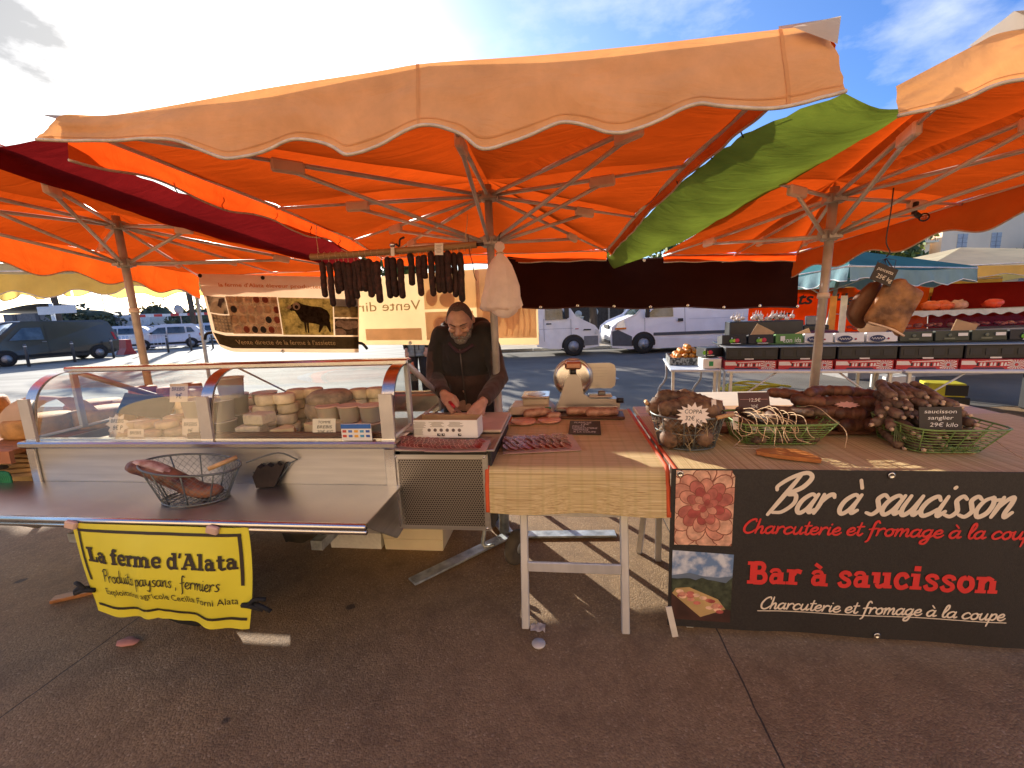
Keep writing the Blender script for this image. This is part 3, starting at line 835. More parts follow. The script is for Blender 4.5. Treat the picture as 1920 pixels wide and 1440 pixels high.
gutter('rain_gutter', 'long green cloth gutter tied between the middle and right umbrellas',
    [(1.27, -.10, 2.29), (1.05, .1, 2.265), (.985, .45, 2.27), (.925, 1.05, 2.26), (.87, 1.7, 2.22), (.70, 2.72, 2.11)],
    [(1.56, -.12, 2.25), (1.55, .3, 2.24), (1.52, .8, 2.22), (1.44, 1.5, 2.18), (1.26, 2.15, 2.10), (.80, 2.75, 1.97)], .07, GRN, (8, 13, 18, 22, 26))
gutter('rain_gutter', 'dark maroon cloth gutter tied between the left and middle umbrellas',
    [(-1.70, -.34, 2.30), (-1.80, .05, 2.27), (-1.74, .45, 2.235), (-1.655, .95, 2.21), (-1.64, 1.6, 2.17), (-1.72, 2.5, 2.08)],
    [(-2.30, -.40, 2.30), (-2.16, .1, 2.215), (-2.22, .6, 2.18), (-2.26, 1.15, 2.16), (-2.18, 1.9, 2.12), (-1.95, 2.6, 2.03)], .045, MAR, (10, 14, 19, 23, 27, 30))
# ------------------------------------------------------------------ refrigerated cheese case on a trailer
GLASS = glass('pane_glass', (.95, .96, .94), .015, boost=.16)
CASE_IN = mat('case_lining', (.30, .27, .24), .35, .6, .1, 4)
case = thing('display_case', 'stainless trailer case with curved glass front, full of cheeses', 'display case', (-1.63, .35, .4))
UL, UR = -2.70, -.585
b = MB()
b.box(((UL + UR) / 2, .39, .66), (UR - UL - .04, .78, .40), STEEL_SAT, bev=.006)
b.box(((UL + UR) / 2, .006, .69), (UR - UL - .04, .02, .464), STEEL_SAT, bev=.003)
for uu in (UL + .03, UR - .03): b.box((uu, .40, .69), (.02, .77, .464), STEEL_SAT)
b.box((UL + .035, -.012, .75), (.05, .014, .33), STEEL, bev=.003); b.box((UR - .03, -.012, .71), (.055, .014, .41), STEEL, bev=.003)
b.build('body', case)
b = MB(); b.box(((UL + UR) / 2, -.002, .938), (UR - UL + .03, .075, .034), STEEL, bev=.008)
b.box(((UL + UR) / 2, .02, .958), (UR - UL, .03, .008), STEEL); b.build('counter_rim', case)
b = MB(); b.box((-1.74, -.205, .716), (2.34, .40, .014), STEEL_SAT, bev=.003)
b.tube([(-2.91, -.405, .712), (-.57, -.405, .712)], .015, STEEL, 10)
b.tube([(-2.91, -.402, .688), (-.57, -.402, .688)], .011, STEEL, 10)
b.build('folding_shelf', case)
for uu in (UR - .02, UL + .02):
    b = MB(); b.prism([(-.38, .705), (-.01, .705), (-.01, .47), (-.06, .47)], (uu, 0, 0), (0, 1, 0), (0, 0, 1), (.012, 0, 0), STEEL_SAT)
    b.build('shelf_bracket', case)
PROF = [(0.0, .955), (.015, 1.06), (.03, 1.15), (.055, 1.215), (.10, 1.265), (.165, 1.298), (.26, 1.312)]
PF = smooth_path([V(0, w, z) for w, z in PROF], 22)
for uu in (UL + .035, -1.60, UR - .035):
    b = MB()
    b.slab([[V(uu + s, q.y - .004, q.z) for q in PF] for s in (-.032, .032)], (0, .012, -.004), STEEL, True)
    b.box((uu, .004, 1.07), (.066, .014, .23), mat('post_cover', (.60, .56, .50), .45, .5, .08))
    b.build('post', case)
for u0, u1 in ((UL + .07, -1.635), (-1.565, UR - .07)):
    b = MB(); b.grid([[V(lerp(u0, u1, i / 8), q.y + .004, q.z) for q in PF] for i in range(9)], GLASS)
    b.build('front_pane', case)
b = MB(); b.box(((UL + UR) / 2, .275, 1.312), (UR - UL, .075, .034), STEEL, bev=.012)
b.build('top_rail', case)
for uu in (UL + .02, UR - .02):
    b = MB()
    b.prism([(.02, .962), (.78, .962), (.78, 1.03), (.29, 1.30), (.16, 1.285), (.10, 1.25), (.05, 1.19), (.03, 1.1)], (uu, 0, 0), (0, 1, 0), (0, 0, 1), (.004, 0, 0), GLASS)
    e = b.build('end_pane', case)
    f = MB(); f.tube([(uu, .28, 1.30), (uu, .80, 1.035)], .017, ALU, 8); f.box((uu, .275, 1.13), (.022, .03, .34), ALU); f.tube([(uu, .03, .962), (uu, .80, .962)], .009, WHITEPL, 6); f.build('pane_frame', e)
b = MB(); b.add([(UL + .03, .30, 1.30), (UR - .03, .30, 1.30), (UR - .03, .79, 1.04), (UL + .03, .79, 1.04)], [(0, 1, 2, 3)], GLASS); b.build('lid_pane', case)
b = MB(); b.tube([(-1.62, .3, 1.295), (-1.62, .79, 1.03)], .006, ALU, 6); b.build('lid_strut', case)
b = MB(); b.box(((UL + UR) / 2, .87, .97), (UR - UL, .16, .12), STEEL_SAT, bev=.01); b.box(((UL + UR) / 2, .83, 1.036), (UR - UL, .05, .02), STEEL, bev=.004); b.build('back_counter', case)
b = MB(); b.box(((UL + UR) / 2, .40, .864), (UR - UL - .06, .74, .02), CASE_IN); b.build('case_floor', case)
wheel = MB(); wheel.lathe([(.0, -.07), (.10, -.07), (.24, -.085), (.275, -.05), (.28, 0), (.275, .05), (.24, .085), (.1, .07), (0, .07)], (-1.68, -.12, .282), RUBBER, 28, rotm(pi / 2))
wl_ = wheel.build('wheel', case)
b = MB(); b.lathe([(0, .09), (.13, .088), (.15, .075)], (-1.68, -.12, .282), WHITEPAINT, 20, rotm(pi / 2)); b.build('rim', wl_)
b = MB(); b.box((-1.63, .4, .44), (2.0, .06, .05), GALV, bev=.005); b.box((-1.0, .25, .44), (.06, .7, .05), GALV); b.box((-2.4, .25, .44), (.06, .7, .05), GALV); b.build('chassis', case)
b = MB(); b.box((-1.75, .86, .25), (1.75, .02, .44), mat('sun_block_dark', (.02, .018, .016), .8, var=.3)); b.build('sun_block_panel', case)  # added panel, keeps the low sun from shining through under the case
# perforated compressor box at the right end of the trailer
def perforated():
    m = bpy.data.materials.new('perforated_steel'); n, l = nodes_of(m); bs = n['Principled BSDF']
    tc = n.new('ShaderNodeTexCoord'); sp = n.new('ShaderNodeSeparateXYZ'); l.new(tc.outputs['Object'], sp.inputs[0])
    def ma(op, a, b=0.0):
        x = n.new('ShaderNodeMath'); x.operation = op
        for i, q in enumerate((a, b)):
            if isinstance(q, (int, float)): x.inputs[i].default_value = q
            else: l.new(q, x.inputs[i])
        return x.outputs[0]
    P = .0125
    def holes(ox, oz):
        fx = ma('SUBTRACT', ma('FRACT', ma('ADD', ma('DIVIDE', sp.outputs['X'], P), ox + 100)), .5)
        fz = ma('SUBTRACT', ma('FRACT', ma('ADD', ma('DIVIDE', sp.outputs['Z'], P * 1.732), oz + 100)), .5)
        fz = ma('MULTIPLY', fz, 1.732)
        return ma('SQRT', ma('ADD', ma('MULTIPLY', fx, fx), ma('MULTIPLY', fz, fz)))
    d = ma('MINIMUM', holes(0, 0), holes(.5, .5))
    k = ma('LESS_THAN', d, .33)
    tr = n.new('ShaderNodeBsdfTransparent'); mx = n.new('ShaderNodeMixShader')
    l.new(k, mx.inputs[0]); l.new(bs.outputs[0], mx.inputs[1]); l.new(tr.outputs[0], mx.inputs[2])
    l.new(mx.outputs[0], n['Material Output'].inputs['Surface'])
    bs.inputs['Base Color'].default_value = (.36, .32, .27, 1); bs.inputs['Metallic'].default_value = .9; bs.inputs['Roughness'].default_value = .4
    return m
b = MB(); b.box((-.345, .34, .70), (.46, .66, .40), mat('box_inside', (.035, .03, .028), .7, var=.3), bev=.004); b.box((-.345, .34, .905), (.50, .70, .012), STEEL_SAT, bev=.003)
cb = b.build('compressor_box', case)
b = MB(); x0, x1, z0, z1 = -.60, -.135, .495, .885
G = [(x0, z0), (x1, z0), (x1, z1), (x0, z1)]; i_ = .022
g2 = [(x0 + i_, z0 + i_), (x1 - i_, z0 + i_), (x1 - i_, z1 - i_), (x0 + i_, z1 - i_)]
PERF = perforated()
b.add([(x, -.012, z) for x, z in g2], [(0, 1, 2, 3)], PERF)
b.add([(x, -.012, z) for x, z in G + g2], [(0, 1, 5, 4), (1, 2, 6, 5), (2, 3, 7, 6), (3, 0, 4, 7)], STEEL_SAT)
b.box((x1 + .003, .1, .69), (.005, .224, .39), STEEL_SAT); b.box((x0 - .003, .1, .69), (.005, .224, .39), STEEL_SAT)
for x, z in ((x0 + .012, z1 - .012), (x1 - .012, z1 - .012), (x1 - .012, z0 + .012)): b.lathe([(.007, 0), (.006, .005), (0, .006)], (x, -.012, z), STEEL, 8, rotm(pi / 2))
b.build('perforated_panel', cb)

# ------------------------------------------------------------------ cheeses and what stands in the case
RIND_O = mat('orange_rind', (.47, .25, .08), .75, var=.3, scale=16, bump=.4, bscale=60)
RIND_G = mat('grey_rind', (.34, .255, .17), .85, var=.35, scale=22, bump=.6, bscale=70)
RIND_W = mat('bloomy_rind', (.76, .64, .44), .8, var=.2, scale=24, bump=.4, own=.18)
PASTE = mat('cheese_paste', (.74, .60, .33), .55, var=.06, scale=18, sub=.15)
BLUE_CH = mat('blue_cheese', (.70, .62, .46), .7, var=.25, scale=45, col2=(.66, .58, .42), thr=(.3, .5))
TUB = mat('tub_plastic', (.78, .73, .64), .35, var=.03, sub=.15)
def wheel_prof(r, h, k=.22): return [(0, 0), (r * .9, 0), (r * .97, h * k * .5), (r, h * .5), (r * .97, h * (1 - k * .5)), (r * .9, h), (0, h)]
def cheese(r, h, at, m, label, name='cheese_round', group=None, cat='cheese', seed=0, tilt=None):
    b = MB(); b.lathe(wheel_prof(r, h), at, m, 24, wob=.03, seed=seed, R=tilt)
    return b.build(name, label=label, cat=cat, at=at, group=group)
def tub(at, r=.072, h=.12, label='', lid=None, lipc=None, group=None):
    T = thing('cheese_tub', label, 'tub', at, group)
    b = MB(); b.lathe([(0, 0), (r * .84, 0), (r * .98, h * .96), (r * 1.04, h * .96), (r * 1.04, h), (r * .97, h), (r * .9, h * .86), (0, h * .86)], at, TUB, 22); b.build('cup', T)
    if lid:
        b = MB(); b.lathe([(r * 1.06, h * .93), (r * 1.07, h * 1.0), (r * 1.0, h * 1.04), (r * .92, h * 1.02), (0, h * 1.02)], at, lid, 22); b.build('lid', T)
    return T
CF = .875
def card(name, label, outline, at, w, h, lines, m=PAPER, ink=INK, tilt=.2, rz=0.0, cat='price card', shear=.15, thick=.002, group=None):
    """a small card leaning back; lines = (words, x0, x1, y) in card fractions"""
    T = thing(name, label, cat, at, group)
    R = rotm(-tilt, 0, rz)
    O_ = V(*at)
    mp = lambda x, y, z: O_ + R @ V((x - .5) * w, -z, y * h)
    b = MB(); pts = outline or [(0, 0), (1, 0), (1, 1), (0, 1)]
    b.prism(pts, mp(0, 0, 0), R @ V(w, 0, 0), R @ V(0, 0, h), R @ V(0, thick, 0), m)
    b.build('card', T)
    if lines:
        b = MB()
        for ln in lines:
            words, xa, xb, y = ln[:4]; hh = ln[4] if len(ln) > 4 else .42
            text(b, words, lambda x, y_, z: O_ + R @ V(x - w / 2, -z, y_), ink, xa * w, xb * w, y * h, h * hh, .0012, shear)
        b.build('writing', T)
    return T
def star(n=14, r0=.36, r1=.52, seed=1):
    rnd = random.Random(seed)
    return [(.5 + (r1 if i % 2 else r0) * rnd.uniform(.9, 1.08) * cos(2 * pi * i / (2 * n)), .5 + (r1 if i % 2 else r0) * rnd.uniform(.9, 1.05) * sin(2 * pi * i / (2 * n))) for i in range(2 * n)]
gT = 'plain white tubs stacked by the middle post of the case'
t0 = tub((-1.925, .30, CF), label='plain white cheese tub in the stack beside the middle post of the case', group=gT)
for q in ((-1.925, .30, CF + .122), (-1.74, .27, CF), (-1.74, .27, CF + .122), (-1.70, .32, CF + .244), (-1.79, .45, CF), (-1.79, .45, CF + .122), (-1.63, .50, CF), (-1.63, .50, CF + .122)):
    clone(t0, V(*q) - V(-1.925, .30, CF))
gL = 'lidded tubs at the right end of the cheese case'
LIDM = mat('tub_lid', (.66, .42, .30), .5, var=.05)
t1 = tub((-1.105, .31, CF + .098), r=.062, h=.092, label='lidded cheese tub on the upper tier, nearest the cut tomme', lid=LIDM, group=gL)
for i, (uu, zz, lab) in enumerate(((-.975, .098, 'lidded cheese tub on the upper tier, middle of three'), (-.85, .098, 'lidded cheese tub on the upper tier, nearest the right glass post'), (-1.105, 0, 'lidded cheese tub on the lower tier, under the one nearest the tomme'), (-.975, 0, 'lidded cheese tub on the lower tier, middle of three'), (-.85, 0, 'lidded cheese tub on the lower tier, nearest the right glass post'))):
    clone(t1, V(uu, .31, CF + zz) - V(-1.105, .31, CF + .098), label=lab)
gS = 'small round sheep cheeses heaped in the left half of the case'
SMALL = mat('small_cheese_rind', (.74, .57, .34), .75, var=.2, scale=20, bump=.4, own=.2)
c0 = cheese(.062, .036, (-2.24, .16, CF), SMALL, 'small round sheep cheese heaped in the left half of the case', 'small_cheese', gS)
rr = random.Random(3)
for q in ((-2.10, .20, 0), (-2.0, .3, 0), (-2.22, .33, 0), (-2.10, .36, 0), (-2.2, .48, 0), (-2.05, .5, 0), (-2.17, .2, .038), (-2.04, .26, .038), (-2.16, .37, .038), (-2.1, .45, .038), (-2.12, .28, .078), (-2.03, .4, .078), (-2.33, .42, 0), (-2.36, .28, 0), (-2.45, .2, 0), (-2.47, .34, 0), (-2.42, .5, 0), (-2.3, .2, .038), (-2.38, .24, .038), (-2.27, .36, .038), (-2.4, .42, .038), (-2.3, .52, .038), (-2.33, .3, .077), (-2.2, .42, .077), (-2.25, .28, .077), (-2.0, .18, 0), (-2.06, .12, 0)):
    clone(c0, V(q[0] + rr.uniform(-.01, .01), q[1], CF + q[2]) - V(-2.24, .16, CF), rz=rr.uniform(0, 6))
gB = 'blocks of blue-veined cheese behind the front glass'
def block(at, d, m, label, name, cat='cheese', rz=0, group=None, bev=.008):
    b = MB(); b.box(V(*at) + V(0, 0, d[2] / 2), d, m, rotm(0, 0, rz), bev); return b.build(name, label=label, cat=cat, at=at, group=group)
k0 = block((-1.50, .16, CF), (.13, .11, .058), BLUE_CH, 'crumbly blue-veined block in the pile right of the middle post', 'blue_cheese_block', group=gB)
for q, a in (((-1.48, .17, .060), .2), ((-1.44, .19, .121), -.15), ((-1.36, .26, 0), .3)): clone(k0, V(q[0], q[1], CF + q[2]) - V(-1.50, .16, CF), rz=a)
b = MB()
for z0, r in ((CF, .155), (CF + .095, .15)): b.lathe(wheel_prof(r, .092, .35), (-1.17, .46, z0), RIND_G, 28, wob=.02, seed=z0)
b.lathe([(.135, 0), (.13, .035), (.10, .06), (0, .068)], (-1.17, .46, CF + .188), RIND_G, 26, wob=.05)
b.build('tomme_stack', label='tall grey-brown tomme cheese pile in the middle of the right half', cat='cheese')
def wedge(at, r, h, a0, a1, label, name='cheese_wedge'):
    T = thing(name, label, 'cheese', at)
    O_ = V(*at); n = 10
    b = MB(); vs = [O_, O_ + V(0, 0, h)]
    for i in range(n + 1):
        a = lerp(a0, a1, i / n); vs += [O_ + V(r * cos(a), r * sin(a), 0), O_ + V(r * cos(a), r * sin(a), h)]
    fs = [(0, 2, 3, 1), (0, 1, 2 * n + 3, 2 * n + 2)] + [(1, 3 + 2 * i, 5 + 2 * i) for i in range(n)] + [(0, 4 + 2 * i, 2 + 2 * i) for i in range(n)]
    b.add(vs, fs, PASTE); b.build('paste', T)
    b = MB(); vs = []
    for i in range(n + 1):
        a = lerp(a0, a1, i / n)
        for rr_, zz in ((r + .001, -.001), (r + .006, h * .5), (r + .001, h + .001)): vs.append(O_ + V(rr_ * cos(a), rr_ * sin(a), zz))
    b.add(vs, [(3 * i + j, 3 * i + 3 + j, 3 * i + 4 + j, 3 * i + 1 + j) for i in range(n) for j in (0, 1)], RIND_O, True); b.build('rind', T)
    return T
for q in ((-1.50, .42, 0), (-1.42, .60, 0), (-1.0, .62, 0), (-1.50, .42, .125), (-1.42, .6, .125), (-2.28, .66, 0), (-2.05, .66, 0), (-2.28, .66, .12), (-1.88, .62, 0), (-1.0, .6, .12)):
  for dx, dy, dz in ((-.055, -.04, 0), (.06, .02, 0), (-.04, -.03, .061), (.055, .0, .061)):
    cheese(.062, .058, (q[0] + dx, q[1] + dy, CF + q[2]+ dz), RIND_W, 'pale thick cheese stacked along the back of the case', 'cheese_round', 'pale thick cheeses along the back of the case', seed=q[0])
wedge((-1.30, .09, CF), .15, .05, .5, 1.6, 'pale yellow cheese wedge at the foot of the tomme pile')
wedge((-1.33, .11, CF + .052), .12, .05, .3, 1.5, 'pale yellow cheese wedge lying on top of another wedge')
wedge((-1.04, .12, CF), .19, .11, 1.3, 2.6, 'thick half tomme with cut face, behind the tomme price card')
wedge((-.93, .10, CF), .16, .05, .9, 2.2, 'low cheese wedge beside the tomme price card')
b = MB(); b.box((-1.0, .11, CF - .002), (.5, .16, .012), WOOD, bev=.004); b.build('serving_board', label='narrow brown board under the tomme wedges inside the glass', cat='board')
b = MB(); b.box((-1.2, .05, .972), (1.1, .03, .018), WOOD_D); b.build('wooden_strip', label='dark wooden strip along the inside foot of the front glass', cat='strip')
card('price_card', 'square buff BREBIS 9€ card standing on the white tubs', None, (-1.955, .22, 1.115), .115, .105, [('BREBIS', .12, .85, .62, .3), ('9€', .35, .7, .2, .4)])
card('price_card', 'star-shaped buff BREBIS card among the small cheeses at the left', star(9, .38, .55, 4), (-2.23, .085, .962), .135, .115, [('BREBIS', .2, .8, .58, .26), ('8€ P', .3, .75, .24, .3)])
card('price_card', 'small buff BREBIS card lying low against the left glass', None, (-2.09, .06, .95), .10, .05, [('BREBIS', .15, .85, .4, .5)])
card('price_card', 'half hidden buff BREBIS card left of the middle post', None, (-1.78, .085, .958), .10, .09, [('BREBIS', .1, .9, .55, .32), ('9€', .35, .65, .15, .34)])
card('price_card', 'pale TOMME BREBIS 30€ KG card in front of the cut tomme', None, (-.985, .048, .966), .125, .085, [('TOMME', .25, .8, .72, .22), ('BREBIS', .2, .85, .42, .26), ('30€ KG', .2, .9, .1, .3)], m=mat('card_cream', (.80, .74, .58), .7, var=.03))
T = thing('payment_sign', 'small white sign with blue top and rows of payment icons on the counter edge', 'sign', (-.775, -.018, .958))
b = MB(); b.box((-.775, -.015, 1.0), (.155, .003, .085), CARD_W); b.build('card', T)
b = MB(); b.box((-.775, -.018, 1.03), (.153, .003, .022), mat('sign_blue', (.03, .13, .42), .5)); b.build('blue_band', T)
b = MB(); cols = [(.6, .08, .05), (.1, .2, .5), (.8, .4, .05), (.1, .35, .55), (.05, .12, .4)]
for i in range(10): b.box((-.836 + (i % 5) * .030, -.0175, 1.005 - (i // 5) * .024), (.019, .002, .012), mat('icon_%d' % (i % 5), cols[i % 5], .6))
b.build('icons', T)

# ------------------------------------------------------------------ cheese table beyond the left end of the case
T = thing('trestle_table', 'trestle table with brown board top left of the cheese case', 'table', (-3.5, .5, 0))
b = MB(); b.box((-3.52, .55, .893), (1.5, 1.15, .03), WOOD, bev=.006); b.box((-3.52, -.03, .87), (1.5, .02, .07), mat('mat_edge', (.42, .16, .07), .7)); b.build('top', T)
for q in ((-3.35, .02), (-4.2, .02), (-3.35, 1.08), (-4.2, 1.08)):
    b = MB(); b.box((q[0], q[1], .437), (.035, .035, .874), ALU_DULL); b.build('leg', T)
gW = 'cheese wheels on the table left of the case'
BW = .909
w0 = cheese(.165, .115, (-3.03, .30, BW), RIND_O, 'large ochre cheese wheel right behind the left glass post', group=gW)
for q, lab, z in (((-3.50, .30), 'ochre cheese wheel at the left picture edge, bottom of two', 0), ((-3.51, .30), 'ochre cheese wheel at the left picture edge, on top of another', .117), ((-2.83, .52), 'ochre cheese wheel seen through the end glass of the case', 0), ((-3.18, .75), 'ochre cheese wheel at the back of the left table', 0), ((-2.92, .86), 'brown cheese wheel behind the black slate', .0)):
    clone(w0, V(q[0], q[1], BW + z) - V(-3.03, .30, BW), label=lab, rz=z * 9 + q[0])
for q, lab in (((-2.86, .84, BW + .117), 'small reddish cheese at the left on the stacked wheels'), ((-2.70, .90, BW + .10), 'small reddish cheese in the middle on the stacked wheels'), ((-2.56, .92, BW + .12), 'taller reddish cheese right on the stacked wheels')):
    cheese(.085, .085, q, mat('red_rind', (.45, .20, .10), .75, var=.25, scale=18, bump=.4), lab, 'small_cheese')
cheese(.16, .11, (-2.62, .94, BW), RIND_O, 'ochre cheese wheel carrying the reddish cheeses', group=gW)
PB = mat('kraft_paper', (.55, .40, .28), .8, var=.1, bump=.1)
G = smooth_path([(-3.12, .16, .92), (-3.11, .155, 1.03), (-3.06, .2, 1.12), (-3.0, .28, 1.155), (-2.96, .36, 1.12), (-2.94, .42, 1.03)], 18)
b = MB(); b.grid([[q + V(s * .16, s * .04, -.02 * s) for q in G] for s in (0, .33, .66, 1)], PB); b.build('kraft_paper', label='sheet of kraft paper arched over the nearest cheese wheel', cat='paper')
b = MB(); b.box((-2.50, .52, 1.03), (.34, .012, .14), mat('slate', (.035, .033, .032), .75, var=.2), rotm(-.5, .16, .1), .003); b.build('slate_board', label='dark slate board leaning among the cheeses behind the end glass', cat='slate')
b = MB(); b.blob((-3.3, .35, .62), (.30, .25, .2), mat('beige_sack', (.55, .40, .20), .9, var=.15, bump=.3), .2, 2, 3); b.build('beige_sack', label='beige cloth sack stuffed under the left cheese table', cat='sack')
b = MB(); b.tube(smooth_path([(-3.35, .1, .55), (-3.2, .02, .70), (-3.05, -.02, .78), (-2.9, 0, .80)], 12), .035, mat('grey_strap', (.08, .075, .07), .8, var=.2), 8, flat=.4); b.build('bag_strap', label='grey webbing strap of a bag under the left table', cat='strap')
b = MB()
for i in range(9): b.tube(smooth_path([(-2.97 + .02 * sin(i), .0, .80 - i * .004), (-2.93 + .014 * i, -.03, .77), (-2.88 + .006 * i, -.03, .70 - .012 * i)], 8), .007, mat('green_net', (.02, .20, .08), .8, var=.3), 5)
b.build('green_netting', label='tuft of bright green netting hanging left of the steel case', cat='netting')
b = MB()
for i in range(5): b.box((-2.86, .06 + .02 * i, .735 + .022 * i), (.26, .03, .018), WOOD_P, rotm(0, .03 * i - .05, .1))
b.build('slat_bundle', label='bundle of thin wooden slats against the left end of the case', cat='slats')

# ------------------------------------------------------------------ yellow banner under the shelf
YEL = mat('yellow_vinyl', (.74, .66, .05), .5, var=.05, scale=4, bump=.15, bscale=6)
BAN_INK = mat('banner_black', (.035, .026, .018), .6, var=.08)
ym = lambda x, y, z: yb(x / .85, y / .435, z)
T = thing('yellow_banner', 'yellow La ferme d’Alata banner hanging below the steel shelf', 'banner', (-1.52, -.42, .45))
def yb(x, y, z=0.0):
    """x 0..1 along, y 0..1 up: narrows and billows a little towards the foot"""
    t = 1 - y
    xl = lerp(-1.935, -1.885, min(1, t * 1.1) ** 1.5); xr = lerp(-1.085, -1.155, t ** 2)
    bl = lerp(.262, .218, x) if t > 0 else 0
    zb = lerp(.282, .222, x) - .018 * sin(x * 9.0) * (1 if x < .45 else .3)
    zt = lerp(.708, .704, x)
    bulge = .05 * sin(pi * min(1, t * 1.05)) * sin(pi * x) + .012 * sin(x * 17 + 1) * t + .008 * sin(x * 31 + t * 3) * t
    edge = .010 * max(0, (abs(x - .5) - .38) / .12) ** 2
    return V(lerp(xl, xr, x), -.425 - bulge * .8 + edge - z, lerp(zt, zb, t))
b = MB(); b.slab([[yb(i / 40, j / 16) for i in range(41)] for j in range(17)], (0, .002, 0), YEL); b.build('cloth', T)
b = MB()
for pts in ([(.05, .03), (.05, .06)],): pass
def band(b, mp, x0, y0, x1, y1, w, m, n=30, z=.003):
    P = [(lerp(x0, x1, i / n), lerp(y0, y1, i / n)) for i in range(n + 1)]
    dx, dy = (0, w / 2) if abs(x1 - x0) > abs(y1 - y0) else (w / 2, 0)
    b.grid([[mp(x - dx, y - dy, z) for x, y in P], [mp(x + dx, y + dy, z) for x, y in P]], m, False)
band(b, yb, .04, .935, .965, .935, .028, BAN_INK); band(b, yb, .03, .11, .985, .11, .03, BAN_INK, z=.0032)
band(b, yb, .05, .40, .05, .92, .014, BAN_INK, z=.0034); band(b, yb, .955, .45, .955, .93, .018, BAN_INK, z=.0034)
b.build('border', T)
b = MB(); slabtext(b, "La ferme d'Alata", ym, BAN_INK, .068, .80, .268, .046, .004); b.build('lettering', T)
b = MB(); script(b, 'Produits paysans , fermiers', ym, BAN_INK, .125, .72, .182, .030, .0048, .10, .004); b.build('lettering', T)
b = MB(); text(b, 'Exploitation agricole Cecilia Forni Alata', lambda x, y, z: yb(x, y, z), BAN_INK, .13, .93, .265, .10, .004, fy=lambda x: .035 * (.4 - x) if x < .4 else 0); b.build('lettering', T)
b = MB()
for x in (.02, .83): b.box(yb(x, 1.0) + V(0, -.012, -.004), (.05, .022, .035), mat('peg_pink', (.62, .42, .33), .6), rotm(0, .3, .1), .006)
b.build('clip', T)
for sx, q in ((-1, yb(0, .27)), (1, yb(1, .27))):
    b = MB()
    b.tube(smooth_path([q + V(.035 * -sx, -.01, -.005), q + V(sx * .01, -.02, 0), q + V(sx * .06, -.01, -.02)], 7), .011, TIE, 6)
    b.tube(smooth_path([q + V(sx * .0, -.02, 0), q + V(sx * .03, -.02, .03), q + V(sx * .07, .0, .02)], 7), .009, TIE, 6)
    b.tube(smooth_path([q, q + V(sx * .05, -.015, .0), q + V(sx * .085, .0, -.035)], 7), .009, TIE, 6)
    b.build('strap', T)
# crates under the trailer
def crate(name, label, at, d, m, extra=None, ribs=0):
    T = thing(name, label, 'crate', at); o = V(*at)
    b = MB(); t = .018; x, y, z = d; tp = 1.1
    B = [(-x / 2, -y / 2), (x / 2, -y / 2), (x / 2, y / 2), (-x / 2, y / 2)]
    for i in range(4):
        p, q = B[i], B[(i + 1) % 4]
        L = [o + V(p[0], p[1], 0), o + V(q[0], q[1], 0), o + V(q[0] * tp, q[1] * tp, z), o + V(p[0] * tp, p[1] * tp, z)]
        k = 1 - 2 * t / min(x, y)
        I = [o + V(p[0] * k, p[1] * k, .01), o + V(q[0] * k, q[1] * k, .01), o + V(q[0] * tp * k, q[1] * tp * k, z), o + V(p[0] * tp * k, p[1] * tp * k, z)]
        b.add(L, [(0, 1, 2, 3)], m); b.add(I, [(3, 2, 1, 0)], m); b.add([L[3], L[2], I[2], I[3]], [(0, 1, 2, 3)], m)
    b.add([o + V(px, py, .008) for px, py in B], [(0, 1, 2, 3)], m)
    for i in range(ribs):
        zz = z * (i + 1) / (ribs + 1); k = lerp(1, tp, zz / z)
        b.box(o + V(0, -y / 2 * k, zz), (x * k * .96, .010, .012), m, bev=.004)
    b.build('shell', T)
    if extra: extra(T, o)
    return T
FOAM = mat('polystyrene', (.74, .70, .62), .8, var=.06, scale=50, bump=.2, bscale=200)
def lab(T, o):
    b = MB(); b.box(o + V(-.02, -.212, .17), (.10, .003, .085), mat('old_label', (.5, .47, .42), .7, var=.15)); l_ = b.build('label', T)
    b = MB()
    for i in range(7): b.box(o + V(-.02 + .01 * (i % 3), -.2145, .20 - i * .009), (.075 - .012 * (i % 3), .002, .003), INK)
    b.build('print', l_)
crate('foam_crate', 'white polystyrene crate with a paper label under the case', (-1.19, .80, 0), (.36, .38, .30), FOAM, lab)
MILK = mat('milky_plastic', (.72, .62, .44), .45, var=.08, scale=4, sub=.2)
crate('plastic_crate', 'yellowish translucent plastic crate under the perforated panel', (-.78, .80, 0), (.40, .38, .31), MILK, None, 3)
b = MB(); b.box((-.70, .62, .335), (.30, .2, .06), mat('black_bag', (.012, .011, .012), .4, var=.3, bump=.4, bscale=12), bev=.025); b.build('black_bag', label='black bag lying on top of the yellowish crate', cat='bag')
b = MB(); b.blob((-1.42, .55, .30), (.26, .25, .16), mat('tarpaulin', (.10, .085, .06), .7, var=.3, bump=.4, bscale=8), .35, 3, 5); b.blob((-1.35, .35, .34), (.16, .12, .12), MATS['tarpaulin'], .3, 3, 9); b.build('tarpaulin', label='crumpled dark green tarpaulin bundled under the case', cat='tarpaulin')
b = MB(); b.box((-2.35, .62, .32), (.30, .24, .16), mat('blue_plastic', (.02, .16, .36), .45), bev=.01, taper=1.1); b.build('blue_crate', label='blue plastic crate under the left end of the case', cat='crate')
T = thing('umbrella_stand', 'galvanised crosswise foot plates standing by the small jockey wheel', 'umbrella base', (-.20, .86, 0))
for a, L in ((radians(228), .74), (radians(4), .72), (radians(120), .6)):
    b = MB(); R = rotm(0, 0, a); b.box(V(-.16, .82, .012) + R @ V(L / 2 + .02, 0, 0), (L, .085, .014), GALV, R, .005)
    b.build('foot_plate', T)
b = MB(); b.cyl((-.20, .86, .0), (-.195, .865, .42), .036, GALV, 12); b.build('socket', T)
T = thing('jockey_wheel', 'dirty jockey wheel with rusty drawbar under the mat table edge', 'jockey wheel', (-.06, .55, 0))
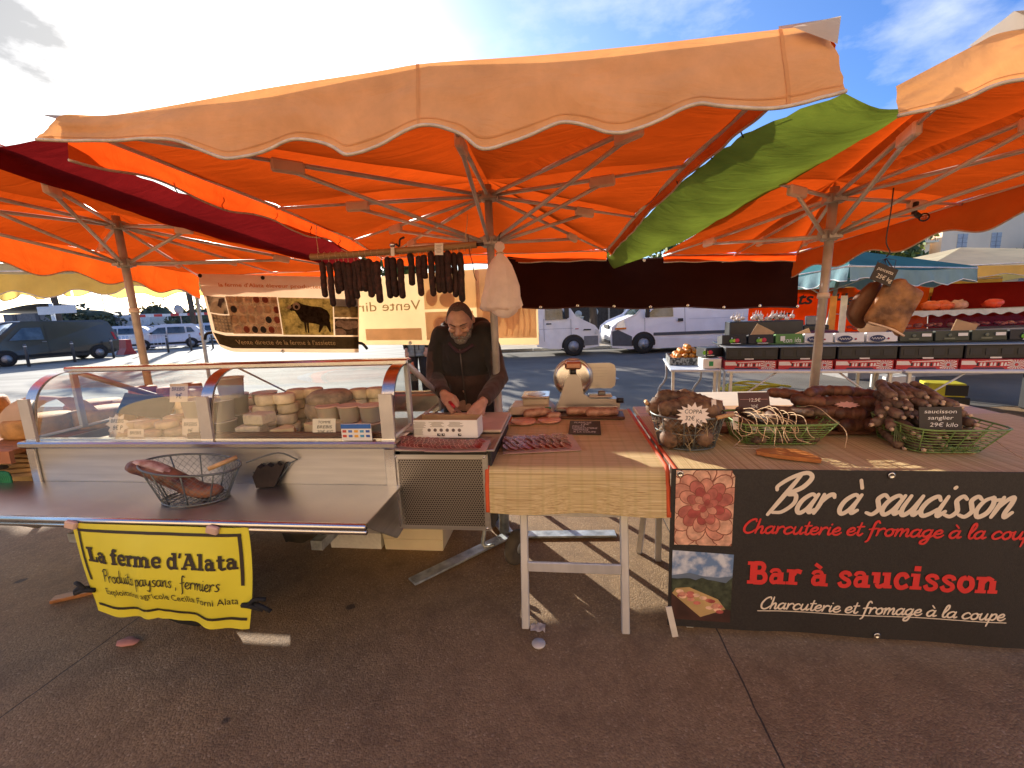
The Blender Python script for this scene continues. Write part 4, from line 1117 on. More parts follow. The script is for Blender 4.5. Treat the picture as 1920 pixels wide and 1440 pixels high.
b = MB(); Rj = rotm(pi / 2, 0, radians(62))
b.lathe([(.035, -.028), (.085, -.034), (.105, -.02), (.108, 0), (.105, .02), (.085, .034), (.035, .028)], (-.07, .50, .11), mat('muddy_rubber', (.09, .075, .06), .9, var=.4, bump=.5, bscale=60), 24, Rj, caps=False); b.build('tyre', T)
b = MB(); b.lathe([(0, -.02), (.035, -.026), (.035, .026), (0, .02)], (-.07, .50, .11), GALV, 14, Rj); b.build('hub', T)
b = MB(); b.tube([(-.02, .52, .11), (-.03, .58, .22), (-.03, .60, .52)], .017, GALV, 8); b.tube([(-.18, .60, .54), (.1, .62, .54)], .03, mat('rusty_steel', (.22, .11, .05), .8, .3, .5, 20), 6); b.tube(smooth_path([(-.26, .48, .52), (-.25, .46, .3), (-.27, .44, .15), (-.2, .43, .16)], 9), .012, GALV, 8); b.build('drawbar', T)
ch = MB()
for i in range(9):
    for s in (0, .045): ch.lathe([(.008, -.003), (.013, 0), (.008, .003)], (.22 + s, .60, .50 - i * .022), MATS['rusty_steel'], 8, rotm(pi / 2, 0, (i % 2) * pi / 2))
ch.build('chain', label='rusty chain hanging under the straw mat table', cat='chain', kind=None)
# ------------------------------------------------------------------ straw mat table in the middle
STRAW_X = straw('straw_mat_across', 'x'); STRAW_Y = straw('straw_mat_along', 'y')
EDGE_R = mat('red_edging', (.62, .09, .02), .7, var=.1)
def folding_table(label, u0, u1, w0, w1, z, legs, topm, cross=True, name='trestle_table', leg_m=None, t=.03, splay=.03):
    T = thing(name, label, 'table', ((u0 + u1) / 2, (w0 + w1) / 2, 0)); lm = leg_m or ALU
    b = MB(); b.box(((u0 + u1) / 2, (w0 + w1) / 2, z - t / 2), (u1 - u0, w1 - w0, t), topm, bev=.006); b.build('top', T)
    for u, w, s in legs:
        b = MB()
        P = [V(u, w, z - t), V(u, w + s * splay, 0)]
        d = (P[1] - P[0]); L = d.length
        b.box((P[0] + P[1]) / 2, (.034, .034, L), lm, d.to_track_quat('-Z', 'X').to_matrix() if abs(s) > 0 else None, .003)
        b.build('leg', T)
    return T
mt = folding_table('aluminium trestle table under the straw mat in the middle', -.11, .71, .03, 1.17, .815, [], WOOD_P)
for w0, w1, zt in ((-.05, .02, .80), (1.22, 1.12, .8)):
    for uu in (.03, .515):
        b = MB(); P0, P1 = V(uu, w1 + (.06 if w0 < .5 else -.06), zt), V(uu, w0, 0); d = P1 - P0
        b.box((P0 + P1) / 2, (.034, .038, d.length), ALU, d.to_track_quat('-Z', 'X').to_matrix(), .004); b.build('leg', mt)
b = MB(); b.box((.272, -.018, .315), (.45, .016, .05), ALU, bev=.003); b.build('crossbar', mt)
b = MB(); b.box((.272, .035, .575), (.45, .016, .035), ALU, bev=.003); b.build('crossbar', mt)
def mat_sheet(name, label, path, u0, u1, m, edges, cat='straw mat', wav=.003):
    """path = (w, z) from back to front and down; swept along u"""
    P = smooth_path([V(0, w, z) for w, z in path], 44)
    T = thing(name, label, cat, ((u0 + u1) / 2, path[0][0], path[0][1]))
    n = 26
    def at(i, q, dz=0):
        u = lerp(u0, u1, i / n) if i <= n else u1
        dr = max(0, .80 - q.z)
        return V(u, q.y - .07 * dr * sin(u * 11 + 1) - .06 * dr * dr * 4 - .012 * (dr > .05) * abs(u - .28) / .42, q.z + wav * noise.noise(V(u * 6, q.y * 6, 1)) - dr * .10 * (u1 - u) / (u1 - u0) * 0 + dz)
    b = MB(); b.slab([[at(i, q) for q in P] for i in range(n + 1)], (0, .001, -.003), m); b.build('weave', T)
    for e in edges:
        b = MB()
        R = [at(0 if e == 'l' else n, q, .001) for q in P] if e in 'lr' else [at(i, P[-1] if e == 'f' else P[0]) for i in range(n + 1)]
        b.tube(R, .011, EDGE_R, 6, flat=.5); b.build('edging', T)
    return T
mat_sheet('straw_mat', 'straw mat with orange-red edging draped over the middle table front', [(1.18, .822), (.7, .822), (.3, .822), (.06, .823), (.0, .815), (-.018, .78), (-.022, .70), (-.026, .605)], -.135, .702, STRAW_X, 'lr')
# right table, straw mat, banner
rt = folding_table('long trestle table behind the black banner', .76, 3.0, -.02, 1.35, .805, [(.80, .58, 0), (.83, .02, 0), (2.9, .05, 0), (2.9, 1.2, 0), (1.6, 1.2, 0)], WOOD_P)
b = MB(); P0, P1 = V(.79, .1, .80), V(.745, .04, .06); d = P1 - P0; b.box((P0 + P1) / 2, (.03, .02, d.length), WOOD_P, d.to_track_quat('-Z', 'X').to_matrix()); b.build('wooden_strut', rt)
b = MB(); P0, P1 = V(.77, .62, .78), V(.70, .66, 0); d = P1 - P0; b.box((P0 + P1) / 2, (.03, .03, d.length), ALU, d.to_track_quat('-Z', 'X').to_matrix()); b.build('leg', rt)
mat_sheet('straw_mat', 'long straw mat on the right table under the sausage baskets', [(1.0, .815), (.6, .815), (.2, .815), (-.03, .817)], .738, 2.98, STRAW_Y, 'lf')
folding_table('bare cream table standing behind the sausage baskets', 1.20, 2.07, 1.48, 2.12, .76, [(1.24, 1.52, 0), (2.02, 1.52, 0), (1.24, 2.08, 0), (2.02, 2.08, 0)], mat('cream_table', (.66, .58, .43), .5, var=.05))

BLK = mat('banner_vinyl_black', (.026, .022, .020), .5, var=.25, scale=120, bump=.15, bscale=300)
CREAM_INK = mat('banner_cream', (.76, .64, .50), .55, var=.03)
RED_INK = mat('banner_red', (.64, .035, .03), .55, var=.06)
def bk(u, z, o=0.0):
    k = min(1, max(0, (u - .99) / .2))
    w = -.055 + k * .007 * sin(u * 5.2 + .6) * (.83 - z) + k * .006 * sin(u * 11 + z * 5) * (.83 - z)
    return V(u, w - o, z)
ban = thing('black_banner', 'black Bar à saucisson banner across the front of the right table', 'banner', (1.5, -.06, .05))
b = MB(); b.slab([[bk(lerp(.708, 2.30, i / 60), lerp(lerp(.838, .832, i / 60), lerp(.055, .03, i / 60), j / 12)) for j in range(13)] for i in range(61)], (0, .0025, 0), BLK); b.build('vinyl', ban)
b = MB(); script(b, 'Bar à saucisson', lambda x, y, z: bk(x, y - (x - 1.1) * .004, z), CREAM_INK, 1.12, 2.06, .640, .088, .0185, .42, .003); b.build('lettering', ban)
b = MB(); script(b, 'Charcuterie et fromage à la coupe', lambda x, y, z: bk(x, y, z), RED_INK, 1.02, 2.20, .540, .0335, .0095, .2, .003); b.build('lettering', ban)
b = MB(); slabtext(b, 'Bar à saucisson', lambda x, y, z: bk(x, y, z), RED_INK, 1.052, 2.06, .291, .076, .003); b.build('lettering', ban)
b = MB(); script(b, 'Charcuterie et fromage à la coupe', lambda x, y, z: bk(x, y, z), CREAM_INK, 1.115, 2.10, .165, .030, .0075, .2, .003); b.build('lettering', ban); b = MB()
b.ribbon([(lerp(1.105, 2.11, i / 20), .155) for i in range(21)], .004, lambda x, y, z: bk(x, y, z), CREAM_INK, .0032, round_end=False); b.build('underline', ban)
HAM = [mat('ham_print_%d' % i, c, .55, var=.3, scale=26, detail=3) for i, c in enumerate(((.66, .36, .24), (.58, .25, .17), (.45, .13, .10), (.72, .46, .31), (.36, .07, .06)))]
HAM_D = mat('ham_print_edge', (.25, .075, .045), .6, var=.3)
def clipr(pts, x0, x1, y0, y1): return [(min(max(x, x0), x1), min(max(y, y0), y1)) for x, y in pts]
b = MB(); rnd = random.Random(11); A = (.728, .978, .474, .832)
b.poly([(.728, .49), (.738, .476), (.97, .474), (.978, .49), (.978, .805), (.962, .828), (.74, .832), (.728, .815)], lambda x, y, z: bk(x, y, z), HAM[3], .0025)
k = 0
for ring, (R0, cnt, sz) in enumerate(((.21, 11, .075), (.165, 12, .07), (.125, 11, .058), (.09, 10, .045), (.062, 8, .034), (.038, 6, .026), (.018, 4, .018))):
    for i in range(cnt):
        a = 2 * pi * (i + rnd.uniform(-.3, .3)) / cnt + ring * .5
        cx, cy = .857 + R0 * cos(a) * .9, .665 + R0 * sin(a)
        el = [(cx + sz * (cos(t) * .95 * cos(a) - sin(t) * .72 * sin(a)), cy + sz * (cos(t) * .95 * sin(a) + sin(t) * .72 * cos(a))) for t in [2 * pi * j / 14 for j in range(14)]]
        if cx < .72 or cx > .985 or cy < .466 or cy > .84: continue
        for mm, s, zz in ((HAM_D, 1.0, 0), (HAM[((3, 0), (0, 3), (0, 1), (1, 2), (2, 4), (2, 1), (4, 2))[ring][rnd.random() < .4]], .90, 2e-5)):
            e2 = clipr([(cx + (x - cx) * s, cy + (y - cy) * s) for x, y in el], *A)
            b.poly(e2, lambda x, y, z: bk(x, y, z), mm, .0027 + k * 4e-6 + zz)
        k += 10
b.build('printed_photo', ban)
SKYP = mat('print_sky', (.16, .26, .45), .55, col2=(.62, .64, .68), scale=17, thr=(.42, .62)); HILLP = mat('print_hill', (.045, .055, .03), .6, var=.6, scale=30); HILLB = mat('print_far_hill', (.12, .16, .22), .6)
b = MB(); f = lambda x, y, z: bk(x, y, z)
b.poly([(.722, .30), (.988, .285), (.99, .432), (.722, .446)], f, SKYP, .0025)
b.poly([(.722, .32), (.80, .335), (.86, .32), (.93, .315), (.988, .325), (.988, .28), (.722, .28)], f, HILLB, .0027)
b.poly([(.722, .095), (.988, .088), (.988, .318)] + [(.988 - i * .0266, .305 + .018 * noise.noise(V(i * .9, 2, 0)) - .015 * (i < 3)) for i in range(1, 11)], f, HILLP, .0029)
b.poly([(.722, .095), (.988, .088), (.988, .15), (.722, .235)], f, mat('print_table', (.06, .022, .016), .6, var=.4), .0031)
b.poly([(.725, .228), (.855, .11), (.965, .155), (.93, .205), (.80, .262), (.74, .255)], f, mat('print_board', (.46, .30, .12), .6, var=.15), .0033)
for i in range(22):
    cx, cy = rnd.uniform(.755, .94), 0; cy = lerp(.235, .16, (cx - .755) / .185) + rnd.uniform(-.022, .022)
    b.poly([(cx + .018 * cos(t), cy + .010 * sin(t)) for t in [2 * pi * j / 8 for j in range(8)]], f, HAM[rnd.choice((1, 2, 4, 3))], .0034 + i * 5e-6)
b.build('printed_photo', ban)
for u, z in ((1.60, .815), (1.615, .058), (.745, .815)):
    b = MB(); p = bk(u, z, .004); b.lathe([(.006, 0), (.008, .003), (.014, .003), (.015, 0)], p, STEEL, 16, rotm(pi / 2)); b.build('eyelet', ban)
b = MB(); b.box(bk(.735, .11) + V(-.008, -.006, -.03), (.028, .004, .16), mat('banner_back', (.66, .60, .52), .6), rotm(0, -.22, 0)); b.build('folded_corner', ban)

# ------------------------------------------------------------------ banners across the back of the stall
BRN = canvas('brown_tarpaulin', (.035, .012, .009), (.03, .006, .004), .2, .2)
Ctx.M = WORLD_M
T = thing('brown_banner', 'plain dark brown banner stretched across the back on the right', 'banner', (1.55, 4.6, 1.5))
G = [[V(lerp(.0, 3.06, i / 30) + .14 * (j / 8) * (1 - i / 30), 4.6 + .012 * sin(i * .5 + j * .2), lerp(lerp(2.121, 1.983, i / 30), lerp(1.598, 1.488, i / 30), j / 8) - .01 * sin(pi * i / 30 * 6) * (1 if j in (0, 8) else 0)) for i in range(31)] for j in range(9)]
b = MB(); b.slab(G, (0, .004, 0), BRN); b.build('cloth', T)
b = MB()
for j in (0, 8): b.tube([q + V(0, -.003, 0) for q in G[j]], .008, mat('brown_hem', (.06, .025, .018), .8), 6)
b.build('hem', T)
for j in (0, 8):
    for i in range(2, 31, 4):
        b = MB(); b.lathe([(.006, 0), (.016, .004), (.018, 0)], G[j][i] + V(0, -.006, .014 if j else -.014), STEEL, 10, rotm(pi / 2)); b.build('eyelet', T)
VIN = canvas('white_vinyl', (.80, .74, .66), (.90, .76, .60), .55, .25, .03)
T = thing('farm_banner', 'white printed banner with black ram photo, Vente directe de la ferme', 'banner', (-2.5, 4.75, 1.2))
def fb_(x, y, z=0.0):
    xl = lerp(-3.27, -3.355, y) + (.06 * max(0, (.22 - y) / .22) ** 1.5); xr = lerp(-1.69, -1.62, y)
    u = lerp(xl, xr, x)
    zb = lerp(1.235, 1.175, x) + .06 * max(0, (.12 - x) / .12) ** 2; zt = lerp(2.09, 1.985, x) + .0
    return V(u, 4.75 + .02 * sin(x * 6 + y * 2) - z, lerp(zb, zt, y))
b = MB(); b.slab([[fb_(i / 36, j / 14) for j in range(15)] for i in range(37)], (0, .003, 0), VIN); b.build('vinyl', T)
def fpoly(b, pts, m, z): b.add([fb_(x, y, z) for x, y in pts], [tuple(range(len(pts)))], m)
def frect(b, x0, x1, y0, y1, m, z=.004): b.grid([[fb_(lerp(x0, x1, i / 12), y, z) for i in range(13)] for y in (y0, y1)], m, False)
PRC = {}
def PR(nm, c, v=.3, s=25):
    if nm not in PRC: PRC[nm] = canvas(nm, c, tuple(x ** .9 for x in c), .5, .1, v, s)
    return PRC[nm]
b = MB(); frect(b, .01, 1.0, .05, .215, PR('print_dark', (.045, .032, .018), .15)); b.build('dark_band', T)
b = MB(); text(b, "Vente directe de la ferme à l'assiette", lambda x, y, z: fb_(x, y, z), PR('print_cream', (.78, .60, .32), .04), .145, .845, .105, .085, .007); b.build('lettering', T)
b = MB(); text(b, "la ferme d'Alata éleveur producteur paysan", lambda x, y, z: fb_(x, y, z), PR('print_orange', (.62, .22, .04), .08), .12, .93, .845, .068, .006, bold=.012); b.build('lettering', T)
b = MB(); frect(b, .02, .14, .495, .715, PR('print_grey', (.34, .28, .22), .5, 9)); fpoly(b, [(.03, .50), (.11, .5), (.12, .6), (.08, .66), (.04, .62)], PR('print_pale', (.58, .5, .38), .1), .0055); fpoly(b, [(.08, .60), (.10, .57), (.115, .64), (.135, .66), (.135, .70), (.10, .69)], PR('print_arm', (.12, .09, .09), .2), .006); b.build('printed_photo', T)
b = MB(); frect(b, .025, .15, .255, .48, PR('print_crates', (.24, .18, .13), .4, 14))
for i in range(5):
    for j in range(5): fpoly(b, [(.045 + i * .022 + .008 * cos(t), .28 + j * .042 + .016 * sin(t)) for t in [2 * pi * q / 8 for q in range(8)]], PR('print_curd', (.58, .47, .30), .1), .0055)
b.build('printed_photo', T)
b = MB(); frect(b, .145, .485, .245, .725, PR('print_tabletop', (.36, .24, .15), .25, 10))
tone = [(.30, .08, .05), (.60, .42, .25), (.52, .17, .06), (.26, .07, .05), (.66, .5, .34), (.35, .1, .07), (.06, .055, .05), (.64, .46, .32)]
for j in range(4):
    for i in range(6):
        cx, cy = .175 + i * .058 + (.0 if j % 2 else .008), .30 + j * .13
        if cx > .478: continue
        for s, c in ((1, 7), (.78, rnd.randrange(8))):
            fpoly(b, [(min(.484, max(.147, cx + .027 * s * cos(t))), min(.722, max(.247, cy + .058 * s * sin(t)))) for t in [2 * pi * q / 14 for q in range(14)]], PR('print_jar_%d' % c, tone[c], .2), .0055 + (0 if s == 1 else .0012))
b.build('printed_photo', T)
b = MB(); frect(b, .492, .835, .235, .72, PR('print_grass', (.34, .27, .09), .45, 16))
RAM = PR('print_ram', (.035, .024, .018), .4)
fpoly(b, [(.555, .585), (.565, .55), (.59, .55), (.605, .50), (.625, .42), (.64, .40), (.66, .40), (.72, .385), (.76, .36), (.79, .36), (.812, .42), (.815, .50), (.80, .56), (.76, .605), (.70, .615), (.65, .635), (.625, .66), (.60, .66), (.575, .63)], RAM, .0055)
for q in ([(.642, .42), (.648, .27), (.656, .27), (.66, .41)], [(.66, .41), (.664, .265), (.674, .265), (.676, .40)], [(.745, .37), (.735, .27), (.745, .27), (.775, .37)], [(.785, .38), (.81, .275), (.82, .275), (.815, .42)]): fpoly(b, q, RAM, .0057)
fpoly(b, [(.605 + .024 * cos(t), .61 + .05 * sin(t)) for t in [2 * pi * q / 16 for q in range(16)]], PR('print_horn', (.52, .38, .26), .2), .0062)
fpoly(b, [(.605 + .012 * cos(t), .60 + .026 * sin(t)) for t in [2 * pi * q / 12 for q in range(12)]], RAM, .0067)
fpoly(b, [(.53, .58), (.56, .57), (.575, .60), (.56, .63), (.545, .60)], PR('print_horn', (.52, .38, .26), .2), .0064)
b.build('printed_photo', T)
b = MB(); frect(b, .842, .995, .475, .715, PR('print_hillside', (.20, .15, .07), .5, 9)); frect(b, .842, .995, .62, .715, PR('print_haze', (.36, .36, .38), .15, 6), .0055); b.build('printed_photo', T)
b = MB(); frect(b, .845, .995, .235, .455, PR('print_barn', (.075, .05, .035), .4, 9))
for cx, cy, r in ((.88, .39, .035), (.93, .37, .045), (.97, .38, .04), (.87, .26, .05)): fpoly(b, [(min(.994, max(.846, cx + r * cos(t))), min(.452, max(.238, cy + r * 1.3 * sin(t)))) for t in [2 * pi * q / 12 for q in range(12)]], PR('print_wool', (.50, .38, .28), .25), .0055 + r * .01)
b.build('printed_photo', T)
for x, y in ((.015, .975), (.415, .965), (.45, .02)):
    b = MB(); b.lathe([(.008, 0), (.02, .004), (.022, 0)], fb_(x, y, .004), TIE if y > .5 else STEEL, 10, rotm(pi / 2)); b.build('eyelet', T)
for x, y, s in ((0, .2, -1), (1.0, .13, 1)):
    b = MB(); q = fb_(x, y); b.tube(smooth_path([q, q + V(.05 * s, -.02, -.01), q + V(.09 * s, 0, -.07)], 6), .016, TIE, 6); b.build('strap', T)
# a second printed banner seen from its back, the printing shining through reversed
VIN2 = canvas('backlit_vinyl', (.80, .70, .54), (.92, .78, .55), .6, .2, .03)
GH = canvas('print_showing_through', (.62, .44, .32), (.66, .44, .30), .55, .2, .1); GH2 = canvas('letters_showing_through', (.42, .34, .2), (.38, .27, .13), .4, .1, .05)
GH3 = canvas('pale_print_showing_through', (.78, .62, .46), (.84, .64, .43), .58, .2, .06)
T = thing('reversed_banner', 'cream banner seen from the back with mirrored lettering, behind the man', 'banner', (-.7, 4.95, 1.2))
def mb_(x, y, z=0.0): return V(lerp(-1.86, .33, x), 4.95 + .018 * sin(x * 8) - z, lerp(lerp(1.25, 1.17, x), lerp(1.995, 2.07, x), y))
def mrect(b, x0, x1, y0, y1, m, z=.004): b.grid([[mb_(lerp(x0, x1, i / 10), y, z) for i in range(11)] for y in (y0, y1)], m, False)
b = MB(); b.slab([[mb_(i / 36, j / 10) for j in range(11)] for i in range(37)], (0, .003, 0), VIN2); b.build('vinyl', T)
b = MB()
mrect(b, .41, .70, .50, .99, GH3); mrect(b, .41, .66, .07, .46, GH); mrect(b, .68, .99, .09, .99, GH); mrect(b, .09, .385, .07, .24, GH)
for cx, cy, rx, ry, m in ((.49, .28, .042, .13, GH3), (.545, .30, .04, .14, GH3), (.49, .28, .032, .10, GH), (.45, .66, .03, .12, GH), (.53, .62, .04, .10, GH), (.76, .4, .05, .2, GH3), (.86, .5, .05, .3, GH3)):
    b.add([mb_(cx + rx * cos(t), cy + ry * sin(t), .006 + rx * .02) for t in [2 * pi * q / 20 for q in range(20)]], [tuple(range(20))], m)
for i in range(5): b.ribbon([(.83 + i * .03 + .008 * sin(j), .12 + j * .11) for j in range(7)], .008, lambda x, y, z: mb_(x, y, z), GH3, .0085)
b.build('printed_photo', T)
b = MB(); text(b, 'Vente directe', lambda x, y, z: mb_(x, y, z), GH2, .39, -.10 + .02, .50, .20, .005); bb_ = b.build('lettering', T)
b = MB(); b.lathe([(.008, 0), (.02, .004), (.022, 0)], mb_(.32, .03, .004), STEEL, 10, rotm(pi / 2)); b.build('eyelet', T)
Ctx.M = STALL_M
# ------------------------------------------------------------------ things on the counters
WRAP = glass('plastic_wrap', (.97, .95, .94), .10, bump=.9, bscale=28, boost=.1, haze=.0)
MEAT = mat('cured_meat', (.36, .016, .012), .3, var=.35, scale=70, col2=(.42, .10, .075), thr=(.52, .72), bump=.2)
MEAT_D = mat('cured_meat_dark', (.22, .022, .018), .35, var=.35, scale=60, col2=(.42, .13, .10), thr=(.52, .7))
FAT = mat('fat_edge', (.74, .42, .34), .4, var=.15)
def charcuterie_pack(label, at, L, Wd, rz, rows, cols, seed, bend=0.0, sl=(.05, .022)):
    """a vacuum pack: rows of overlapping slices under clear film on a tray"""
    T = thing('charcuterie_pack', label, 'meat pack', at); o = V(*at); R = rotm(0, 0, rz); rnd = random.Random(seed)
    hz = lambda x, y: bend * (x / L) ** 2
    b = MB(); b.slab([[o + R @ V(lerp(-L / 2, L / 2, i / 8), lerp(-Wd / 2, Wd / 2, j / 4), .004 + hz(lerp(-L / 2, L / 2, i / 8), 0)) for j in range(5)] for i in range(9)], (0, 0, .003), mat('pack_tray', (.5, .36, .30), .5)); b.build('tray', T)
    b = MB(); k = 0
    for r in range(rows):
        for c in range(cols):
            x = lerp(-L * .42, L * .42, (c + .5 * (r % 2) * .6) / cols) + rnd.uniform(-.004, .004); y = lerp(-Wd * .36, Wd * .36, (r + .5) / rows)
            n = 12; tl = .32 + rnd.uniform(-.08, .08); rx, ry = sl[0] * rnd.uniform(.85, 1.1), sl[1] * rnd.uniform(.9, 1.1)
            q = R @ rotm(0, tl, rnd.uniform(-.15, .15))
            for mm, s, dz in ((FAT, 1.0, 0), (rnd.choice((MEAT, MEAT, MEAT_D)), .86, .0009)):
                P = [o + R @ V(x, y, 0) + q @ V(rx * s * .62 * cos(2 * pi * i / n), ry * s * 1.5 * sin(2 * pi * i / n), dz) + V(0, 0, .017 + hz(x, 0) + k * 2e-5) for i in range(n)]
                b.add(P, [tuple(range(n))], mm)
            k += 1
    b.build('meat_slices', T)
    b = MB(); ni, nj = 18, 12; G = []
    for i in range(ni + 1):
        row = []
        for j in range(nj + 1):
            x, y = lerp(-L * .56, L * .56, i / ni), lerp(-Wd * .60, Wd * .60, j / nj)
            e = max(abs(x) / (L * .5), abs(y) / (Wd * .5))
            z = (.031 if e < .85 else lerp(.031, .010, min(1, (e - .85) / .25))) + .007 * noise.noise(V(x * 26, y * 26, seed)) + hz(x, 0)
            row.append(o + R @ V(x * (1 + .06 * noise.noise(V(y * 14, i, 1))), y * (1 + .08 * noise.noise(V(x * 14, j, 2))), max(.006, z)))
        G.append(row)
    b.grid(G, WRAP); b.build('film', T)
    return T
charcuterie_pack('clear pack of red ham slices on the steel box, left half hanging over the edge', (-.50, .05, .912), .25, .19, -.18, 4, 9, 1, .02, (.03, .02))
charcuterie_pack('long clear pack of dark red ham slices on the steel box under the carton', (-.27, .00, .918), .29, .17, .02, 4, 11, 2, .01, (.03, .018))
charcuterie_pack('large clear pack of dry sausage slices on the middle straw mat', (.10, .33, .826), .41, .29, .16, 4, 9, 5, 0, (.056, .030))
b = MB(); b.box((-.38, .47, .923), (.56, .42, .016), mat('cutting_board_plastic', (.55, .42, .32), .5, var=.12), bev=.006); b.build('cutting_board', label='pale cutting board under the hands of the man', cat='cutting board')
T = thing('cardboard_carton', 'open white printed carton on the cutting board in front of the man', 'carton', (-.365, .18, .931))
o = V(-.365, .18, .931); R = rotm(0, 0, -.03); cw, cd, chh = .335, .12, .092
b = MB()
b.box(o + R @ V(0, -cd / 2, chh / 2), (cw, .004, chh), CARD_W, R); b.box(o + R @ V(0, cd / 2, chh / 2), (cw, .004, chh), CARDB, R)
for s in (-1, 1): b.box(o + R @ V(s * cw / 2, 0, chh / 2), (.004, cd - .004, chh), CARD_W if s > 0 else CARDB, R)
b.box(o + R @ V(0, 0, .003), (cw - .01, cd - .01, .004), CARDB, R); b.box(o + R @ V(0, -cd / 2 + .004, chh / 2 + .002), (cw - .006, .003, chh), CARDB, R)
cx_ = b.build('box', T)
b = MB(); rnd = random.Random(8); GREYI = mat('print_grey_ink', (.22, .18, .16), .7)
for k_ in range(16): b.box(o + R @ V(-.14 + (k_ % 3) * .10 + rnd.uniform(-.01, .01), -cd / 2 - .0035, .082 - (k_ // 3) * .0058), (rnd.uniform(.05, .085), .001, .0016), GREYI, R)
for k_ in range(6): b.lathe([(.0055, 0), (.0075, .0006), (.009, 0)], o + R @ V(-.085 + k_ * .032, -cd / 2 - .0032, .040), GREYI, 14, rotm(pi / 2))
for k_ in range(7):
    b.box(o + R @ V(-.15 + .002, -cd / 2 - .0035, .046 - k_ * .005), (.06 - .004 * (k_ % 3), .001, .0014), GREYI, R)
for x in (-.035, -.012, .075): b.box(o + R @ V(x, -cd / 2 - .0035, .016), (.017, .001, .013), INK, R); b.box(o + R @ V(x + .003, -cd / 2 - .0042, .018), (.006, .001, .005), CARD_W, R)
b.build('print', cx_)
card('chalk_plate', 'dark slate plate with chalk writing lying on the middle straw mat', None, (.355, .52, .832), .19, .235, [('PLANCHE', .15, .72, .80, .16), ('12€', .38, .65, .66, .15), ('MIXTE', .10, .50, .50, .15), ('CHARCUTERIE', .10, .90, .36, .15), ('FROMAGE', .15, .62, .22, .15), ('À LA COUPE', .14, .85, .08, .14)], m=CHALKB, ink=CHALK, tilt=1.50, rz=-.06, cat='slate plate', thick=.006)
PINK = mat('ham_slice', (.62, .30, .20), .4, var=.12, scale=20, sub=.2)
for (u, w, r, lab) in ((-.03, .80, .085, 'round pink ham slice on paper, the one nearer the steel box'), (.14, .83, .078, 'round pink ham slice on paper, the one nearer the chalk plate')):
    T = thing('ham_slice', lab, 'ham slice', (u, w, .826))
    b = MB(); b.lathe([(0, 0), (r, .001), (r * 1.0, .010), (r * .96, .013), (0, .014)], (u, w, .832), PINK, 24, wob=.06, seed=u); b.build('slice', T)
    b = MB(); b.slab([[V(u - .12 + .03 * j + .05 * i / 3, w - .06 + .035 * i, .828 + .003 * sin(i + j)) for i in range(4)] for j in range(6)], (0, 0, -.001), mat('greaseproof_paper', (.66, .42, .30), .6, sub=.1)); b.build('paper', T)
b = MB(); b.box((.36, .97, .834), (.56, .17, .02), WOOD_D, rotm(0, 0, -.04), .005); b.build('chopping_board', label='dark chopping board behind the middle straw mat', cat='board')
BSAUS = mat('wrapped_sausage', (.34, .15, .09), .45, var=.3, scale=26, col2=(.52, .30, .20), bump=.3)
def wrapped(label, P, r, seed):
    T = thing('wrapped_sausage', label, 'sausage', P[0])
    b = MB(); b.sausage(P, r, BSAUS, 12, seed, .12); b.build('sausage', T)
    b = MB(); b.sausage([P[0] + (P[0] - P[1]) * .25 if isinstance(P[0], Vector) else V(*P[0]), *P[1:]], r * 1.12, WRAP, 10, seed + 3, .25); b.build('film', T)
wrapped('thick sausage in clear film left on the dark board by the scale', [V(-.02, .90, .862), V(.05, .92, .868), V(.13, .93, .865)], .030, 1)
wrapped('short sausage in clear film in front of the scale', [V(.135, .88, .852), V(.175, .89, .854), V(.20, .895, .85)], .024, 2)
wrapped('long sausage in clear film in front of the slicer', [V(.27, .93, .872), V(.36, .935, .872), V(.44, .935, .87)], .029, 3)
wrapped('dark sausage with twisted film end right under the slicer', [V(.40, .90, .868), V(.49, .905, .868), V(.58, .93, .866)], .027, 4)
# scale
T = thing('shop_scale', 'low beige shop scale with steel tray beside the slicer', 'scale', (.02, 1.13, .82))
SCB = mat('scale_body', (.56, .46, .34), .4, var=.05)
b = MB(); b.box((.0, 1.13, .855), (.34, .30, .06), SCB, bev=.02, taper=.86); b.box((.0, 1.13, .827), (.36, .32, .01), BLACKPL); b.build('body', T)
b = MB(); b.box((.035, 1.16, .945), (.20, .22, .016), STEEL, bev=.006); b.lathe([(0, 0), (.06, .001), (.07, 0)], (.035, 1.14, .954), STEEL_SAT, 24); b.build('weighing_tray', T)
b = MB(); b.box((.035, 1.16, .91), (.19, .18, .055), mat('scale_panel', (.50, .40, .30), .5), bev=.008); b.box((.125, .985, .868), (.042, .012, .042), mat('scale_green', (.03, .22, .05), .4)); b.build('display', T)
# slicer
SLI = mat('cast_aluminium', (.50, .46, .42), .3, .75, .06, 6)
T = thing('meat_slicer', 'grey meat slicer with round blade and flat guard plate', 'slicer', (.36, 1.12, .82))
b = MB()
b.prism([(.17, 0), (.62, 0), (.625, .05), (.60, .075), (.42, .08), (.375, .11), (.355, .22), (.33, .25), (.285, .25), (.255, .22), (.20, .05)], (0, 1.02, .86), (1, 0, 0), (0, 0, 1), (0, .10, 0), SLI)
b.box((.40, 1.12, .866), (.42, .24, .03), SLI, bev=.012)
for q in ((.22, 1.03), (.58, 1.03), (.22, 1.22), (.58, 1.22)): b.cyl((q[0], q[1], .84), (q[0], q[1], .86), .016, BLACKPL)
b.build('body', T)
b = MB(); b.lathe([(.0, -.012), (.10, -.012), (.125, -.002), (.128, .0), (.125, .004), (.10, .012), (0, .012)], (.305, 1.10, 1.075), STEEL, 40, rotm(pi / 2, 0, .12)); bl = b.build('blade', T)
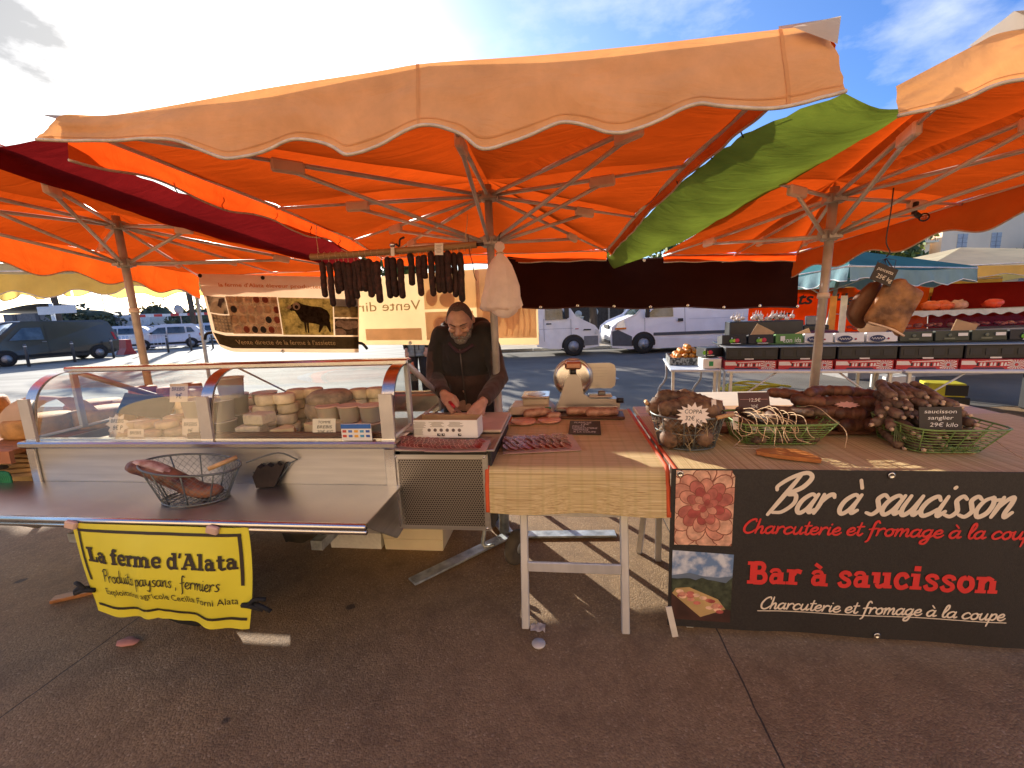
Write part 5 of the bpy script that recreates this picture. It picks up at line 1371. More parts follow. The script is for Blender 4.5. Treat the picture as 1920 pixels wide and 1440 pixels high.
b = MB(); b.lathe([(.120, .010), (.140, .010), (.140, -.012), (.120, -.012)], (.305, 1.115, 1.075), SLI, 40, rotm(pi / 2, 0, .12)); b.build('blade_guard', bl)
b = MB(); b.box((.305, 1.06, 1.175), (.115, .13, .055), mat('slicer_top', (.46, .24, .16), .25, .7), bev=.014); b.cyl((.305, 1.05, 1.10), (.305, 1.05, 1.15), .022, BLACKPL); b.build('sharpener', T)
pts = [(.36, .0), (.58, .0), (.605, .02), (.61, .05), (.61, .14), (.60, .17), (.57, .185), (.36, .185)]
b = MB(); b.prism(pts, (0, 1.16, .985), (1, 0, 0), (0, 0, 1), (0, .012, 0), SLI)
for i in range(7): b.box((.49, 1.157, 1.01 + i * .021), (.20, .004, .004), ALU_DULL)
b.build('gauge_plate', T)
b = MB(); b.box((.49, 1.06, .955), (.16, .12, .014), SLI, bev=.005); b.box((.50, 1.04, .975), (.05, .03, .03), mat('slicer_clip', (.2, .19, .18), .4, .6), bev=.006); b.cyl((.60, 1.02, .925), (.645, 1.01, .925), .018, BLACKPL); b.build('carriage', T)

# ------------------------------------------------------------------ wire baskets
def rim_pts(kind, cx, cy, z, rx, ry, n=40, rz=0.0):
    P = []
    for i in range(n):
        a = 2 * pi * i / n
        if kind == 'oval': x, y = rx * cos(a), ry * sin(a)
        else:
            k = 1 / max(abs(cos(a)) ** 6 + abs(sin(a)) ** 6, 1e-6) ** (1 / 6); x, y = rx * cos(a) * k, ry * sin(a) * k
        P.append(V(cx + x * cos(rz) - y * sin(rz), cy + x * sin(rz) + y * cos(rz), z))
    return P
def wire_basket(name, label, kind, c, z0, h, top, bot, wm, hoops, ribs_at, mesh=None, rz=0.0, tr=.0035, grips=(), gm=None, scoop=0.0, off=(0, 0)):
    T = thing(name, label, 'wire basket', (c[0], c[1], z0))
    def ring(t):
        P = rim_pts(kind, c[0] + off[0] * t, c[1] + off[1] * t, z0 + .004, lerp(bot[0], top[0], t), lerp(bot[1], top[1], t), 40, rz)
        for i, q in enumerate(P):
            a = 2 * pi * i / 40; q.z = z0 + .004 + h * t * (1 + scoop * cos(a))
        return P
    b = MB(); b.tube(ring(1), tr * 1.25, wm, 6, closed=True); b.tube(ring(0), tr, wm, 6, closed=True); b.build('rim', T)
    b = MB()
    for t in hoops: b.tube(ring(t), tr * .55, wm, 5, closed=True)
    for i in ribs_at: b.tube([ring(t)[i % 40] for t in (0, .33, .66, 1)], tr * .8, wm, 5)
    R0 = ring(0)
    for i in range(3, 18, 2): b.tube([R0[i], R0[(40 - i) % 40]], tr * .55, wm, 4)
    for i in range(13, 28, 3): b.tube([R0[i], R0[(20 - i) % 40]], tr * .5, wm, 4)
    if mesh:
        st = mesh
        for i in range(0, 40 * st):
            for s in (1, -1):
                P = []
                for j in range(7):
                    t = j / 6; a = (i / st + s * j * .9 + (0)) % 40; k = int(a); f = a - k
                    RR = rings[j] if False else ring(t)
                    P.append(RR[k].lerp(RR[(k + 1) % 40], f))
                b.tube(P, tr * .22, wm, 3, cap=False)
    b.build('wire_mesh', T)
    for g_ in grips:
        b = MB(); b.tube([V(*p) for p in g_], .011, gm or WOOD_P, 8); b.build('handle', T)
    return T
HAMM = mat('smoked_ham', (.11, .034, .016), .5, var=.5, scale=14, col2=(.36, .15, .075), bump=.5, bscale=30)
HAMF = mat('ham_fat', (.55, .28, .20), .45, var=.3, scale=30, col2=(.72, .52, .42))
wire_basket('wire_basket', 'oval galvanised wire basket holding a ham on the steel shelf', 'oval', (-1.53, -.19, 0), .726, .165, (.235, .14), (.155, .10), WIRE_G, (), (0, 4, 8, 12, 16, 20, 24, 28, 32, 36), mesh=1, tr=.0042, scoop=-.12, grips=[[(-1.385, -.25, .895), (-1.30, -.17, .925)]], gm=WOOD_P)
b = MB(); b.tube(smooth_path([(-1.30, -.12, .88), (-1.18, -.05, .905), (-1.10, -.02, .86)], 9), .004, WIRE_G, 5); b.tube(smooth_path([(-1.33, -.05, .80), (-1.2, -.02, .82), (-1.10, -.02, .86)], 9), .003, WIRE_G, 5)
for q in (((-1.30, -.06, .72), (-1.20, -.03, .83)), ((-1.24, -.03, .72), (-1.14, -.02, .84))): b.tube(q, .003, WIRE_G, 4)
b.build('basket_lid', label='folded wire lid leaning beside the ham basket', cat='basket lid')
b = MB(); b.prism([(-.055, 0), (.03, 0), (.085, .115), (.06, .10), (.045, .118), (.02, .098), (0, .112), (-.03, .095), (-.045, .108), (-.07, .06)], (-1.25, -.06, .728), V(1, .25, 0), V(0, .12, 1), (-.012, .05, 0), mat('dark_cloth', (.03, .02, .015), .9, var=.4, bump=.5, bscale=20)); b.build('dark_cloth', label='crumpled dark bag beside the ham basket on the shelf', cat='bag')
T = thing('ham', 'long piece of smoked ham leaning out of the wire basket on the shelf', 'ham', (-1.55, -.2, .74))
b = MB(); P = smooth_path([(-1.80, -.24, .905), (-1.70, -.22, .875), (-1.60, -.20, .815), (-1.50, -.19, .765), (-1.40, -.18, .765)], 16)
rr_ = [.030, .042, .05, .052, .053, .055, .056, .055, .053, .052, .050, .050, .048, .045, .038, .02]
b.tube(P, [x * (1 + .16 * noise.noise(V(i * .7, 2, 3))) for i, x in enumerate(rr_)], HAMM, 12, flat=.72); b.build('rind', T)
b = MB(); b.tube([q + V(.006, -.004, .026) for q in P[1:9]], [.018, .028, .034, .036, .034, .03, .022, .012], HAMF, 10, flat=.5); b.build('fat_side', T)

COP = mat(own=.3, name='coppa_skin', col=(.08, .036, .017), rough=.75, var=.5, scale=22, col2=(.22, .13, .07), bump=.6, bscale=50)
SAUD = mat(own=.35, name='saucisson_skin', col=(.055, .027, .014), rough=.75, var=.5, scale=30, col2=(.19, .12, .075), bump=.5, bscale=70)
SAUR = mat(own=.35, name='red_brown_skin', col=(.075, .023, .011), rough=.6, var=.4, scale=18, col2=(.17, .068, .033), bump=.5, bscale=40)
def pile(name, group, protos, spots, seed):
    """sausages of one pile: each spot is (u, w, z, heading, pitch, scale, which)"""
    out = []
    for (u, w, z, a, p, s, k) in spots:
        src = protos[k]
        r = src.copy(); COL.objects.link(r)
        r.matrix_world = STALL_M @ Matrix.Translation((u, w, z)) @ Matrix.Rotation(a, 4, 'Z') @ Matrix.Rotation(p, 4, 'Y') @ Matrix.Diagonal((s, s, s, 1))
        out.append(r)
    return out
def proto_sausage(name, L, r, curve, m, label, group, seed, ends=None, lump=.1):
    b = MB(); P = [V(lerp(-L / 2, L / 2, t), curve * (1 - (2 * t - 1) ** 2), 0) for t in (0, .25, .5, .75, 1)]
    b.sausage(P, r, m, 11, seed, lump)
    if ends: 
        e = P[-1] + (P[-1] - P[-2]).normalized() * r * .8
        b.tube([e, e + V(.012, .004, 0), e + V(.024, -.002, .002)], [.006, .007, .011], ends, 6)
    o = b.build(name, label=label, cat='sausage', at=(0, 0, 0), group=group)
    o.hide_render = False
    return o
def settle(o, spot):
    u, w, z, a, p, s = spot[:6]
    o.matrix_world = STALL_M @ Matrix.Translation((u, w, z)) @ Matrix.Rotation(a, 4, 'Z') @ Matrix.Rotation(p, 4, 'Y') @ Matrix.Diagonal((s, s, s, 1))
def heap(names, spots, seed=0):
    """names = prototypes; the first spot of each kind takes the prototype itself, the rest copies"""
    used = set()
    for sp in spots:
        k = sp[6]
        if k not in used: used.add(k); settle(names[k], sp); continue
        r = names[k].copy(); COL.objects.link(r); settle(r, sp)
TZ = .822
# coppa basket
wire_basket('wire_basket', 'oval galvanised wire basket of coppa hams with a star price card', 'oval', (.885, .36, 0), TZ, .17, (.185, .165), (.14, .12), WIRE_G, (.5,), (0, 4, 8, 12, 16, 20, 24, 28, 30, 34, 37), mesh=1, tr=.0042, grips=[[(.985, .215, 1.0), (1.075, .25, 1.01)], [(.685, .40, 1.035), (.69, .46, 1.035)]], gm=WOOD_P, scoop=0)
gC = 'coppa hams in the oval wire basket'
pc = [proto_sausage('coppa', .15, .052, .012, COP, 'fat brown coppa ham in the oval wire basket', gC, 3, lump=.25), proto_sausage('coppa', .18, .046, -.014, COP, 'fat brown coppa ham in the oval wire basket', gC, 8, lump=.2)]
heap(pc, [(.84, .30, .875, .3, 0, .95, 0), (.95, .33, .88, 1.4, .1, .95, 1), (.83, .42, .885, .9, 0, 1, 1), (.94, .45, .885, .1, 0, 1, 0), (.86, .31, .955, .2, -.1, .95, 1), (.93, .40, .965, -.4, .1, 1, 0), (.80, .40, .965, 1.3, .2, .9, 0),
          (.77, .44, 1.03, .6, -.5, .85, 0), (.86, .46, 1.045, .15, .1, 1, 1), (.97, .45, 1.03, -.5, .25, 1.0, 1), (.93, .34, 1.02, -.2, .2, .95, 0), (.83, .36, 1.025, .5, 0, .9, 1)])
b = MB(); rnd = random.Random(5)
for i in range(46):
    a = rnd.uniform(2.6, 6.2); r = rnd.uniform(.10, .145); q = V(.885 + r * 1.12 * cos(a), .36 + r * sin(a), TZ + rnd.uniform(.01, .13)); d = V(rnd.uniform(-1, 1), rnd.uniform(-.5, .2), rnd.uniform(-1, 1)).normalized() * rnd.uniform(.02, .05)
    b.tube([q - d, q + V(0, -.005, .003), q + d], .0016, mat('straw_bits', (.50, .38, .20), .8, var=.3), 4)
b.build('straw_packing', label='wisps of straw and string packed round the coppa hams', cat='straw', kind='stuff')
WC = mat('card_star', (.80, .70, .60), .7, var=.03)
card('price_card', 'white star card COPPA 32€ in front of the oval coppa basket', star(15, .36, .53, 2), (.865, .18, .965), .155, .115, [('COPPA', .25, .76, .56, .25), ('32€', .26, .55, .27, .27), ('Kg', .58, .76, .18, .24)], m=WC, tilt=.25, rz=-.15)
# dark red sausages between the baskets
gD = 'dark red sausages between the oval and the green basket'
pd = [proto_sausage('dried_sausage', .26, .024, .03, SAUR, 'dark red dried sausage lying between the oval basket and the first green basket', gD, 4)]
rnd = random.Random(9)
heap(pd, [(1.10 + rnd.uniform(-.05, .05), .50 + i * .035 + rnd.uniform(-.02, .02), TZ + .03 + (i % 3) * .045, 1.2 + rnd.uniform(-.5, .5), rnd.uniform(-.2, .2), rnd.uniform(.85, 1.1), 0) for i in range(9)])
b = MB(); b.slab([[V(1.02 + .05 * i, .80 + .02 * j, 1.0 - .03 * j - .01 * i) for j in range(3)] for i in range(5)], (0, .001, .001), mat('pink_paper', (.62, .26, .20), .7)); b.build('pink_paper', label='pink paper sheet behind the dark red sausages', cat='paper')
card('price_tag', 'small pale tag hanging on the dark red sausages', None, (1.135, .36, .90), .03, .065, [], m=WC, tilt=.2, rz=.2)
# first green basket
wire_basket('wire_basket', 'green rectangular wire basket of thin sausages tied with string', 'rect', (1.36, .47, 0), TZ, .115, (.245, .175), (.19, .125), WIRE_GREEN, (.12, .24, .36, .48, .6, .72, .84, .95), (0, 2, 5, 8, 10, 12, 15, 18, 20, 22, 25, 28, 30, 32, 35, 38), tr=.0036, off=(.015, -.01))
gF = 'thin sausages in the first green basket'
pf = [proto_sausage('thin_sausage', .27, .021, .01, SAUD, 'thin brown sausage in the green basket with strings', gF, 6)]
rnd = random.Random(21)
heap(pf, [(1.22 + i * .045, .46 + rnd.uniform(-.02, .02), TZ + .03, pi / 2 + rnd.uniform(-.12, .12), 0, rnd.uniform(.85, 1), 0) for i in range(8)] + [(1.24 + i * .048, .47, TZ + .075, pi / 2 + rnd.uniform(-.2, .2), -.1, rnd.uniform(.85, 1), 0) for i in range(7)] + [(1.50, .52, TZ + .14, 2.3, .1, 1, 0), (1.46, .54, TZ + .135, 2.1, .1, 1, 0), (1.28, .5, TZ + .12, 1.8, 0, 1, 0), (1.37, .5, TZ + .125, 1.2, 0, 1, 0)])
gX = 'loose strings hanging from the sausages over the green basket'
rnd = random.Random(31)
for i in range(14):
    x = rnd.uniform(1.16, 1.53); z = TZ + .15 + rnd.uniform(-.02, .025); sw = rnd.uniform(-.06, .06)
    P = [(x, .50 + rnd.uniform(-.05, .05), z - .02), (x + sw * .5, .42, z + rnd.uniform(.0, .035)), (x + sw, .33, TZ + .14 + rnd.uniform(0, .02)), (x + sw * 1.6 + rnd.uniform(-.03, .03), .278, TZ + rnd.uniform(.06, .11)), (x + sw * 1.3 + rnd.uniform(-.05, .05), .262, TZ + rnd.uniform(.003, .07))]
    if i % 3 == 0: P = P[:4] + [(x + sw + .05, .285, TZ + .08), (x + sw + .04, .30, TZ + .13), (x - .02, .34, TZ + .15)]
    b = MB(); b.tube(smooth_path(P, 20), .0019, STRING, 5); b.build('string', label='loose pale string hanging from the sausages over the first green basket', cat='string', group=gX)
for i, (x, y) in enumerate(((1.13, .32), (1.16, .36))):
    b = MB(); b.tube(smooth_path([(x, y + .1, TZ + .10), (x - .02, y + .02, TZ + .07), (x + .01, y, TZ + .03), (x - .03, y - .03, TZ + .004), (x + .06, y - .05, TZ + .004), (x + .09, y - .04, TZ + .004)], 18), .0017, mat('pale_string', (.5, .36, .26), .8), 5); b.build('string', label='loose string curling on the mat left of the green basket' if i == 0 else 'loose string on the mat next to the green basket corner', cat='string')
b = MB()
for i in range(5): b.prism([(-.05, 0), (0, .012), (.06, 0), (0, -.012)], (1.55 + .012 * i, .53 + .02 * i, TZ + .15 - .008 * i), V(.9, .1, -.3), V(0, .7, .5), (0, 0, .001), mat('leaf_green', (.10, .20, .045), .5, var=.3))
b.build('green_leaf', label='green leaves tucked in the back corner of the first green basket', cat='leaf')
T = card('price_sign', 'dark red price sign propped behind the first green basket', None, (1.325, .60, .945), .17, .105, [('12,5€', .35, .72, .48, .26), ('30€', .38, .62, .12, .26)], m=mat('sign_maroon', (.06, .014, .014), .5), ink=CHALK, tilt=.35)
b = MB(); b.box((1.325, .635, 1.038), (.10, .001, .010), mat('sign_pink', (.5, .25, .24), .6), rotm(-.35)); b.box((1.325, .621, 1.005), (.15, .001, .002), MATS['sign_pink'], rotm(-.35)); b.build('header', T)
# stacked sausages on a dark tray
b = MB(); b.box((1.80, .66, TZ + .012), (.62, .30, .022), WOOD_D, bev=.005); b.build('tray', label='dark red wooden tray under the stacked thick sausages', cat='tray')
gT2 = 'thick brown sausages stacked on the dark tray'
pt = [proto_sausage('thick_sausage', .13, .036, .008, SAUR, 'thick red-brown sausage stacked on the dark tray', gT2, 12, lump=.2), proto_sausage('thick_sausage', .24, .031, .05, SAUR, 'thick red-brown sausage stacked on the dark tray', gT2, 15, lump=.2)]
rnd = random.Random(4); sp = []
for lz, n_l, w_l in ((.055, 5, .54), (.06, 5, .68), (.115, 5, .56), (.12, 4, .68), (.17, 4, .60)):
    for i in range(n_l): sp.append((1.81 + (i - (n_l - 1) / 2) * .125 + rnd.uniform(-.02, .02), w_l + rnd.uniform(-.02, .02), TZ + lz + rnd.uniform(-.008, .008), rnd.uniform(-.5, .5), rnd.uniform(-.15, .15), rnd.uniform(.88, 1.08), 0))
sp += [(1.56, .66, TZ + .19, -.45, .12, .95, 1), (1.73, .63, TZ + .215, .2, .0, 1.0, 1), (1.90, .63, TZ + .20, -.3, .12, 1, 1)]
heap(pt, sp)
card('price_card', 'pink star card half hidden among the stacked thick sausages', star(11, .36, .52, 6), (1.775, .525, TZ + .150), .12, .045, [], m=mat('card_pink', (.66, .38, .32), .7), tilt=.9)
# second green basket
wire_basket('wire_basket', 'green wire basket of wild boar sausages with a slanted front and coiled handle', 'rect', (2.04, .36, 0), TZ, .125, (.20, .19), (.145, .15), WIRE_GREEN, (.12, .25, .38, .5, .62, .75, .88), (0, 2, 5, 8, 10, 12, 15, 18, 20, 22, 25, 28, 30, 32, 35, 38), tr=.0038, off=(.01, -.03))
b = MB()
P = [V(2.04 + .06 * cos(pi * (1 - i / 60)), .175 + .004 * sin(i * 1.9) - .02, TZ + .045 + .006 * cos(i * 1.9)) for i in range(61)]
b.tube(P, .0026, WIRE_GREEN, 4); b.build('coiled_handle', label='coiled green wire handle on the front of the wild boar basket', cat='handle')
gG = 'wild boar sausages piled in the second green basket'
ENDM = mat('sausage_knot', (.55, .40, .27), .7, var=.3)
pg = [proto_sausage('boar_sausage', .20, .024, .008, SAUD, 'grey-brown sausage with pale knotted end in the wild boar basket', gG, 5, ENDM), proto_sausage('boar_sausage', .18, .027, -.01, SAUD, 'grey-brown sausage with pale knotted end in the wild boar basket', gG, 11, ENDM)]
rnd = random.Random(14); sp = []
for layer, (nn, z, w) in enumerate(((7, .035, .36), (7, .08, .37), (8, .125, .38), (7, .17, .41), (6, .21, .45), (4, .245, .48))):
    for i in range(nn):
        x = 2.03 + (i - (nn - 1) / 2) * .045 + rnd.uniform(-.008, .008)
        sp.append((x, w + rnd.uniform(-.03, .03), TZ + z, -pi / 2 + rnd.uniform(-.25, .25) + (x - 2.04) * 1.2, .12 + rnd.uniform(-.1, .2), rnd.uniform(.78, .98), rnd.randrange(2)))
for i in range(4): sp.append((1.88 + .02 * i, .42 + .03 * i, TZ + .13 + .04 * i, -2.5 + .2 * i, .2, 1, i % 2))
heap(pg, sp)
b = MB()
for i in range(14): b.tube(smooth_path([(1.87 + .01 * (i % 5), .33 + .012 * i, TZ + .12), (1.83 + .008 * i, .27 + .01 * i, TZ + .11 + .004 * (i % 3)), (1.81 + .012 * i, .24, TZ + .05)], 6), .002, mat('raffia_green', (.12, .16, .05), .7, var=.3), 4)
b.build('raffia', label='tuft of dark green raffia at the left corner of the wild boar basket', cat='raffia', kind='stuff')
card('price_plate', 'black chalk plate saucisson sanglier 29€ kilo stuck in the second green basket', None, (1.985, .215, TZ + .115), .175, .105, [('saucisson', .12, .88, .72, .24), ('sanglier', .20, .80, .44, .24), ('29€ kilo', .24, .90, .12, .26)], m=CHALKB, ink=CHALK, tilt=.18, rz=-.04, thick=.004)
b = MB(); b.tube(smooth_path([(2.25, .25, TZ + .05), (2.23, .12, TZ + .02), (2.24, .06, TZ + .006), (2.32, .03, TZ + .006)], 12), .0022, STRING, 5); b.build('string', label='single string trailing from the wild boar basket to the mat edge', cat='string')
b = MB(); b.prism([(0, .02), (.03, -.01), (.10, -.05), (.225, -.10), (.235, -.085), (.225, .0), (.20, .045), (.12, .07), (.04, .06), (.005, .04)], (1.165, .16, TZ + .002), (1, 0, 0), (0, 1, 0), (0, 0, .018), mat('orange_board', (.46, .17, .045), .35, var=.12, scale=5, stretch=(1, 7, 1))); b.build('serving_board', label='rounded orange wooden board lying on the right straw mat', cat='board')
card('price_card', 'small white card standing upside on the coppa hams', None, (1.0, .30, 1.03), .03, .045, [], m=WC, tilt=.1, rz=.5)

# ------------------------------------------------------------------ hanging things
T = thing('wooden_rod', 'wooden rod tied under the middle umbrella to carry dried sausages', 'rod', (-.71, .55, 1.92))
b = MB(); b.tube(smooth_path([(-1.255, .56, 1.925), (-1.2, .56, 1.922), (-.9, .555, 1.925), (-.5, .55, 1.932), (-.24, .55, 1.938)], 16), .019, mat('rod_wood', (.30, .17, .07), .6, var=.25, scale=8, stretch=(1, 10, 10)), 10)
b.tube([(-.24, .55, 1.938), (-.20, .55, 1.94)], .010, BLACKPL, 8)
for i in range(26): b.tube([V(-1.2 + i * .037, .556, 1.926) + V(0, .0205 * cos(a), .0205 * sin(a)) for a in [2 * pi * q / 8 for q in range(9)]], .0014, STRING, 4)
b.build('stick', T)
for (x0, x1) in ((-1.2, -1.23), (-.30, -.30)):
    b = MB(); b.tube(smooth_path([(x0, .55, 1.945), (x0 - .005, .56, 1.99), (x1, .60, 2.06), (x1, .62, 2.12)], 9), .0022, STRING, 5); b.build('cord', T)
DRY = mat(own=.4, name='dried_blood_sausage', col=(.020, .005, .004), rough=.8, var=.5, scale=45, col2=(.055, .016, .012), bump=.6, bscale=60)
gH = 'dark dried sausages hanging from the wooden rod'
labs = 'dark dried sausage hanging by string from the wooden rod'
hang = [(-1.187, 1.893, .215, .03), (-1.135, 1.885, .265, .02), (-1.105, 1.885, .19, .02), (-1.075, 1.89, .18, .0), (-1.045, 1.885, .275, .035), (-1.02, 1.88, .265, -.03), (-.985, 1.885, .225, .02), (-.955, 1.89, .185, .02), (-.925, 1.895, .195, .02), (-.89, 1.895, .23, .02), (-.865, 1.875, .19, .01), (-.84, 1.88, .25, .01),
        (-.775, 1.90, .245, .005), (-.74, 1.895, .235, -.005), (-.695, 1.885, .235, .015), (-.64, 1.915, .19, .005), (-.585, 1.895, .235, .0), (-.555, 1.90, .14, .0), (-.51, 1.915, .26, .0), (-.475, 1.90, .225, -.01), (-.445, 1.91, .24, .015), (-.41, 1.915, .245, .0), (-.38, 1.905, .26, .0), (-.345, 1.905, .29, .01)]
b = MB(); b.sausage([(0, 0, -.014), (.003, .002, -.08), (.001, -.002, -.15), (-.001, 0, -.222)], .0185, DRY, 10, 4, .14); h0 = b.build('hanging_sausage', label=labs, cat='sausage', at=(0, 0, 0), group=gH)
b = MB(); b.tube([(0, 0, .028), (.001, 0, .005), (0, 0, -.012)], .0016, STRING, 4); h0s = b.build('string', h0)
for i, (u, z, L, lean) in enumerate(hang):
    r = h0 if i == 0 else h0.copy()
    if i:
        COL.objects.link(r); c = h0s.copy(); COL.objects.link(c); c.parent = r
    rs = random.Random(i)
    r.matrix_world = STALL_M @ Matrix.Translation((u, .552 + rs.uniform(-.012, .012), z)) @ Matrix.Rotation(rs.uniform(0, 6.2), 4, 'Z') @ Matrix.Rotation(-lean, 4, 'Y') @ Matrix.Diagonal((rs.uniform(.92, 1.1), rs.uniform(.92, 1.1), L / .24, 1))
for u, lab, hh in ((-.73, 'small blank tag hanging from the rod near its middle', .05), (-.455, 'white printed label wrapped on the wooden rod', .065)):
    T = thing('label_tag', lab, 'tag', (u, .53, 1.90)); b = MB(); b.box((u, .526, 1.922), (.05 if hh > .06 else .022, .002, hh), CARD_W, rotm(0, .06, 0)); b.build('paper', T)
    if hh > .06:
        b = MB()
        for i in range(6): b.box((u - .003 * (i % 2), .5245, 1.942 - i * .008), (.036 - .006 * (i % 3), .001, .002), GREYI)
        b.build('print', T)
b = MB(); b.tube(smooth_path([(-.72, .56, 1.97), (-.70, .56, 1.955), (-.69, .55, 1.99), (-.66, .54, 2.0)], 9), .006, BLACKPL, 6); b.lathe([(0, -.02), (.015, -.012), (.018, .004), (.008, .014)], (-.735, .545, 1.965), STEEL, 12); b.build('lamp_holder', label='small lamp with black clip fixed above the wooden rod', cat='lamp')
b = MB(); b.tube(smooth_path([(-.29, .56, 2.0), (-.285, .56, 1.9), (-.27, .555, 1.84), (-.262, .55, 1.77), (-.25, .55, 1.74)], 14), .007, mat('brown_strap', (.15, .06, .03), .7), 6, flat=.4); b.build('strap', label='brown strap dangling from the umbrella beside the sausages', cat='strap')
# plastic bag bundle on the pole
BAG = canvas('carrier_bag_plastic', (.94, .86, .82), (.94, .84, .78), .5, 1.0, .06, 9)
T = thing('plastic_bags', 'bundle of pinkish white plastic bags tied to the middle umbrella pole', 'plastic bags', (-.12, .60, 1.55))
b = MB(); prof = [(z_, r_ * .86) for z_, r_ in [(1.955, .012), (1.945, .03), (1.92, .034), (1.90, .018), (1.885, .020), (1.86, .05), (1.82, .078), (1.76, .10), (1.70, .115), (1.64, .128), (1.59, .138), (1.572, .115), (1.565, .03)]]
G = []
for i, (z, r) in enumerate(prof):
    G.append([V(-.115 + r * cos(a) * (1 + .14 * noise.noise(V(cos(a) * 2.2, sin(a) * 2.2, z * 4)) + (.07 * sin(a * 7 + z * 9) + .09 * noise.noise(V(cos(a) * 7, sin(a) * 7, z * 15))) * min(1, i / 5)) - (.01 if z < 1.7 else 0), .60 + r * .52 * sin(a) * (1 + .35 * noise.noise(V(cos(a) * 5, sin(a) * 5, z * 5))), z + .02 * noise.noise(V(cos(a) * 3, sin(a) * 3, 7)) * (z < 1.62)) for a in [2 * pi * q / 36 for q in range(37)]])
b.grid(G, BAG); b.build('bag', T)
b = MB(); G = [[V(-.10 + r * cos(a) * (1 + .3 * noise.noise(V(cos(a) * 3, sin(a) * 3, z * 9))), .60 + r * .5 * sin(a), z) for a in [2 * pi * q / 24 for q in range(25)]] for z, r in ((1.58, .09), (1.555, .075), (1.535, .05), (1.52, .02))]; b.grid(G, BAG); b.build('bag_tail', T)
b = MB(); b.tube(smooth_path([(-.118, .60, 1.955), (-.115, .60, 1.99), (-.105, .62, 2.01)], 6), .003, TIE, 5); b.tube([(-.115 + .022 * cos(a), .60 + .022 * sin(a), 1.892) for a in [2 * pi * q / 12 for q in range(13)]], .004, STRING, 5); b.build('tie', T)
# cured belly slab hanging at the right
T = thing('pancetta_slab', 'big brown slab of cured pork belly hanging from the right umbrella', 'cured meat', (2.0, .70, 1.36))
PAN = mat('pancetta_skin', (.17, .065, .022), .55, var=.4, scale=11, col2=(.42, .21, .085), thr=(.36, .66), bump=1.0, bscale=26)
def slabm(pts, w, th, seed, m=PAN):
    c = V(sum(p[0] for p in pts) / len(pts), 0, sum(p[1] for p in pts) / len(pts)); n = len(pts); bb = MB(); rows = []
    P2 = smooth_path([V(p[0], 0, p[1]) for p in pts + [pts[0]]], n * 5)[:-1]
    for s, dw in ((0.0, -th * .42), (.5, -th * .46), (.88, -th * .44), (.98, -th * .25), (1.0, 0), (.98, th * .25), (.88, th * .44), (.5, th * .46), (0, th * .42)):
        rows.append([V(lerp(c.x, q.x, s), w + dw + .010 * noise.noise(V(q.x * 9, q.z * 9, seed)) * s, lerp(c.z, q.z, s) + .006 * noise.noise(V(q.x * 20, s * 3, seed))) for q in P2 + [P2[0]]])
    bb.grid(rows, m); return bb
slabm([(1.985, 1.640), (2.07, 1.655), (2.10, 1.625), (2.165, 1.585), (2.175, 1.555), (2.14, 1.47), (2.085, 1.345), (2.03, 1.385), (1.905, 1.425), (1.94, 1.53)], .67, .05, 3).build('front_piece', T)
slabm([(1.965, 1.645), (2.01, 1.64), (2.0, 1.55), (1.96, 1.44), (1.94, 1.385), (1.885, 1.41), (1.855, 1.47), (1.88, 1.55), (1.92, 1.60)], .745, .05, 5, mat('pancetta_dark', (.13, .048, .02), .55, var=.35, scale=9, bump=.5, bscale=35)).build('rear_piece', T)
b = MB(); b.tube(smooth_path([(1.90, .635, 1.425), (1.97, .633, 1.402), (2.03, .633, 1.378), (2.085, .635, 1.345)], 10), .006, mat('belly_fat', (.62, .48, .38), .5, var=.2), 8); b.build('fat_rim', T)
b = MB(); b.tube(smooth_path([(2.0, .70, 2.13), (1.998, .70, 2.0), (1.99, .70, 1.86), (2.015, .70, 1.80), (2.0, .70, 1.775)], 16), .0035, mat('iron_hook', (.07, .05, .045), .5, .6), 6)
for i in range(9): a = i * .7; b.tube([(2.0, .70, 1.765), (2.0 + .05 * cos(a), .70 + .03 * sin(a), 1.755 - .03 * (i % 3)), (2.0 + .035 * cos(a * 1.3), .69, 1.68 - .02 * (i % 2))], .0016, MATS['iron_hook'], 4)
b.build('hook', T)
card('price_plate', 'black chalk plate pancetta 25€ tilted on the hanging pork slab', None, (1.935, .63, 1.635), .115, .095, [('pancetta', .1, .85, .62, .28), ('25€ kg', .2, .95, .2, .34)], m=CHALKB, ink=CHALK, tilt=.1, thick=.004)
for o_ in [q for q in bpy.data.objects if q.name.startswith('price_plate') and 'tilted' in q.get('label', '')]: o_.matrix_world = o_.matrix_world @ Matrix.Rotation(-.42 * -1, 4, 'Y')
T = thing('clip_lamp', 'black clip lamp with clear bulb on a thin rod under the right umbrella', 'lamp', (2.55, 1.3, 2.1))
b = MB(); b.tube([(2.05, 1.1, 2.03), (2.57, 1.3, 2.085)], .005, ALU_TUBE, 6); b.build('arm', T)
b = MB(); b.box((2.535, 1.29, 2.12), (.02, .03, .09), BLACKPL, rotm(0, .1, 0), .004); b.cyl((2.54, 1.29, 2.09), (2.57, 1.29, 2.07), .016, BLACKPL); b.build('socket', T)
b = MB(); b.blob((2.595, 1.29, 2.065), (.03, .028, .028), glass('bulb_glass', (.9, .92, .92), .03), 0, 1, 0); b.build('bulb', T)
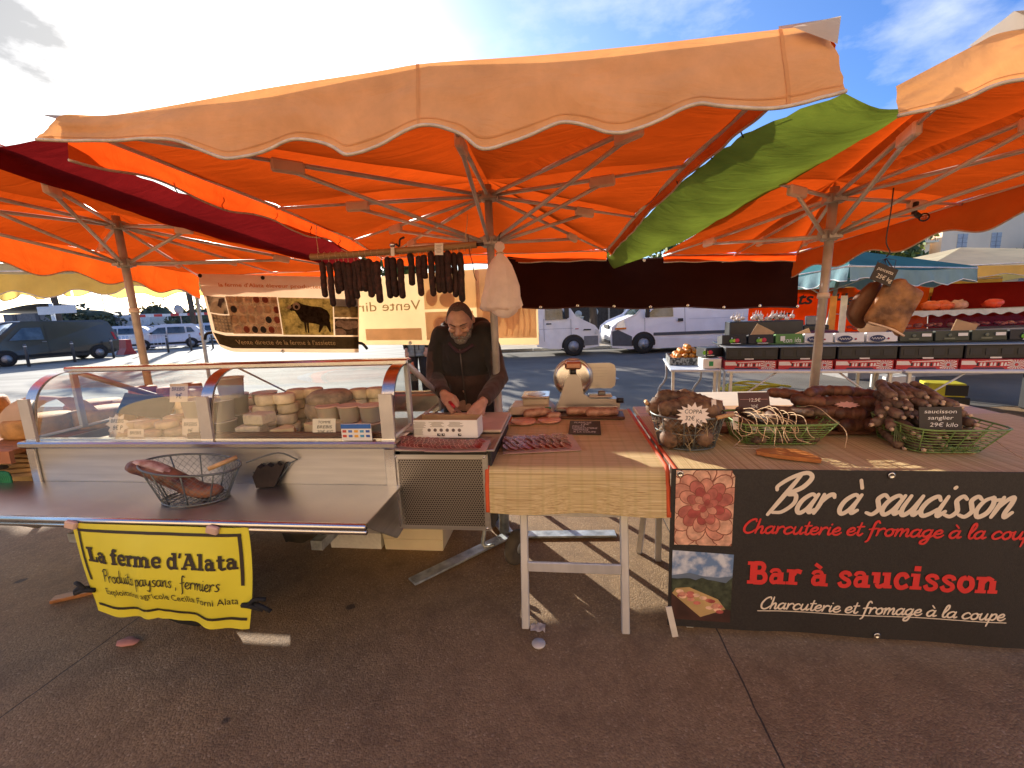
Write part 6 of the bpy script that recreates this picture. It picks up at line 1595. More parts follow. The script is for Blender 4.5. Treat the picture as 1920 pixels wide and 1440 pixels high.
# ------------------------------------------------------------------ people
def fuse(mb, voxel, it=4, fac=.5):
    """melt overlapping pieces of a figure into one continuous surface"""
    me = bpy.data.meshes.new('fuse'); me.from_pydata([tuple(p) for p in mb.v], [], mb.f); me.update()
    o = bpy.data.objects.new('fuse', me); COL.objects.link(o)
    m = o.modifiers.new('r', 'REMESH'); m.mode = 'VOXEL'; m.voxel_size = voxel
    s = o.modifiers.new('s', 'SMOOTH'); s.iterations = it; s.factor = fac
    bpy.context.view_layer.update()
    dg = bpy.context.evaluated_depsgraph_get()
    m2 = bpy.data.meshes.new_from_object(o.evaluated_get(dg))
    out = MB(); out.add([tuple(v.co) for v in m2.vertices], [tuple(p.vertices) for p in m2.polygons], mb.mats[0], True)
    bpy.data.objects.remove(o); bpy.data.meshes.remove(me); bpy.data.meshes.remove(m2)
    return out
SKIN = mat('skin', (.46, .25, .175), .5, var=.14, scale=30, sub=.15)
JACK = mat('jacket_black', (.012, .009, .009), .9, var=.3, bump=.4, bscale=14, sheen=.1)
JACK2 = mat('jacket_brown', (.040, .018, .014), .85, var=.25, bump=.6, bscale=16, sheen=.15)
TROU = mat('dark_trousers', (.012, .011, .012), .85, var=.3)
HAIR = mat('short_grey_hair', (.085, .06, .05), .8, var=.5, scale=160)
BEARD = mat('grey_beard', (.16, .13, .11), .85, var=.55, scale=150, col2=(.30, .26, .23))
man = thing('person', 'man with grey beard and black jacket bending over a cutting board', 'person', (-.47, 1.12, 0))
HS = 1.07; hd = V(-.448, .905, 1.518); Rh = rotm(radians(34), 0, radians(4))
H = lambda x, y, z: hd + Rh @ V(x, y, z) * HS
b = MB()
b.blob(hd, (.085, .107, .115), SKIN, 0, 1, 0, 24, 16, Rh)
b.blob(H(0, -.035, -.062), (.060, .064, .062), SKIN, 0, 1, 0, 18, 12, Rh)
b.blob(H(0, -.075, -.095), (.036, .030, .028), SKIN, 0, 1, 0, 14, 10, Rh)
b.blob(H(0, -.088, .022), (.058, .018, .013), SKIN, 0, 1, 0, 14, 8, Rh)
b.tube([H(0, -.096, .012), H(0, -.112, -.022), H(0, -.116, -.036)], [.010, .014, .015], SKIN, 10)
for s in (-1, 1):
    b.blob(H(s * .016, -.104, -.036), (.010, .010, .008), SKIN, 0, 1, 0, 10, 8, Rh)
    b.blob(H(s * .042, -.078, -.022), (.026, .022, .022), SKIN, 0, 1, 0, 12, 8, Rh)
    b.blob(H(s * .083, .012, -.008), (.011, .026, .034), SKIN, 0, 1, 0, 12, 10, Rh @ rotm(0, 0, s * .35))
    b.blob(H(s * .031, -.083, .004), (.015, .010, .008), SKIN, 0, 1, 0, 10, 8, Rh)
neck = V(-.46, .985, 1.40)
b.tube([H(0, .03, -.05), neck, V(-.46, 1.03, 1.33)], [.060, .063, .085], SKIN, 14)
b.tube([V(-.46, 1.04, 1.36), V(-.46, 1.07, 1.2), V(-.46, 1.12, .98), V(-.46, 1.13, .88)], [.13, .155, .15, .15], SKIN, 16)
SH = {-1: V(-.635, 1.02, 1.375), 1: V(-.285, 1.02, 1.375)}
EL = {-1: V(-.675, .985, 1.12), 1: V(-.205, .965, 1.10)}
WR = {-1: V(-.525, .69, 1.045), 1: V(-.265, .62, 1.005)}
for s in (-1, 1):
    b.tube([V(-.46 + s * .08, 1.03, 1.37), SH[s], SH[s].lerp(EL[s], .5), EL[s], EL[s].lerp(WR[s], .5), WR[s]], [.07, .062, .052, .045, .042, .028], SKIN, 12)
    hip = V(-.46 + s * .10, 1.13, .90)
    b.tube([hip, V(-.46 + s * .13, 1.10, .50), V(-.46 + s * .14, 1.14, .10), V(-.46 + s * .145, 1.13, .06)], [.092, .065, .045, .042], SKIN, 12)
    b.tube([V(-.46 + s * .145, 1.16, .045), V(-.46 + s * .15, 1.02, .035)], [.042, .036], SKIN, 10)
def hand(b, wrist, pd, fd, nd, fl, curl, thumb_side, m):
    """palm from the wrist along pd; fingers from the knuckles along fd, curling towards nd"""
    pd, fd, nd = pd.normalized(), fd.normalized(), nd.normalized(); sd = pd.cross(nd).normalized()
    c = wrist + pd * .048
    for k in range(4):
        t = (k - 1.5) / 1.5
        b.tube([wrist + sd * t * .014, wrist + pd * .045 + sd * t * .026, wrist + pd * .088 + sd * t * .031 - nd * .003 * t * t], [.019, .0175, .0125], m, 10)
        base = wrist + pd * .088 + sd * t * .031
        L = fl[k]; p, d = base, fd.copy(); P = [base]
        for j, q in enumerate((.45, .32, .23)):
            d = (d + nd * curl[k] * (.55 + .35 * j)).normalized(); p = p + d * L * q; P.append(p)
        b.tube(P, [.0105, .0098, .0088, .0070], m, 8)
    ts = thumb_side
    P = [wrist + pd * .020 + sd * ts * .022, wrist + pd * .050 + sd * ts * .042 + nd * .018, wrist + pd * .078 + sd * ts * .040 + nd * .034, wrist + pd * .098 + sd * ts * .028 + nd * .042]
    b.tube(P, [.016, .0135, .0115, .0085], m, 8)
hand(b, WR[-1], V(.55, -.62, -.36), V(.45, -.7, -.5), V(.45, .25, -.85), (.072, .078, .074, .058), (.9, .95, 1.0, 1.05), 1, SKIN)
hand(b, WR[1], V(-.42, -.55, -.50), V(-.66, -.45, -.55), V(-.35, .45, -.80), (.072, .078, .074, .058), (.45, .5, .55, .7), 1, SKIN)
fuse(b, .0062, 3, .45).build('body', man)
# clothing, hair, beard
b = MB()
G_ = [V(-.46, 1.045, 1.40), V(-.46, 1.05, 1.34), V(-.46, 1.06, 1.24), V(-.46, 1.085, 1.10), V(-.46, 1.10, .98)]
def ring_loft(b, secs, m, n=22):
    vs = []; 
    for c, rx, ry in secs: vs += [c + V(rx * cos(2 * pi * i / n), ry * sin(2 * pi * i / n), 0) for i in range(n)]
    fs = [(i * n + k, i * n + (k + 1) % n, (i + 1) * n + (k + 1) % n, (i + 1) * n + k) for i in range(len(secs) - 1) for k in range(n)]
    fs += [tuple(range(n - 1, -1, -1)), tuple((len(secs) - 1) * n + k for k in range(n))]
    b.add(vs, fs, m, True)
ring_loft(b, [(V(-.46, 1.13, .86), .185, .14), (V(-.46, 1.11, .98), .19, .15), (V(-.46, 1.075, 1.12), .178, .15), (V(-.46, 1.05, 1.25), .19, .155), (V(-.46, 1.04, 1.33), .18, .14), (V(-.46, 1.03, 1.40), .14, .12), (V(-.46, 1.02, 1.43), .09, .09)], JACK)
for s in (-1, 1):
    b.tube([V(-.46 + s * .10, 1.03, 1.365), SH[s], SH[s].lerp(EL[s], .5) + V(s * .005, 0, 0), EL[s], EL[s].lerp(WR[s], .5), WR[s].lerp(EL[s], .06)], [.095, .076, .067, .064, .058, .047], JACK, 14)
for i, q in enumerate((V(-.36, 1.10, 1.47), V(-.46, 1.13, 1.49), V(-.56, 1.09, 1.46), V(-.31, 1.03, 1.44), V(-.60, 1.02, 1.42))): b.blob(q, (.085, .07, .06), JACK, .15, 3, i)
jm = fuse(b, .011, 5, .5)
jm.v = [p + V(.007 * noise.noise(p * 14), .011 * noise.noise(V(p.x * 9, p.y * 9, p.z * 17) + V(4, 0, 0)) + .005 * noise.noise(p * 30), .004 * noise.noise(p * 20)) for p in jm.v]
lo = jm.mi(JACK2)
for i, f in enumerate(jm.f):
    c = sum((jm.v[k] for k in f), V(0, 0, 0)) / len(f)
    if c.z < 1.13 or (abs(c.x + .46) > .205 and c.z < 1.30): jm.m[i] = lo
jk = jm.build('jacket', man)
b = MB(); b.tube([V(-.455, .885, 1.32), V(-.452, .90, 1.2), V(-.45, .925, 1.05), V(-.448, .96, .92)], .005, mat('zip', (.10, .08, .07), .4, .6), 5); b.build('zip', jk)
b = MB(); b.tube(smooth_path([V(-.53, .93, 1.36), V(-.46, .895, 1.30), V(-.37, .925, 1.345)], 8), .02, mat('collar_lining', (.035, .012, .022), .8), 8, flat=.6); b.build('collar_lining', jk)
b = MB()
ring_loft(b, [(V(-.46, 1.13, .80), .17, .14), (V(-.46, 1.13, .92), .185, .15), (V(-.46, 1.12, .99), .18, .145)], TROU)
for s in (-1, 1): b.tube([V(-.46 + s * .10, 1.13, .90), V(-.46 + s * .13, 1.10, .50), V(-.46 + s * .14, 1.14, .07)], [.105, .085, .075], TROU, 12)
fuse(b, .014, 3).build('trousers', man)
for s in (-1, 1):
    b = MB(); b.blob(V(-.46 + s * .148, 1.06, .045), (.055, .14, .045), RUBBER, 0, 1, 0, 14, 8); b.build('shoe', man)
b = MB(); n_ = 26; G = []
for i in range(9):
    th = lerp(.05, 1.62, i / 8); row = []
    for k in range(n_ + 1):
        ph = 2 * pi * k / n_
        t2 = th * (1.0 if sin(ph) > -.2 else lerp(1.0, .34, min(1, (-.2 - sin(ph)) / .5)))
        r = 1.035 + .012 * noise.noise(V(k, i, 3.0))
        row.append(H(.080 * r * sin(t2) * cos(ph), .100 * r * sin(t2) * sin(ph), .108 * r * cos(t2)))
    G.append(row)
b.grid(G, HAIR); b.build('hair', man)
b = MB()
b.blob(H(0, -.062, -.100), (.050, .050, .040), BEARD, .12, 6, 2, 18, 12, Rh)
for s in (-1, 1):
    b.blob(H(s * .050, -.038, -.070), (.020, .044, .045), BEARD, .15, 5, 3, 12, 10, Rh); b.blob(H(s * .070, .0, -.035), (.010, .02, .045), BEARD, .1, 5, 4, 10, 8, Rh)
    b.tube([H(s * .004, -.112, -.056), H(s * .026, -.104, -.063), H(s * .040, -.088, -.082)], [.009, .009, .006], BEARD, 8)
fuse(b, .006, 2).build('beard', man)
b = MB()
for s in (-1, 1): b.tube([H(s * .014, -.106, .024), H(s * .034, -.103, .032), H(s * .056, -.084, .026)], [.003, .004, .002], mat('eyebrow', (.10, .07, .055), .9), 6)
b.build('eyebrows', man)
b = MB()
for s in (-1, 1): b.tube([H(s * .017, -.094, .000), H(s * .031, -.0945, -.005), H(s * .046, -.086, -.001)], .0018, mat('eyelashes', (.02, .012, .01), .8), 6)
b.build('eyes', man)
b = MB(); b.tube([H(-.018, -.101, -.072), H(0, -.106, -.071), H(.018, -.101, -.072)], .0035, mat('lips', (.28, .10, .075), .5), 6); b.build('mouth', man)
# knife and cheese
kn = thing('knife', 'kitchen knife with red handle held by the man in the jacket', 'knife', (-.46, .60, 1.0))
k0_ = V(-.475, .625, 1.012); k1_ = V(-.432, .575, .985); k2_ = V(-.335, .505, .938)
b = MB(); b.tube([k0_, k1_], [.012, .011], mat('knife_red', (.45, .015, .03), .35), 8, flat=.7); b.build('handle', kn)
b = MB(); d = (k2_ - k1_); nrm = d.cross(V(0, 0, 1)).normalized(); upv = nrm.cross(d).normalized()
b.add([k1_ + upv * .012, k1_ - upv * .014, k2_ - upv * .008, k2_ + upv * .002, k1_ + upv * .012 + nrm * .002, k1_ - upv * .014 + nrm * .001, k2_ - upv * .008 + nrm * .001, k2_ + upv * .002 + nrm * .001], [(0, 1, 2, 3), (7, 6, 5, 4), (0, 3, 7, 4), (1, 5, 6, 2)], STEEL); b.build('blade', kn)
block((-.37, .50, .932), (.13, .07, .028), PASTE, 'piece of pale cheese being cut under the hands of the man', 'cheese_piece', rz=-.3)
Ctx.M = WORLD_M
pv = thing('person', 'person in a grey quilted vest and black trousers, head hidden by the reversed banner', 'person', (-1.83, 8.4, 0))
X, Y_ = -1.83, 8.4
b = MB(); b.tube([(X, Y_, .85), (X, Y_, 1.15), (X, Y_, 1.4), (X, Y_, 1.47)], [.13, .14, .15, .07], SKIN, 14); b.tube([(X, Y_, 1.45), (X, Y_, 1.55)], .055, SKIN, 10); b.blob((X, Y_ - .01, 1.66), (.08, .098, .118), SKIN, 0, 1, 0); b.blob((X, Y_ - .10, 1.645), (.014, .02, .022), SKIN, 0, 1, 0)
for s in (-1, 1):
    b.blob((X + s * .08, Y_, 1.65), (.012, .022, .03), SKIN, 0, 1, 0)
    b.tube([(X + s * .17, Y_, 1.4), (X + s * .23, Y_, 1.15), (X + s * .20, Y_ - .10, .95), (X + s * .19, Y_ - .14, .88)], [.055, .045, .034, .03], SKIN, 10)
    for k in range(4): b.tube([(X + s * .19 + (k - 1.5) * .018, Y_ - .14, .87), (X + s * .19 + (k - 1.5) * .019, Y_ - .15, .80), (X + s * .185 + (k - 1.5) * .018, Y_ - .13, .765)], [.011, .010, .008], SKIN, 6)
    b.tube([(X + s * .15, Y_ - .15, .86), (X + s * .14, Y_ - .17, .82)], [.012, .009], SKIN, 6)
    b.tube([(X + s * .09, Y_, .9), (X + s * .10, Y_ - .01, .5), (X + s * .11, Y_ + .01, .06)], [.09, .06, .042], SKIN, 10)
    b.tube([(X + s * .11, Y_ + .03, .05), (X + s * .12, Y_ - .15, .035)], [.04, .032], SKIN, 8)
fuse(b, .011, 3).build('body', pv)
VEST = mat('quilted_grey', (.15, .18, .20), .4, var=.2, scale=12)
b = MB(); secs = []
for i in range(34):
    z = lerp(.78, 1.46, i / 33); r = .012 * abs(sin(i * pi / 3)); k = 1.0 if z < 1.35 else lerp(1, .55, (z - 1.35) / .11)
    secs.append((V(X, Y_, z), (.205 + r) * k, (.15 + r) * k))
ring_loft(b, secs, VEST, 24); v_ = b.build('quilted_vest', pv)
b = MB(); b.box((X - .02, Y_ - .165, 1.08), (.02, .012, .6), INK); b.box((X + .06, Y_ - .163, .98), (.015, .012, .14), INK); b.build('zip', v_)
b = MB()
for s in (-1, 1): b.tube([(X + s * .17, Y_, 1.4), (X + s * .235, Y_, 1.15), (X + s * .205, Y_ - .10, .93)], [.065, .058, .045], JACK, 10)
b.build('sleeves', pv)
b = MB()
for s in (-1, 1): b.tube([(X + s * .09, Y_, .95), (X + s * .10, Y_ - .01, .5), (X + s * .11, Y_ + .01, .06)], [.105, .082, .07], TROU, 12)
b.build('trousers', pv)
b = MB(); n_ = 20
b.grid([[V(X + .085 * sin(t) * cos(2 * pi * k / n_), Y_ + .10 * sin(t) * sin(2 * pi * k / n_), 1.665 + .125 * cos(t)) for k in range(n_ + 1)] for t in (0.05, .4, .8, 1.2)], HAIR); b.build('hair', pv)
b = MB(); b.prism([(-.10, 0), (.10, 0), (.08, .22), (-.08, .22)], (X - .14, Y_ - .22, .46), (1, 0, 0), (0, 0, 1), (0, .06, 0), mat('orange_bag', (.60, .15, .06), .6)); b.tube(smooth_path([(X - .2, Y_ - .19, .68), (X - .17, Y_ - .15, .79), (X - .10, Y_ - .19, .68)], 8), .008, MATS['orange_bag'], 6); b.build('shopping_bag', label='orange shopping bag held by the person in the quilted vest', cat='bag')

# ------------------------------------------------------------------ simple umbrellas of the neighbouring stalls
def far_umbrella(label, rim, hub, pole_foot, vh, nsc, top_m, val_m, group=None, ribm=ALU_TUBE, name='market_umbrella', pipe=None, droop=.12):
    U = thing(name, label, 'market umbrella', pole_foot, group)
    rim = [V(*p) for p in rim]; hub = V(*hub); n = len(rim)
    b = MB()
    for i in range(n):
        a, c = rim[i], rim[(i + 1) % n]
        b.grid([[hub.lerp(a.lerp(c, s / 8), t / 6) - V(0, 0, droop * sin(pi * s / 8) * t / 6 * .6) for s in range(9)] for t in range(7)], top_m)
    b.build('canopy', U)
    for i in range(n):
        a, c = rim[i], rim[(i + 1) % n]; L = 60
        A = [a.lerp(c, s / L) - V(0, 0, droop * .6 * sin(pi * s / L)) for s in range(L + 1)]
        B = [A[s] - V(0, 0, vh + vh * .18 * cos(2 * pi * nsc * s / L)) for s in range(L + 1)]
        out = (c - a).cross(V(0, 0, 1)).normalized() * .03
        b = MB(); G = [[A[s].lerp(B[s], t / 3) + out * (t / 3) * (1 + .8 * sin(s * .9)) for s in range(L + 1)] for t in range(4)]
        b.grid(G, val_m); v = b.build('valance', U)
        b = MB(); b.tube(G[-1], .008, pipe or PIPE, 5); b.build('piping', v)
    b = MB(); b.tube([pole_foot, hub - V(0, 0, .05)], .03, ALU_DULL, 10); b.build('pole', U)
    low = V(pole_foot[0], pole_foot[1], hub.z - .75)
    for i in range(n):
        b = MB(); e = rim[i]; b.tube([hub - V(0, 0, .1), e - V(0, 0, .02)], .014, ribm, 6); b.tube([low, (hub - V(0, 0, .1)).lerp(e, .55)], .012, ribm, 6); b.build('rib', U)
    for i in range(n):
        b = MB(); b.tube([rim[i] - V(0, 0, .03), rim[(i + 1) % n] - V(0, 0, .03)], .013, ribm, 6); b.build('rim_bar', U)
    return U
YLW = canvas('yellow_canvas', (.70, .42, .10), (.95, .62, .12), .5, .4); YLV = canvas('yellow_valance_canvas', (.80, .54, .18), (1.0, .70, .20), .55, .4)
far_umbrella('yellow umbrella behind the left orange one, its scalloped edge over the car park', [(-7.6, 5.6, 2.36), (-5.2, 6.6, 2.40), (-5.55, 9.0, 2.50), (-7.95, 8.0, 2.46)], (-5.6, 7.85, 2.85), (-5.6, 7.85, 0), .27, 4, canvas('pale_yellow_canvas', (.66, .52, .28), (.80, .66, .34), .5, .4), YLV)
TEAL = canvas('teal_canvas', (.08, .22, .23), (.02, .13, .09), .30, .4); TEALV = canvas('teal_valance_canvas', (.26, .40, .43), (.14, .28, .28), .25, .4, .1)
far_umbrella('teal green umbrella over the fruit stall with pale blue front edge', [(4.95, 6.35, 2.06), (7.25, 6.75, 1.99), (7.0, 9.3, 2.02), (4.5, 8.6, 1.95)], (5.9, 7.7, 2.42), (5.6, 7.8, 0), .20, 4, TEAL, TEALV, pipe=mat('white_piping', (.7, .7, .68), .8))
CRM = canvas('cream_canvas', (.74, .66, .46), (.85, .68, .34), .5, .3)
far_umbrella('large cream umbrella at the right edge beyond the teal one', [(7.6, 7.9, 2.10), (11.6, 7.3, 2.12), (12.2, 11.5, 2.1), (7.9, 11.9, 2.06)], (10.2, 9.9, 2.62), (9.6, 8.9, 0), .17, 5, CRM, YLV)
far_umbrella('yellow umbrella with lettered front edge behind the teal one', [(6.55, 9.55, 1.93), (10.5, 9.25, 1.92), (10.6, 12, 1.9), (6.3, 12, 1.9)], (8.5, 10.7, 2.3), (8.5, 11.2, 0), .25, 6, YLW, YLV)

# ------------------------------------------------------------------ fruit stall
FRM = Matrix.Translation((2.62, 5.18, 0)) @ Matrix.Rotation(radians(-15.6), 4, 'Z')
Ctx.M = FRM
WLEG = mat('white_leg', (.62, .60, .55), .4, .3, .1)
TT = mat('white_table', (.72, .70, .66), .5, var=.05)
gTb = 'white folding tables of the fruit stall'
for i, lab in enumerate(('white folding table of the fruit stall, leftmost of the front row', 'white folding table of the fruit stall, middle of the front row', 'white folding table of the fruit stall, right end of the front row')):
    x = i * 1.82 + .02
    ft_ = folding_table(lab, x, x + 1.79, 0, .8, .75, [(x + .06, .05, 0), (x + 1.70, .05, 0), (x + .06, .75, 0), (x + 1.70, .75, 0)], TT, leg_m=WLEG, name='folding_table')
    ft_['group'] = gTb
    for a, c in (((x + .1, .03, .36), (x + .55, .03, .72)), ((x + 1.66, .03, .36), (x + 1.2, .03, .72))):
        b = MB(); b.tube([a, c], .011, WLEG, 6); b.build('brace', ft_)
    if i:
        b = MB(); b.tube(smooth_path([(x - .12, .3, .72), (x - .15, .3, .45), (x - .27, .3, .3), (x - .29, .3, 0)], 10), .017, ALU_DULL, 8); b.build('leg', ft_)
st_ = folding_table('white folding table with oranges standing end-on at the left of the fruit stall', -.62, -.02, .12, 1.45, .745, [], mat('grey_white_table', (.62, .64, .66), .4, var=.05), name='folding_table'); st_['group'] = gTb
for x in (-.58, -.08):
    b = MB(); b.tube(smooth_path([(x, 1.3, .72), (x + .0, 1.3, .45), (x - .10, 1.3, .28), (x - .12, 1.3, .02)], 10), .017, ALU_DULL, 8); b.build('leg', st_)
    b = MB(); b.box((x, .18, .365), (.035, .035, .73), WLEG); b.build('leg', st_)
b = MB(); b.tube([(-.70, 1.3, .26), (-.20, 1.3, .26)], .012, ALU_DULL, 6); b.build('crossbar', st_)
RDB = mat('red_print_box', (.50, .03, .03), .55, var=.1); BLB = mat('navy_print', (.02, .03, .07), .5); CRB = mat('cream_print', (.74, .66, .58), .6, var=.05)
gR = 'red and white printed fruit boxes along the front of the fruit stall'
def place(proto, pos, label=None, group=None, rz=0): return clone(proto, V(*pos) - o_org[proto.name][1], rz=rz, label=label, group=group)
T = thing('printed_box', 'red and white sunray-printed box in the front row of the fruit stall', 'fruit box', (.02, .10, .752), gR)
rb_ = T
b = MB(); b.box((.30, .30, .805), (.565, .40, .105), RDB); bx = b.build('box', T)
b = MB(); y0 = .0985
b.add([(.02, y0, .80), (.16, y0, .80), (.13, y0, .845), (.02, y0, .845)], [(0, 1, 2, 3)], CRB)
b.add([(.12, y0 - .0003, .756), (.40, y0 - .0003, .756), (.38, y0 - .0003, .772), (.14, y0 - .0003, .772)], [(0, 1, 2, 3)], BLB)
b.add([(.16, y0 - .0004, .832), (.45, y0 - .0004, .842), (.45, y0 - .0004, .855), (.16, y0 - .0004, .84)], [(0, 1, 2, 3)], CRB)
for i in range(9): b.add([(.15 + i * .030, y0 - .0006, .788), (.172 + i * .030, y0 - .0006, .788), (.172 + i * .030, y0 - .0006, .825), (.156 + i * .030, y0 - .0006, .825)], [(0, 1, 2, 3)], CRB if i % 3 else INK)
c_ = (.495, .803)
for i in range(18):
    a = 2 * pi * i / 18; a2 = a + pi / 18
    b.add([(c_[0] + .024 * cos(a), y0 - .0008, c_[1] + .024 * sin(a)), (c_[0] + .024 * cos(a2), y0 - .0008, c_[1] + .024 * sin(a2)), (c_[0] + .08 * max(-.95, min(.95, cos(a2))), y0 - .0008, c_[1] + max(-.05, min(.05, .09 * sin(a2)))), (c_[0] + .08 * cos(a), y0 - .0008, c_[1] + max(-.05, min(.05, .09 * sin(a))))], [(0, 1, 2, 3)], CRB)
b.lathe([(.026, 0), (.020, .0006), (0, .0006)], (c_[0], y0 - .0008, c_[1]), CRB, 14, rotm(pi / 2)); b.lathe([(.018, 0), (.012, .0006), (0, .0006)], (c_[0], y0 - .0016, c_[1]), RDB, 12, rotm(pi / 2))
b.build('print', bx)
for i in range(1, 8): place(rb_, (.02 + i * .592, .10, .752))
gK = 'black plastic crates in the second row of the fruit stall'
T = thing('plastic_crate', 'black plastic crate of fruit standing on the red printed boxes', 'crate', (.03, .16, .858), gK); bk_ = T
b = MB(); b.box((.325, .36, .935), (.585, .39, .15), BLACKPL, bev=.008); b.box((.325, .36, 1.014), (.60, .41, .008), mat('crate_lip', (.20, .19, .18), .5), bev=.002)
for i in range(4): b.box((.12 + i * .137, .163, .94), (.10, .006, .07), mat('crate_slot', (.03, .03, .03), .6))
b.build('shell', T)
b = MB(); b.box((.30, .160, .872), (.10, .004, .016), CARD_W); b.build('label', T)
for i in range(1, 8): place(bk_, (.03 + i * .605, .16, .858))
def logo_fruit(b, x, z, y):
    for dx, dz, r, c in ((-.03, 0, .028, (.16, .42, .03)), (.0, .004, .024, (.45, .55, .05)), (.032, .004, .030, (.55, .02, .06))): b.lathe([(r, 0), (r * .7, .0008), (0, .0008)], (x + dx, y - dx * .01, z + dz), mat('logo_%d' % int(c[0] * 100), c, .5), 14, rotm(pi / 2))
    b.box((x + .02, y - .001, z - .034), (.12, .001, .008), CARD_W)
    b.lathe([(.010, 0), (0, .0008)], (x - .03, y - .002, z + .034), CARD_W, 10, rotm(pi / 2))
def fruit_box(x, w, m, label, deco, hh=.115, y=.44, z=1.022):
    T = thing('fruit_box', label, 'fruit box', (x, y, z)); b = MB(); b.box((x + w / 2, y + .16, z + hh / 2), (w - .012, .32, hh), m, rotm(-.12), .003); bb = b.build('box', T)
    b = MB(); deco(b, x + w / 2, z + hh / 2 - .02 + .02, y - .0125); 
    if b.v: b.build('print', bb)
BK2 = mat('black_card', (.018, .016, .016), .6); GR2 = mat('green_card', (.10, .24, .05), .6, var=.06); OL = mat('olive_card', (.055, .06, .035), .65, var=.15); BL2 = mat('blue_card', (.015, .055, .16), .5); LB2 = mat('light_blue_card', (.03, .28, .55), .5); NAVY = mat('navy_oval', (.015, .025, .09), .5)
def d_fr(b, x, z, y): logo_fruit(b, x, z, y)
def d_green(b, x, z, y): text(b, 'con', lambda a, c, o: V(a, y - .003 - o, c), CARD_W, x - .07, x + .03, z - .03, .09); b.box((x - .075, y - .002, z + .02), (.05, .002, .06), CARD_W); text(b, 'ida', lambda a, c, o: V(a, y - .003 - o, c), CARD_W, x + .06, x + .13, z - .03, .09)
def d_white(b, x, z, y):
    b.add([(x - .05 + .078 * cos(t), y - .003, z + .003 + .040 * sin(t)) for t in [2 * pi * q / 22 for q in range(22)]], [tuple(range(22))], NAVY)
    P = [V(x - .11 + i * .0062, z + .004 + .013 * sin(i * 1.5), 0) for i in range(20)]; b.ribbon(P, .005, lambda a, c, o: V(a, y - .0035 - o, c), CARD_W)
    b.lathe([(.012, 0), (0, .0006)], (x + .06, y - .003, z), mat('dot_red', (.5, .05, .05), .5), 10, rotm(pi / 2))
def d_olive(b, x, z, y):
    b.lathe([(.020, 0), (.012, .0008), (0, .0008)], (x - .03, y - .003, z + .025), mat('olive_emblem', (.16, .17, .11), .6), 12, rotm(pi / 2)); b.box((x - .03, y - .003, z - .012), (.10, .001, .018), MATS['olive_emblem'])
    b.box((x + .09, y - .004, z + .032), (.09, .002, .035), CARD_W)
def d_blue(b, x, z, y):
    b.box((x + .02, y - .003, z + .018), (.15, .001, .012), CARD_W); b.add([(x - .07 + .035 * cos(t), y - .003, z - .018 + .018 * sin(t)) for t in [2 * pi * q / 14 for q in range(14)]], [tuple(range(14))], mat('logo_yellow', (.65, .45, .05), .5)); b.box((x + .07, y - .004, z + .03), (.06, .002, .03), CARD_W)
xs_ = 0.03
for w_, m_, lab, dc in ((.30, BK2, 'black fruit box with coloured fruit logo at the left end of the top row', d_fr), (.30, BK2, 'black fruit box with coloured fruit logo, second in the top row', d_fr), (.31, GR2, 'green fruit box with white letters in the top row', d_green),
    (.315, CARD_W, 'white fruit box with dark blue oval beside the green box', d_white), (.315, CARD_W, 'white fruit box with dark blue oval, middle one of three', d_white), (.325, CARD_W, 'white fruit box with dark blue oval beside the olive boxes', d_white),
    (.33, OL, 'olive green fruit box next to the white ones', d_olive), (.33, OL, 'olive green fruit box, middle one of three', d_olive), (.33, OL, 'olive green fruit box next to the black one on the right', d_olive), (.31, BK2, 'black fruit box with coloured fruit logo at the right of the top row', d_fr), (.36, BL2, 'dark blue fruit box with yellow emblem in the top row', d_blue), (.5, LB2, 'light blue fruit box at the right edge of the top row', lambda *a: None)):
    fruit_box(xs_, w_, m_, lab, dc); xs_ += w_ + .012
# oranges
T = thing('orange_crate', 'slatted crate heaped with oranges at the left end of the fruit stall', 'crate', (-.34, .85, .747))
for (c, d) in (((-.34, .55, .80), (.5, .012, .10)), ((-.34, 1.20, .80), (.5, .012, .10)), ((-.59, .875, .80), (.012, .65, .10)), ((-.09, .875, .80), (.012, .65, .10))):
    b = MB(); b.box(c, d, mat('crate_print', (.5, .5, .46), .6, var=.5, scale=30, col2=(.03, .03, .03), thr=(.48, .5))); b.build('side', T)
b = MB(); b.box((-.34, .875, .755), (.5, .65, .012), BLACKPL); b.build('floor', T)
gO = 'oranges heaped in the slatted crate'
b = MB(); b.blob((0, 0, 0), (.042, .042, .039), mat('orange_peel', (.68, .25, .02), .45, var=.2, scale=14, bump=.2, bscale=200), .03, 2, 1); o0 = b.build('orange', label='orange in the heap of the slatted crate', cat='orange', at=(0, 0, 0), group=gO); first = True
rnd = random.Random(2)
for lz, nx, ny in ((.80, 5, 7), (.86, 4, 6), (.92, 3, 4), (.975, 1, 3)):
    for i in range(nx):
        for j in range(ny):
            p = (-.34 + (i - (nx - 1) / 2) * .088 + rnd.uniform(-.01, .01), .875 + (j - (ny - 1) / 2) * .088 + rnd.uniform(-.01, .01), lz + rnd.uniform(-.008, .008))
            r = o0 if first else o0.copy()
            if not first: COL.objects.link(r)
            first = False; r.matrix_world = FRM @ Matrix.Translation(p) @ Matrix.Rotation(rnd.uniform(0, 6), 4, 'Z')
T = thing('fruit_box', 'tilted black fruit box with fruit logo beside the oranges', 'fruit box', (-.10, .25, .87)); b = MB(); b.box((-.12, .36, .95), (.26, .2, .12), BK2, rotm(0, .0, .5), .004); bb = b.build('box', T); b = MB(); logo_fruit(b, -.17, .95, .22); b.build('print', bb)
